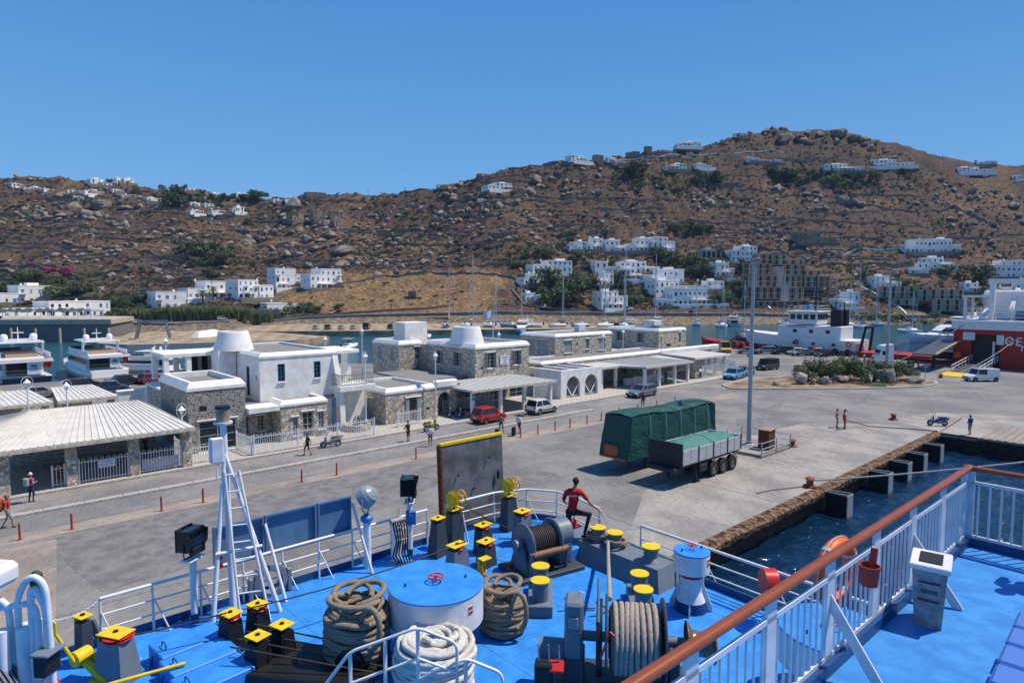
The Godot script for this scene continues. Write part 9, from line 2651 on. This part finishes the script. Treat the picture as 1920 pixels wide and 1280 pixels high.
	o = thing("ramp_flap", "tall dark grey ramp flap standing upright behind the stern rail, yellow on top", "ramp")
	var rb = rotx(-0.05)
	P(o, "plate", G().box(V(13.95, 5.2, -17.55), V(2.75, 4.2, 0.14), rb), M.ramp_grey)
	P(o, "yellow_edge", G().box(V(13.95, 7.34, -17.66), V(2.8, 0.08, 0.2), rb), M.yellow)
	P(o, "red_edge", G().box(V(12.54, 5.2, -17.55), V(0.08, 4.2, 0.2), rb), M.rust_red)
	P(o, "lug", G().box(V(15.0, 5.9, -17.42), V(0.05, 0.3, 0.08)), M.black)
	for p in [[13.2, 6.2], [14.6, 6.6], [13.9, 5.6]]: P(o, "bolt", G().cyl(V(p[0], p[1], -17.5), V(p[0], p[1], -17.42), 0.03, 0.03, 6), M.black)
	fairlead("wire_guide", "yellow-capped wire guide nearest the big ventilator", V(10.35, DK, -13.75), 0.1, 0.56, 0.36, 0.95, 0.72, M.ship_grey)
	fairlead("wire_guide", "yellow-capped wire guide left of the black wire winch, front one", V(11.55, DK, -13.95), 0.15, 0.52, 0.36, 0.66, 0.6, M.ship_grey_dark)
	fairlead("wire_guide", "yellow-capped wire guide left of the black wire winch, rear one", V(12.1, DK, -14.75), 0.15, 0.52, 0.36, 0.8, 0.6, M.ship_grey_dark)
	fairlead("wire_guide", "yellow-capped wire guide behind the black wire winch", V(13.5, DK, -14.5), 0.1, 0.52, 0.38, 0.98, 0.68, M.ship_grey)
	fairlead("wire_guide", "low yellow-capped wire guide at the foot of the ramp flap", V(10.95, DK, -15.5), 0.2, 0.4, 0.3, 1.1, 0.8, M.ship_grey_dark, false)
	for w in [[V(11.75, DK, -15.75), "pulley tower with a yellow handwheel at the left foot of the ramp flap"], [V(13.95, DK, -15.65), "pulley tower with a yellow handwheel at the right foot of the ramp flap"]]:
		o = fairlead("pulley_tower", w[1], w[0], 0.1, 0.5, 0.36, 1.15, 0.62, M.ship_grey_dark, false)
		for s in [-1, 1]: P(o, "pulley_cheek", G().cyl(V(-0.06 + s * 0.07, 1.52, 0), V(-0.06 + s * 0.1, 1.52, 0), 0.24, 0.2, 18), M.yellow)
		hand_wheel(o, V(0.22, 1.55, 0.1), 0.2, M.yellow, rotz(PI / 2))
		P(o, "brace", G().cyl(V(0.4, 0, 0.2), V(0.25, 1.0, 0.1), 0.03, 0.03, 6), M.ship_white)
	o = thing("valve_block", "small yellow valve block on the deck between the wire guides", "valve", V(11.0, DK, -13.5))
	P(o, "body", G().cbox(V(0, 0.25, 0), V(0.2, 0.5, 0.2), 0.03).cbox(V(0.05, 0.52, 0.08), V(0.34, 0.05, 0.24), 0.01), M.yellow)
	P(o, "red_hose", G().tube([V(-0.1, 0.5, 0.1), V(-0.2, 0.2, 0.3), V(0.2, 0.05, 0.5), V(0.7, 0.12, 0.4), V(1.0, 0.25, 0.2)], 0.025, 6), M.red)
	for c in [[V(10.6, DK + 1.05, -13.7), V(4.7, DK + 0.95, -14.1), 0.12], [V(12.0, DK + 0.7, -13.9), V(12.4, DK + 0.8, -13.2), 0.0], [V(12.1, DK + 1.2, -15.6), V(12.6, DK + 0.8, -13.3), 0.05], [V(4.4, DK + 0.95, -14.2), V(2.5, DK + 0.9, -14.7), 0.03]]:
		solo("steel_wire", ["taut black wire running the length of the mooring deck", "short wire entering the black winch", "black wire from the left pulley tower to the winch", "black wire to the wire guide at the picture's left"][[0.12, 0.0, 0.05, 0.03].find(c[2])], "wire", G().tube(sag(c[0], c[1], c[2], 10), 0.018, 6), M.wire)
	o = thing("wire_winch", "grey winch with a black wire drum and a rusty guide roller", "winch", V(12.5, DK, -12.75), -0.2)
	var zr = Basis(V(0, 1, 0), V(-1, 0, 0), V(0, 0, 1))
	P(o, "wire_drum", G().lathe([U(0.4, -0.42), U(0.41, 0.42)], 30, V(0, 0.85, 0), zr), M.wire)
	for k in 13: P(o, "wire_turn", G().tube(circle(V(-0.4 + k * 0.066, 0.85, 0), 0.405, 26, V(1, 0, 0)), 0.03, 6, true), M.wire)
	for s in [-0.47, 0.47]: P(o, "flange", G().lathe([U(0.05, -0.03), U(0.56, -0.03), U(0.58, 0), U(0.56, 0.03), U(0.05, 0.03)], 34, V(s, 0.85, 0), zr), M.ship_grey)
	P(o, "gearbox", G().cyl(V(0.52, 0.95, 0), V(0.95, 0.95, 0), 0.42, 0.42, 24).cbox(V(0.74, 0.55, 0), V(0.46, 0.8, 0.66), 0.03), M.ship_grey)
	P(o, "inspection_cover", G().cbox(V(0.75, 0.55, 0.36), V(0.3, 0.4, 0.06), 0.02), M.ship_grey)
	P(o, "bearing_frame", G().ext([U(-0.55, 0), U(0.55, 0), U(0.2, 0.8), U(-0.2, 0.8)], -0.04, 0.04, Transform3D(roty(PI / 2), V(-0.62, 0, 0))), M.ship_grey)
	P(o, "shaft_end", G().cyl(V(-0.8, 0.85, 0), V(-0.6, 0.85, 0), 0.16, 0.16, 16), M.ship_grey)
	P(o, "guide_roller", G().cyl(V(-0.55, 0.7, 0.55), V(0.6, 0.7, 0.55), 0.1, 0.1, 16), M.rusty_roller)
	for s in [-0.58, 0.62]: P(o, "roller_arm", G().box(V(s, 0.4, 0.5), V(0.06, 0.75, 0.12), rotx(0.15)), M.ship_grey)
	P(o, "bed", G().cbox(V(0.1, 0.06, 0), V(2.1, 0.14, 1.4), 0.02), M.ship_grey_dark)
	bollard_pair("pair of grey bollards with yellow tops on a grey base in mid deck", V(10.85, DK, -11.0), V(11.45, DK, -11.6), 0.8, true)
	bollard_pair("pair of grey bollards with yellow tops behind the rope drum", V(12.45, DK, -9.05), V(13.1, DK, -9.65), 0.75, true)
	solo("side_box", "long blue-grey steel chest along the ship's side", "chest", G().loft([[V(-0.1, 0, -0.5), V(-0.1, 0, 3.3), V(1.2, 0, 3.3), V(1.2, 0, -0.5)], [V(0.1, 0.55, -0.4), V(0.1, 0.55, 3.1), V(1.1, 0.55, 3.1), V(1.1, 0.55, -0.4)]]), M.ship_grey, V(13.85, DK, -12.8))
	bollard_pair("two low bollards wound with mooring rope on the side chest", V(14.35, DK + 0.55, -12.1), V(14.4, DK + 0.55, -11.5), 0.42, false)
	o = thing("chock_bollard", "single waisted bollard with a yellow top at the end of the side chest", "bollard", V(14.35, DK + 0.5, -10.2))
	P(o, "post", G().lathe([U(0.34, 0), U(0.3, 0.06), U(0.2, 0.16), U(0.2, 0.34), U(0.25, 0.42)], 22), M.ship_grey)
	P(o, "yellow_cap", G().lathe([U(0.25, 0.42), U(0.26, 0.46), U(0, 0.47)], 22), M.yellow)
	var fig = []
	for i in 90:
		var t = TAU * i / 45
		fig.append(V(14.37 + 0.3 * sin(2 * t) * 0.9, DK + 0.66 + 0.12 * i / 90.0, -11.8 + 0.62 * cos(t)))
	solo("mooring_line", "brown mooring rope wound in a figure of eight round the low bollards", "rope", G().tube(fig, 0.055, 8, false, 16.0), M.rope)
	solo("mooring_line", "pale rope stretched from the rope drum to the low bollards", "rope", G().tube(sag(V(9.75, 6.4, -7.9), V(14.2, DK + 0.75, -11.6), 0.1, 60), 0.05, 10, false, 16.0), M.rope_pale)
	ventilator("big white drum ventilator with a blue lid and red handwheel in mid deck", V(7.96, DK, -11.37), 1.05, 1.5, 0.78, 0.5)
	ventilator("small white ventilator with a blue lid by the ship's side rail", V(13.75, DK, -8.55), 0.44, 1.5, 0.5, 0.27)
	ventilator("white ventilator with a blue lid seen through the passenger railing", V(12.6, DK, -4.7), 1.0, 1.45, 0.7, 0.5)
	solo("red_life_float", "red rounded float locker by the side rail behind the wooden handrail", "locker", G().cyl(V(0, 0.75, -0.15), V(0, 0.75, 0.15), 0.34, 0.34, 24), M.red, V(14.5, DK + 0.25, -6.9), 0.8)
	solo("red_buoy", "red marker float behind the legs of the man in red", "float", G().lathe([U(0, 0), U(0.16, 0.05), U(0.2, 0.3), U(0.12, 0.5), U(0, 0.55)], 16), M.red, V(15.2, DK, -13.9))
	rope_coil("tall coil of thick brown mooring rope beside the big ventilator", V(6.35, DK, -12.0), 0.62, 1.25, 0.065, M.rope, 4)
	rope_coil("brown rope coil on the far side of the big ventilator", V(9.55, DK, -10.95), 0.48, 0.85, 0.06, M.rope, 9)
	rope_coil("wide coil of clean white rope behind the stair handrail", V(7.1, DK, -10.2), 0.72, 1.0, 0.065, M.rope_white, 14, false, 5)
	for c in [[V(11.6, DK + 0.03, -10.6), "short knotted rope end lying by the mid deck bollards"], [V(12.0, DK + 0.03, -9.9), "short rope end lying beside the rear bollards"]]:
		solo("rope_end", c[1], "rope", G().tube([V(-0.3, 0.3, 0), V(-0.12, 0.2, 0.1), V(0.05, 0.02, 0.05), V(0.2, 0.03, 0.2), V(0.1, 0.03, 0.35), V(0.3, 0.03, 0.5)], 0.03, 6), M.rope, c[0])
	var rc = V(10.05, 5.62, -7.5)
	o = thing("mooring_winch", "large mooring winch with a drum of pale rope below the wooden handrail", "winch", rc, -0.88)
	P(o, "drum_core", G().lathe([U(0.4, -0.52), U(0.4, 0.52)], 30, Vector3.ZERO, zr), M.ship_grey_dark)
	var rr = RandomNumberGenerator.new()
	rr.seed = 5
	for layer in 2:
		for k in (9 - layer):
			var q = []
			for i in 60: q.append(V(-0.44 + k * 0.108 + layer * 0.05 + 0.02 * sin(TAU * i / 60.0 + k) + rr.randf_range(-0.002, 0.002), cos(TAU * i / 60) * (0.55 + layer * 0.09 + 0.012 * sin(k * 3.0)), sin(TAU * i / 60) * (0.55 + layer * 0.09)))
			P(o, "rope_turn", G().tube(q, 0.056, 8, true, 18.0), M.rope_pale)
	for s in [-0.56, 0.56]: P(o, "flange", G().lathe([U(0.1, -0.025), U(0.8, -0.025), U(0.82, 0), U(0.8, 0.025), U(0.1, 0.025)], 48, V(s, 0, 0), zr), M.ship_grey_dark)
	P(o, "brake_band", G().lathe([U(0.7, -0.06), U(0.72, -0.06), U(0.72, 0.06), U(0.7, 0.06)], 36, V(-0.7, 0, 0), zr), M.black)
	P(o, "brake_lever", G().cyl(V(-0.72, 0.55, 0.5), V(-0.72, 1.15, -0.1), 0.03, 0.03, 8), M.ship_grey)
	P(o, "red_lever", G().cyl(V(-0.66, 0.1, 0.95), V(-0.5, 0.55, 0.82), 0.022, 0.022, 8).cyl(V(-0.5, 0.55, 0.82), V(-0.42, 0.5, 0.86), 0.022, 0.022, 8), M.red)
	P(o, "gearbox", G().cbox(V(-1.2, 0.25, 0.1), V(0.36, 1.15, 0.6), 0.05), M.ship_grey)
	P(o, "gear_window", G().cbox(V(-1.2, 0.45, 0.42), V(0.2, 0.24, 0.04), 0.02), M.grey_metal)
	P(o, "pedestal", G().cbox(V(-1.2, -0.65, 0.1), V(0.42, 0.75, 0.6), 0.02).cbox(V(0.75, -0.55, 0), V(0.2, 1.0, 0.7), 0.02), M.ship_grey_dark)
	P(o, "warping_head", G().lathe([U(0.42, 0), U(0.42, 0.03), U(0.26, 0.12), U(0.23, 0.3), U(0.27, 0.48), U(0.36, 0.52), U(0.34, 0.55), U(0, 0.55)], 28, V(1.0, 0, 0), Basis(V(0, -1, 0), V(1, 0, 0), V(0, 0, 1))), M.worn_steel)
	P(o, "shaft", G().cyl(V(-1.4, 0, 0), V(1.05, 0, 0), 0.1, 0.1, 12), M.ship_grey)
	P(o, "bed", G().cbox(V(-0.2, -0.98, 0), V(2.9, 0.1, 1.6), 0.02), M.ship_grey_dark)
	P(o, "motor", G().cyl(V(-1.9, -0.3, 0.1), V(-1.4, -0.3, 0.1), 0.24, 0.24, 16), M.ship_grey)
	P(o, "red_control", G().cbox(V(-1.5, -0.25, 0.75), V(0.28, 0.06, 0.26), 0.02, rotx(0.5)), M.red)
	P(o, "control_stand", G().cbox(V(-1.75, -0.6, 0.7), V(0.35, 0.8, 0.3), 0.03), M.black)
	for k in 3: P(o, "valve_lever", G().cyl(V(-1.85 + k * 0.2, -0.2, 0.7), V(-1.87 + k * 0.2, 0.12, 0.66), 0.014, 0.012, 6), M.grey_metal)
	for k in 3:
		o = thing("hatch_cover", "%s blue steel hatch cover with lifting handles, counted from the stern" % ["first", "second", "third"][k], "hatch", V(3.75, DK, -14.75 + k * 0.85), 0.1, "blue hatch covers on the deck")
		P(o, "lid", G().cbox(V(0, 0.19, 0), V(1.35, 0.38, 0.8), 0.02), M.deck_blue)
		P(o, "handle", pipe([V(-0.5, 0.38, -0.1), V(-0.5, 0.5, -0.1), V(-0.5, 0.5, 0.12), V(-0.5, 0.38, 0.12)], 0.014), M.edge_blue)
		for s in [-0.25, 0.25]: P(o, "hinge", G().cyl(V(0.7, 0.3, s - 0.06), V(0.7, 0.3, s + 0.06), 0.05, 0.05, 8), M.edge_blue)
		P(o, "clamp", G().cyl(V(-0.72, 0.3, 0), V(-0.78, 0.05, 0), 0.02, 0.02, 6), M.edge_blue)
	for w in [[4.5, -14.3, "black wire guide with a yellow cap at the signal mast foot, left one"], [5.1, -14.3, "black wire guide with a yellow cap at the signal mast foot, right one"], [4.6, -12.95, "black wire guide with a yellow cap above the wire trough, left one"], [5.15, -13.05, "black wire guide with a yellow cap above the wire trough, right one"]]:
		o = fairlead("wire_guide", w[2], V(w[0], DK, w[1]), 0.3, 0.36, 0.4, 0.8, 0.7, M.black, w[1] < -14)
	o = thing("wire_trough", "black steel trough carrying wires towards the rope coil", "trough", V(4.9, DK, -12.6), 0.68)
	P(o, "bed", G().cbox(V(0.2, 0.15, 0.5), V(1.3, 0.3, 3.0), 0.03), M.black)
	for k in 4: P(o, "wire", G().cyl(V(-0.3 + k * 0.3, 0.75, -0.9), V(-0.1 + k * 0.25, 0.36, 2.2), 0.018, 0.018, 6), M.wire)
	for k in 2: P(o, "sheave", G().cyl(V(0.0 + k * 0.5, 0.4, 1.5), V(0.12 + k * 0.5, 0.4, 1.5), 0.3, 0.3, 20), M.black_gloss)
	fairlead("wire_guide", "big grey wire guide with a yellow cap and red sheave at the picture's left", V(2.4, DK, -14.75), 0.55, 0.42, 0.62, 0.95, 0.72, M.ship_grey)
	o = fairlead("pulley_tower", "narrow dark pulley tower with a yellow top at the picture's left", V(2.0, DK, -15.9), 0.4, 0.24, 0.3, 1.0, 0.6, M.ship_grey_dark, false)
	P(o, "brace", G().box(V(0.3, 0.45, 0), V(0.05, 1.0, 0.3), rotz(0.3)), M.ship_grey)
	o = thing("brake_gear", "yellow lever and brake gear beside the grey wire guide at the left", "brake gear", V(1.9, DK, -15.1), 0.5)
	P(o, "lever", G().cyl(V(-0.15, 0.5, -0.1), V(-0.35, 1.15, -0.3), 0.04, 0.03, 8).cbox(V(-0.36, 1.25, -0.32), V(0.06, 0.32, 0.12), 0.02), M.yellow)
	P(o, "link_plate", G().cbox(V(0.05, 0.3, 0.1), V(0.12, 0.14, 0.95), 0.02, rotx(0.5)).cbox(V(0.2, 0.35, 0.05), V(0.08, 0.12, 0.8), 0.02, rotx(0.5)), M.yellow)
	P(o, "caliper", G().cyl(V(-0.12, 0.5, -0.15), V(0.2, 0.5, -0.15), 0.16, 0.16, 12), M.yellow)
	P(o, "foot", G().cbox(V(0.1, 0.05, 0.4), V(0.35, 0.1, 0.5), 0.01), M.yellow)
	solo("yellow_pipe", "yellow handrail pipe lying across the deck at the bottom left", "pipe", G().cyl(V(1.7, 0.45, 0), V(3.2, 0.45, 0.25), 0.035, 0.035, 8), M.yellow, V(0.2, DK, -13.9))
	o = thing("pipe_rack", "cluster of bent white pipes and guard hoops at the picture's left edge", "pipework")
	for p in [[V(0.2, 7.6, -12.6), V(0.86, 7.78, -12.0), V(0.93, 7.6, -11.95), V(0.91, 5.6, -11.96)], [V(0.86, 6.0, -12.0), V(0.86, 8.08, -12.01), V(1.03, 7.76, -11.85), V(1.02, 5.6, -11.87)], [V(0.7, 6.0, -12.14), V(0.71, 7.9, -12.14), V(0.88, 8.22, -11.98), V(1.04, 8.06, -11.85), V(1.08, 5.8, -11.8)], [V(0.1, 7.0, -12.6), V(0.3, 7.85, -12.5), V(0.6, 7.8, -12.24), V(0.66, 5.8, -12.2)]]: P(o, "pipe", pipe(p, 0.05, 10), M.ship_white)
	for x in [0.5, 0.75]: P(o, "stand_pipe", G().cyl(V(x, DK, -12.3 + x * 0.3), V(x, 7.4, -12.3 + x * 0.3), 0.1, 0.1, 12), M.ship_white)
	solo("raft_canister", "white rounded life raft canister at the picture's left edge", "canister", G().cbox(Vector3.ZERO, V(0.5, 0.35, 0.4), 0.09), M.ship_white, V(0.5, 8.2, -12.35), 0.7)
	solo("folded_cover", "dark green folded canvas cover on the white pipes", "cover", G().cbox(Vector3.ZERO, V(0.16, 0.42, 0.16), 0.05), M.leaf_dark, V(0.95, 8.0, -12.1), 0.4)
	o = thing("control_box", "dark control box with a grey hood among the white pipes", "control box", V(1.0, 6.85, -11.8), 0.75)
	P(o, "case", G().cbox(V(0, 0, 0), V(0.32, 0.34, 0.2), 0.02), M.black)
	P(o, "hood", G().cbox(V(0, 0.19, 0.03), V(0.38, 0.04, 0.3), 0.01), M.ship_grey)
	o = thing("grating_panel", "dark slatted grating panel at the bottom left corner", "grating", V(0.55, 6.75, -12.1), 0.75)
	P(o, "frame", G().cbox(V(0, 0, -0.02), V(0.85, 0.6, 0.04), 0.01, rotx(-0.6)), M.black)
	for k in 11: P(o, "slat", G().box(rotx(-0.6) * V(-0.36 + k * 0.072, 0, 0.02), V(0.04, 0.52, 0.02), rotx(-0.6)), M.ship_grey)
	o = thing("fire_valve", "red valve handwheel at the bottom left corner", "handwheel", V(0.9, 6.45, -11.9))
	hand_wheel(o, Vector3.ZERO, 0.24, M.red)
	o = thing("stair_handrail", "white tubular stair handrail in front of the white rope coil", "handrail")
	for p in [[V(2.2, 9.0, -5.02), V(2.46, 9.48, -4.78), V(2.89, 9.69, -4.4), V(3.13, 9.56, -4.17), V(3.13, 8.7, -4.18)], [V(2.6, 9.05, -4.6), V(2.84, 9.2, -4.44), V(3.19, 9.42, -4.13), V(3.42, 9.29, -3.92), V(3.42, 8.6, -3.92)]]: P(o, "top_rail", pipe(p, 0.014), M.ship_white)
	for p in [V(2.46, 9.46, -4.78), V(2.68, 9.58, -4.58), V(2.89, 9.68, -4.4), V(3.19, 9.4, -4.13)]: P(o, "post", G().box(p - V(0, 0.6, 0), V(0.024, 1.2, 0.024)), M.ship_white)
	P(o, "mid_rail", G().cyl(V(2.46, 9.2, -4.78), V(2.89, 9.42, -4.4), 0.012, 0.012, 6).cyl(V(2.89, 9.42, -4.4), V(3.13, 9.3, -4.17), 0.012, 0.012, 6), M.ship_white)
	struct("passenger_deck", G().slab([U(-8, -2.45), U(10.95, -2.35), U(10.95, 12), U(-8, 12)], PD - 0.28, PD), M.deck_worn)
	o = thing("passenger_railing", "white picket railing with a varnished wooden handrail round the passenger deck", "railing")
	var c0 = V(1.5, PD, -2.4)
	var c1 = V(10.85, PD, -2.3)
	var c2 = V(10.85, PD, 6.0)
	for sgm in [[c0, c1], [c1, c2]]:
		var a: Vector3 = sgm[0]
		var b: Vector3 = sgm[1]
		var d = (b - a).normalized()
		var an = atan2(-d.z, d.x)
		var L = a.distance_to(b)
		P(o, "handrail", G().loft(rail_ring(a - d * 0.06 + V(0, 1.12, 0), b + d * 0.06 + V(0, 1.12, 0), d), true), M.varnish)
		for y in [0.14, 0.92]: P(o, "rail_bar", G().box((a + b) * 0.5 + V(0, y, 0), V(L, 0.045, 0.03), roty(an)), M.rail_white)
		P(o, "kick_plate", G().box((a + b) * 0.5 + V(0, 0.06, 0.04), V(L, 0.12, 0.05), roty(an)), M.edge_blue)
		var np = int(L / 1.15)
		for i in np + 1:
			var p = a + d * (L * i / np)
			P(o, "post", G().cbox(p + V(0, 0.55, 0), V(0.17, 1.1, 0.03), 0.005, roty(an)), M.rail_white)
			if i % 2 == 0 and i < np:
				var inw = V(0, 0, 1) if absf(d.x) > 0.5 else V(-1, 0, 0)
				P(o, "brace", G().box(p + inw * 0.24 + V(0, 0.36, 0), V(0.02, 0.9, 0.1), roty(an) * rotx(-0.62)), M.rail_white)
			if i < np:
				for k in range(1, 9): P(o, "picket", G().cyl(p + d * (L / np * k / 9.0) + V(0, 0.15, 0), p + d * (L / np * k / 9.0) + V(0, 0.92, 0), 0.013, 0.013, 6), M.rail_white)
	o = thing("waste_bin", "grey steel waste bin with printed panel standing against the passenger railing", "bin", V(7.95, PD, -1.98), 0.2)
	o.scale = Vector3.ONE * 0.9
	P(o, "body", G().loft([[V(-0.16, 0, -0.14), V(-0.16, 0, 0.14), V(0.16, 0, 0.14), V(0.16, 0, -0.14)], [V(-0.2, 0.72, -0.18), V(-0.2, 0.72, 0.18), V(0.2, 0.72, 0.18), V(0.2, 0.72, -0.18)]]), M.grey_metal)
	P(o, "lid", G().cbox(V(0, 0.76, 0), V(0.46, 0.07, 0.42), 0.01, rotz(0.1)), M.white_metal)
	P(o, "opening", G().box(V(0.0, 0.8, 0), V(0.28, 0.015, 0.24), rotz(0.1)), M.black)
	var fb = Basis(V(0, 0, 1), Vector3.UP, V(-1, 0, 0))
	text(o, "print", "SHOW", 0.06, M.navy, V(-0.205, 0.45, 0), fb, 0.004)
	for k in 2: P(o, "print_line", G().box(V(-0.2, 0.56 - k * 0.22, 0), V(0.006, 0.02, 0.22)), M.navy)
	o = thing("ash_bucket", "red metal ash bucket hung on the passenger railing", "bucket", V(6.75, PD + 0.72, -2.2))
	P(o, "bucket", G().lathe([U(0.08, 0), U(0.1, 0.2), U(0.09, 0.2), U(0.07, 0.02)], 16), M.red_post)
	P(o, "neck", G().cyl(V(0.08, 0.16, 0), V(0.12, 0.34, 0), 0.035, 0.035, 10), M.red_post)
	o = thing("lifebuoy", "orange lifebuoy with grey bands hung outside the passenger railing", "lifebuoy", V(7.15, PD + 0.57, -2.66), -0.1)
	P(o, "ring", G().tube(circle(Vector3.ZERO, 0.31, 30, V(0, 0, 1)), 0.08, 12, true), M.lifebuoy)
	for k in 4: P(o, "reflective_band", G().cyl(V(cos(k * PI / 2 + 0.6) * 0.31, sin(k * PI / 2 + 0.6) * 0.31, 0) - V(-sin(k * PI / 2 + 0.6), cos(k * PI / 2 + 0.6), 0) * 0.022, V(cos(k * PI / 2 + 0.6) * 0.31, sin(k * PI / 2 + 0.6) * 0.31, 0) + V(-sin(k * PI / 2 + 0.6), cos(k * PI / 2 + 0.6), 0) * 0.022, 0.083, 0.083, 14, false), M.reflective)
	P(o, "grab_line", G().tube(circle(Vector3.ZERO, 0.4, 24, V(0, 0, 1)), 0.007, 5, true), M.rope_white)
	o = thing("deck_bench", "blue slatted plastic bench at the bottom right corner", "bench", V(6.85, PD, -0.95), 0.05)
	for k in 5: P(o, "seat_slat", G().cbox(V(-0.85 + k * 0.42, 0.43, 0.18), V(0.39, 0.06, 0.75), 0.025), M.seat_blue)
	for x in [-0.8, 0.8]: P(o, "leg", G().box(V(x, 0.2, 0.2), V(0.06, 0.4, 0.5)), M.rail_white)
	o = thing("person", "man in red T-shirt and dark jeans leaning on the corner rail, one foot raised", "person", V(13.98, 0, -12.86), 0.0)
	var red = Color(0.42, 0.015, 0.025)
	var jean = Color(0.012, 0.016, 0.03)
	var shoe = Color(0.01, 0.01, 0.012)
	P(o, "step", G().cbox(V(-0.1, DK + 0.2, 0), V(0.9, 0.4, 0.9), 0.03), M.deck_blue)
	var hip = V(-0.06, 5.95, 0.1)
	var B = []
	B.append_array([[hip + V(-0.08, 0, -0.06), V(-0.12, 5.5, 0.02), 0.095, 0.065, jean], [V(-0.12, 5.5, 0.02), V(-0.14, 5.1, 0.02), 0.06, 0.045, jean], [V(-0.18, 5.045, 0.05), V(0.0, 5.04, -0.05), 0.042, 0.036, shoe, 0.015]])
	B.append_array([[hip + V(0.08, 0, 0.06), V(0.37, 5.86, 0.42), 0.095, 0.07, jean], [V(0.37, 5.86, 0.42), V(0.22, 5.3, 0.36), 0.062, 0.046, jean], [V(0.16, 5.21, 0.32), V(0.36, 5.2, 0.46), 0.04, 0.034, shoe, 0.015]])
	B.append_array([[hip + V(-0.05, 0.02, -0.04), hip + V(0.05, 0.02, 0.04), 0.125, 0.125, jean], [hip + V(0, 0.1, 0), V(-0.02, 6.36, 0.13), 0.13, 0.15, red], [V(-0.1, 6.56, 0.04), V(0.08, 6.56, 0.22), 0.115, 0.115, red], [V(0.0, 6.64, 0.13), V(0.04, 6.76, 0.14), 0.06, 0.055, SKIN, 0.02]])
	B.append_array([[V(0.14, 6.55, 0.28), V(0.24, 6.38, 0.4), 0.07, 0.058, red], [V(0.24, 6.38, 0.4), V(0.34, 6.2, 0.5), 0.046, 0.042, SKIN], [V(0.34, 6.2, 0.5), V(0.54, 6.0, 0.64), 0.042, 0.03, SKIN]])
	B.append_array(hand_bones(V(0.54, 6.0, 0.64), V(0.7, -0.6, 0.4).normalized(), V(0.1, -1, 0.1).normalized(), SKIN, 0.6))
	B.append_array([[V(-0.16, 6.56, -0.04), V(-0.2, 6.36, -0.1), 0.07, 0.06, red], [V(-0.2, 6.36, -0.1), V(-0.14, 6.24, -0.16), 0.046, 0.042, SKIN], [V(-0.14, 6.24, -0.16), V(0.08, 6.1, -0.24), 0.04, 0.03, SKIN]])
	B.append_array(hand_bones(V(0.08, 6.1, -0.24), V(0.9, -0.2, -0.2).normalized(), V(0, -1, 0), SKIN, 0.5))
	B.append_array(head_bones(V(0.06, 6.88, 0.14), V(0.9, 0, -0.42).normalized(), HAIR, SKIN))
	P(o, "body", figure_mesh(B, 0.017), M.vertex)
	var sb = Basis(V(0.62, 0, 0.78).normalized(), Vector3.UP, V(-0.78, 0, 0.62).normalized())
	for k in 6: P(o, "shirt_print", G().box(V(-0.1 + k * 0.04, 0, 0), V(0.028, [0.035, 0.025, 0.04, 0.028, 0.036, 0.026][k], 0.006)), M.ship_white, V(-0.16, 6.5, 0.25), sb)
	person("passenger in sandals standing at the picture's right edge on the passenger deck", V(10.3, PD, -1.12), -1.9, [0.08, -0.06, V(0.24, 0.9, 0.1), V(0.24, 0.9, 0.1)], Color(0.2, 0.3, 0.08), Color(0.1, 0.1, 0.12), {"shorts": true, "shoe": Color(0.05, 0.04, 0.035), "group": "people on the ferry"})

func rail_ring(a: Vector3, b: Vector3, d: Vector3) -> Array:
	var s = d.cross(Vector3.UP).normalized()
	var out = []
	for p in [a, b]:
		var r = []
		for k in 12:
			var t = TAU * k / 12
			r.append(p + s * cos(t) * 0.052 + Vector3.UP * sin(t) * 0.04)
		out.append(r)
	return out
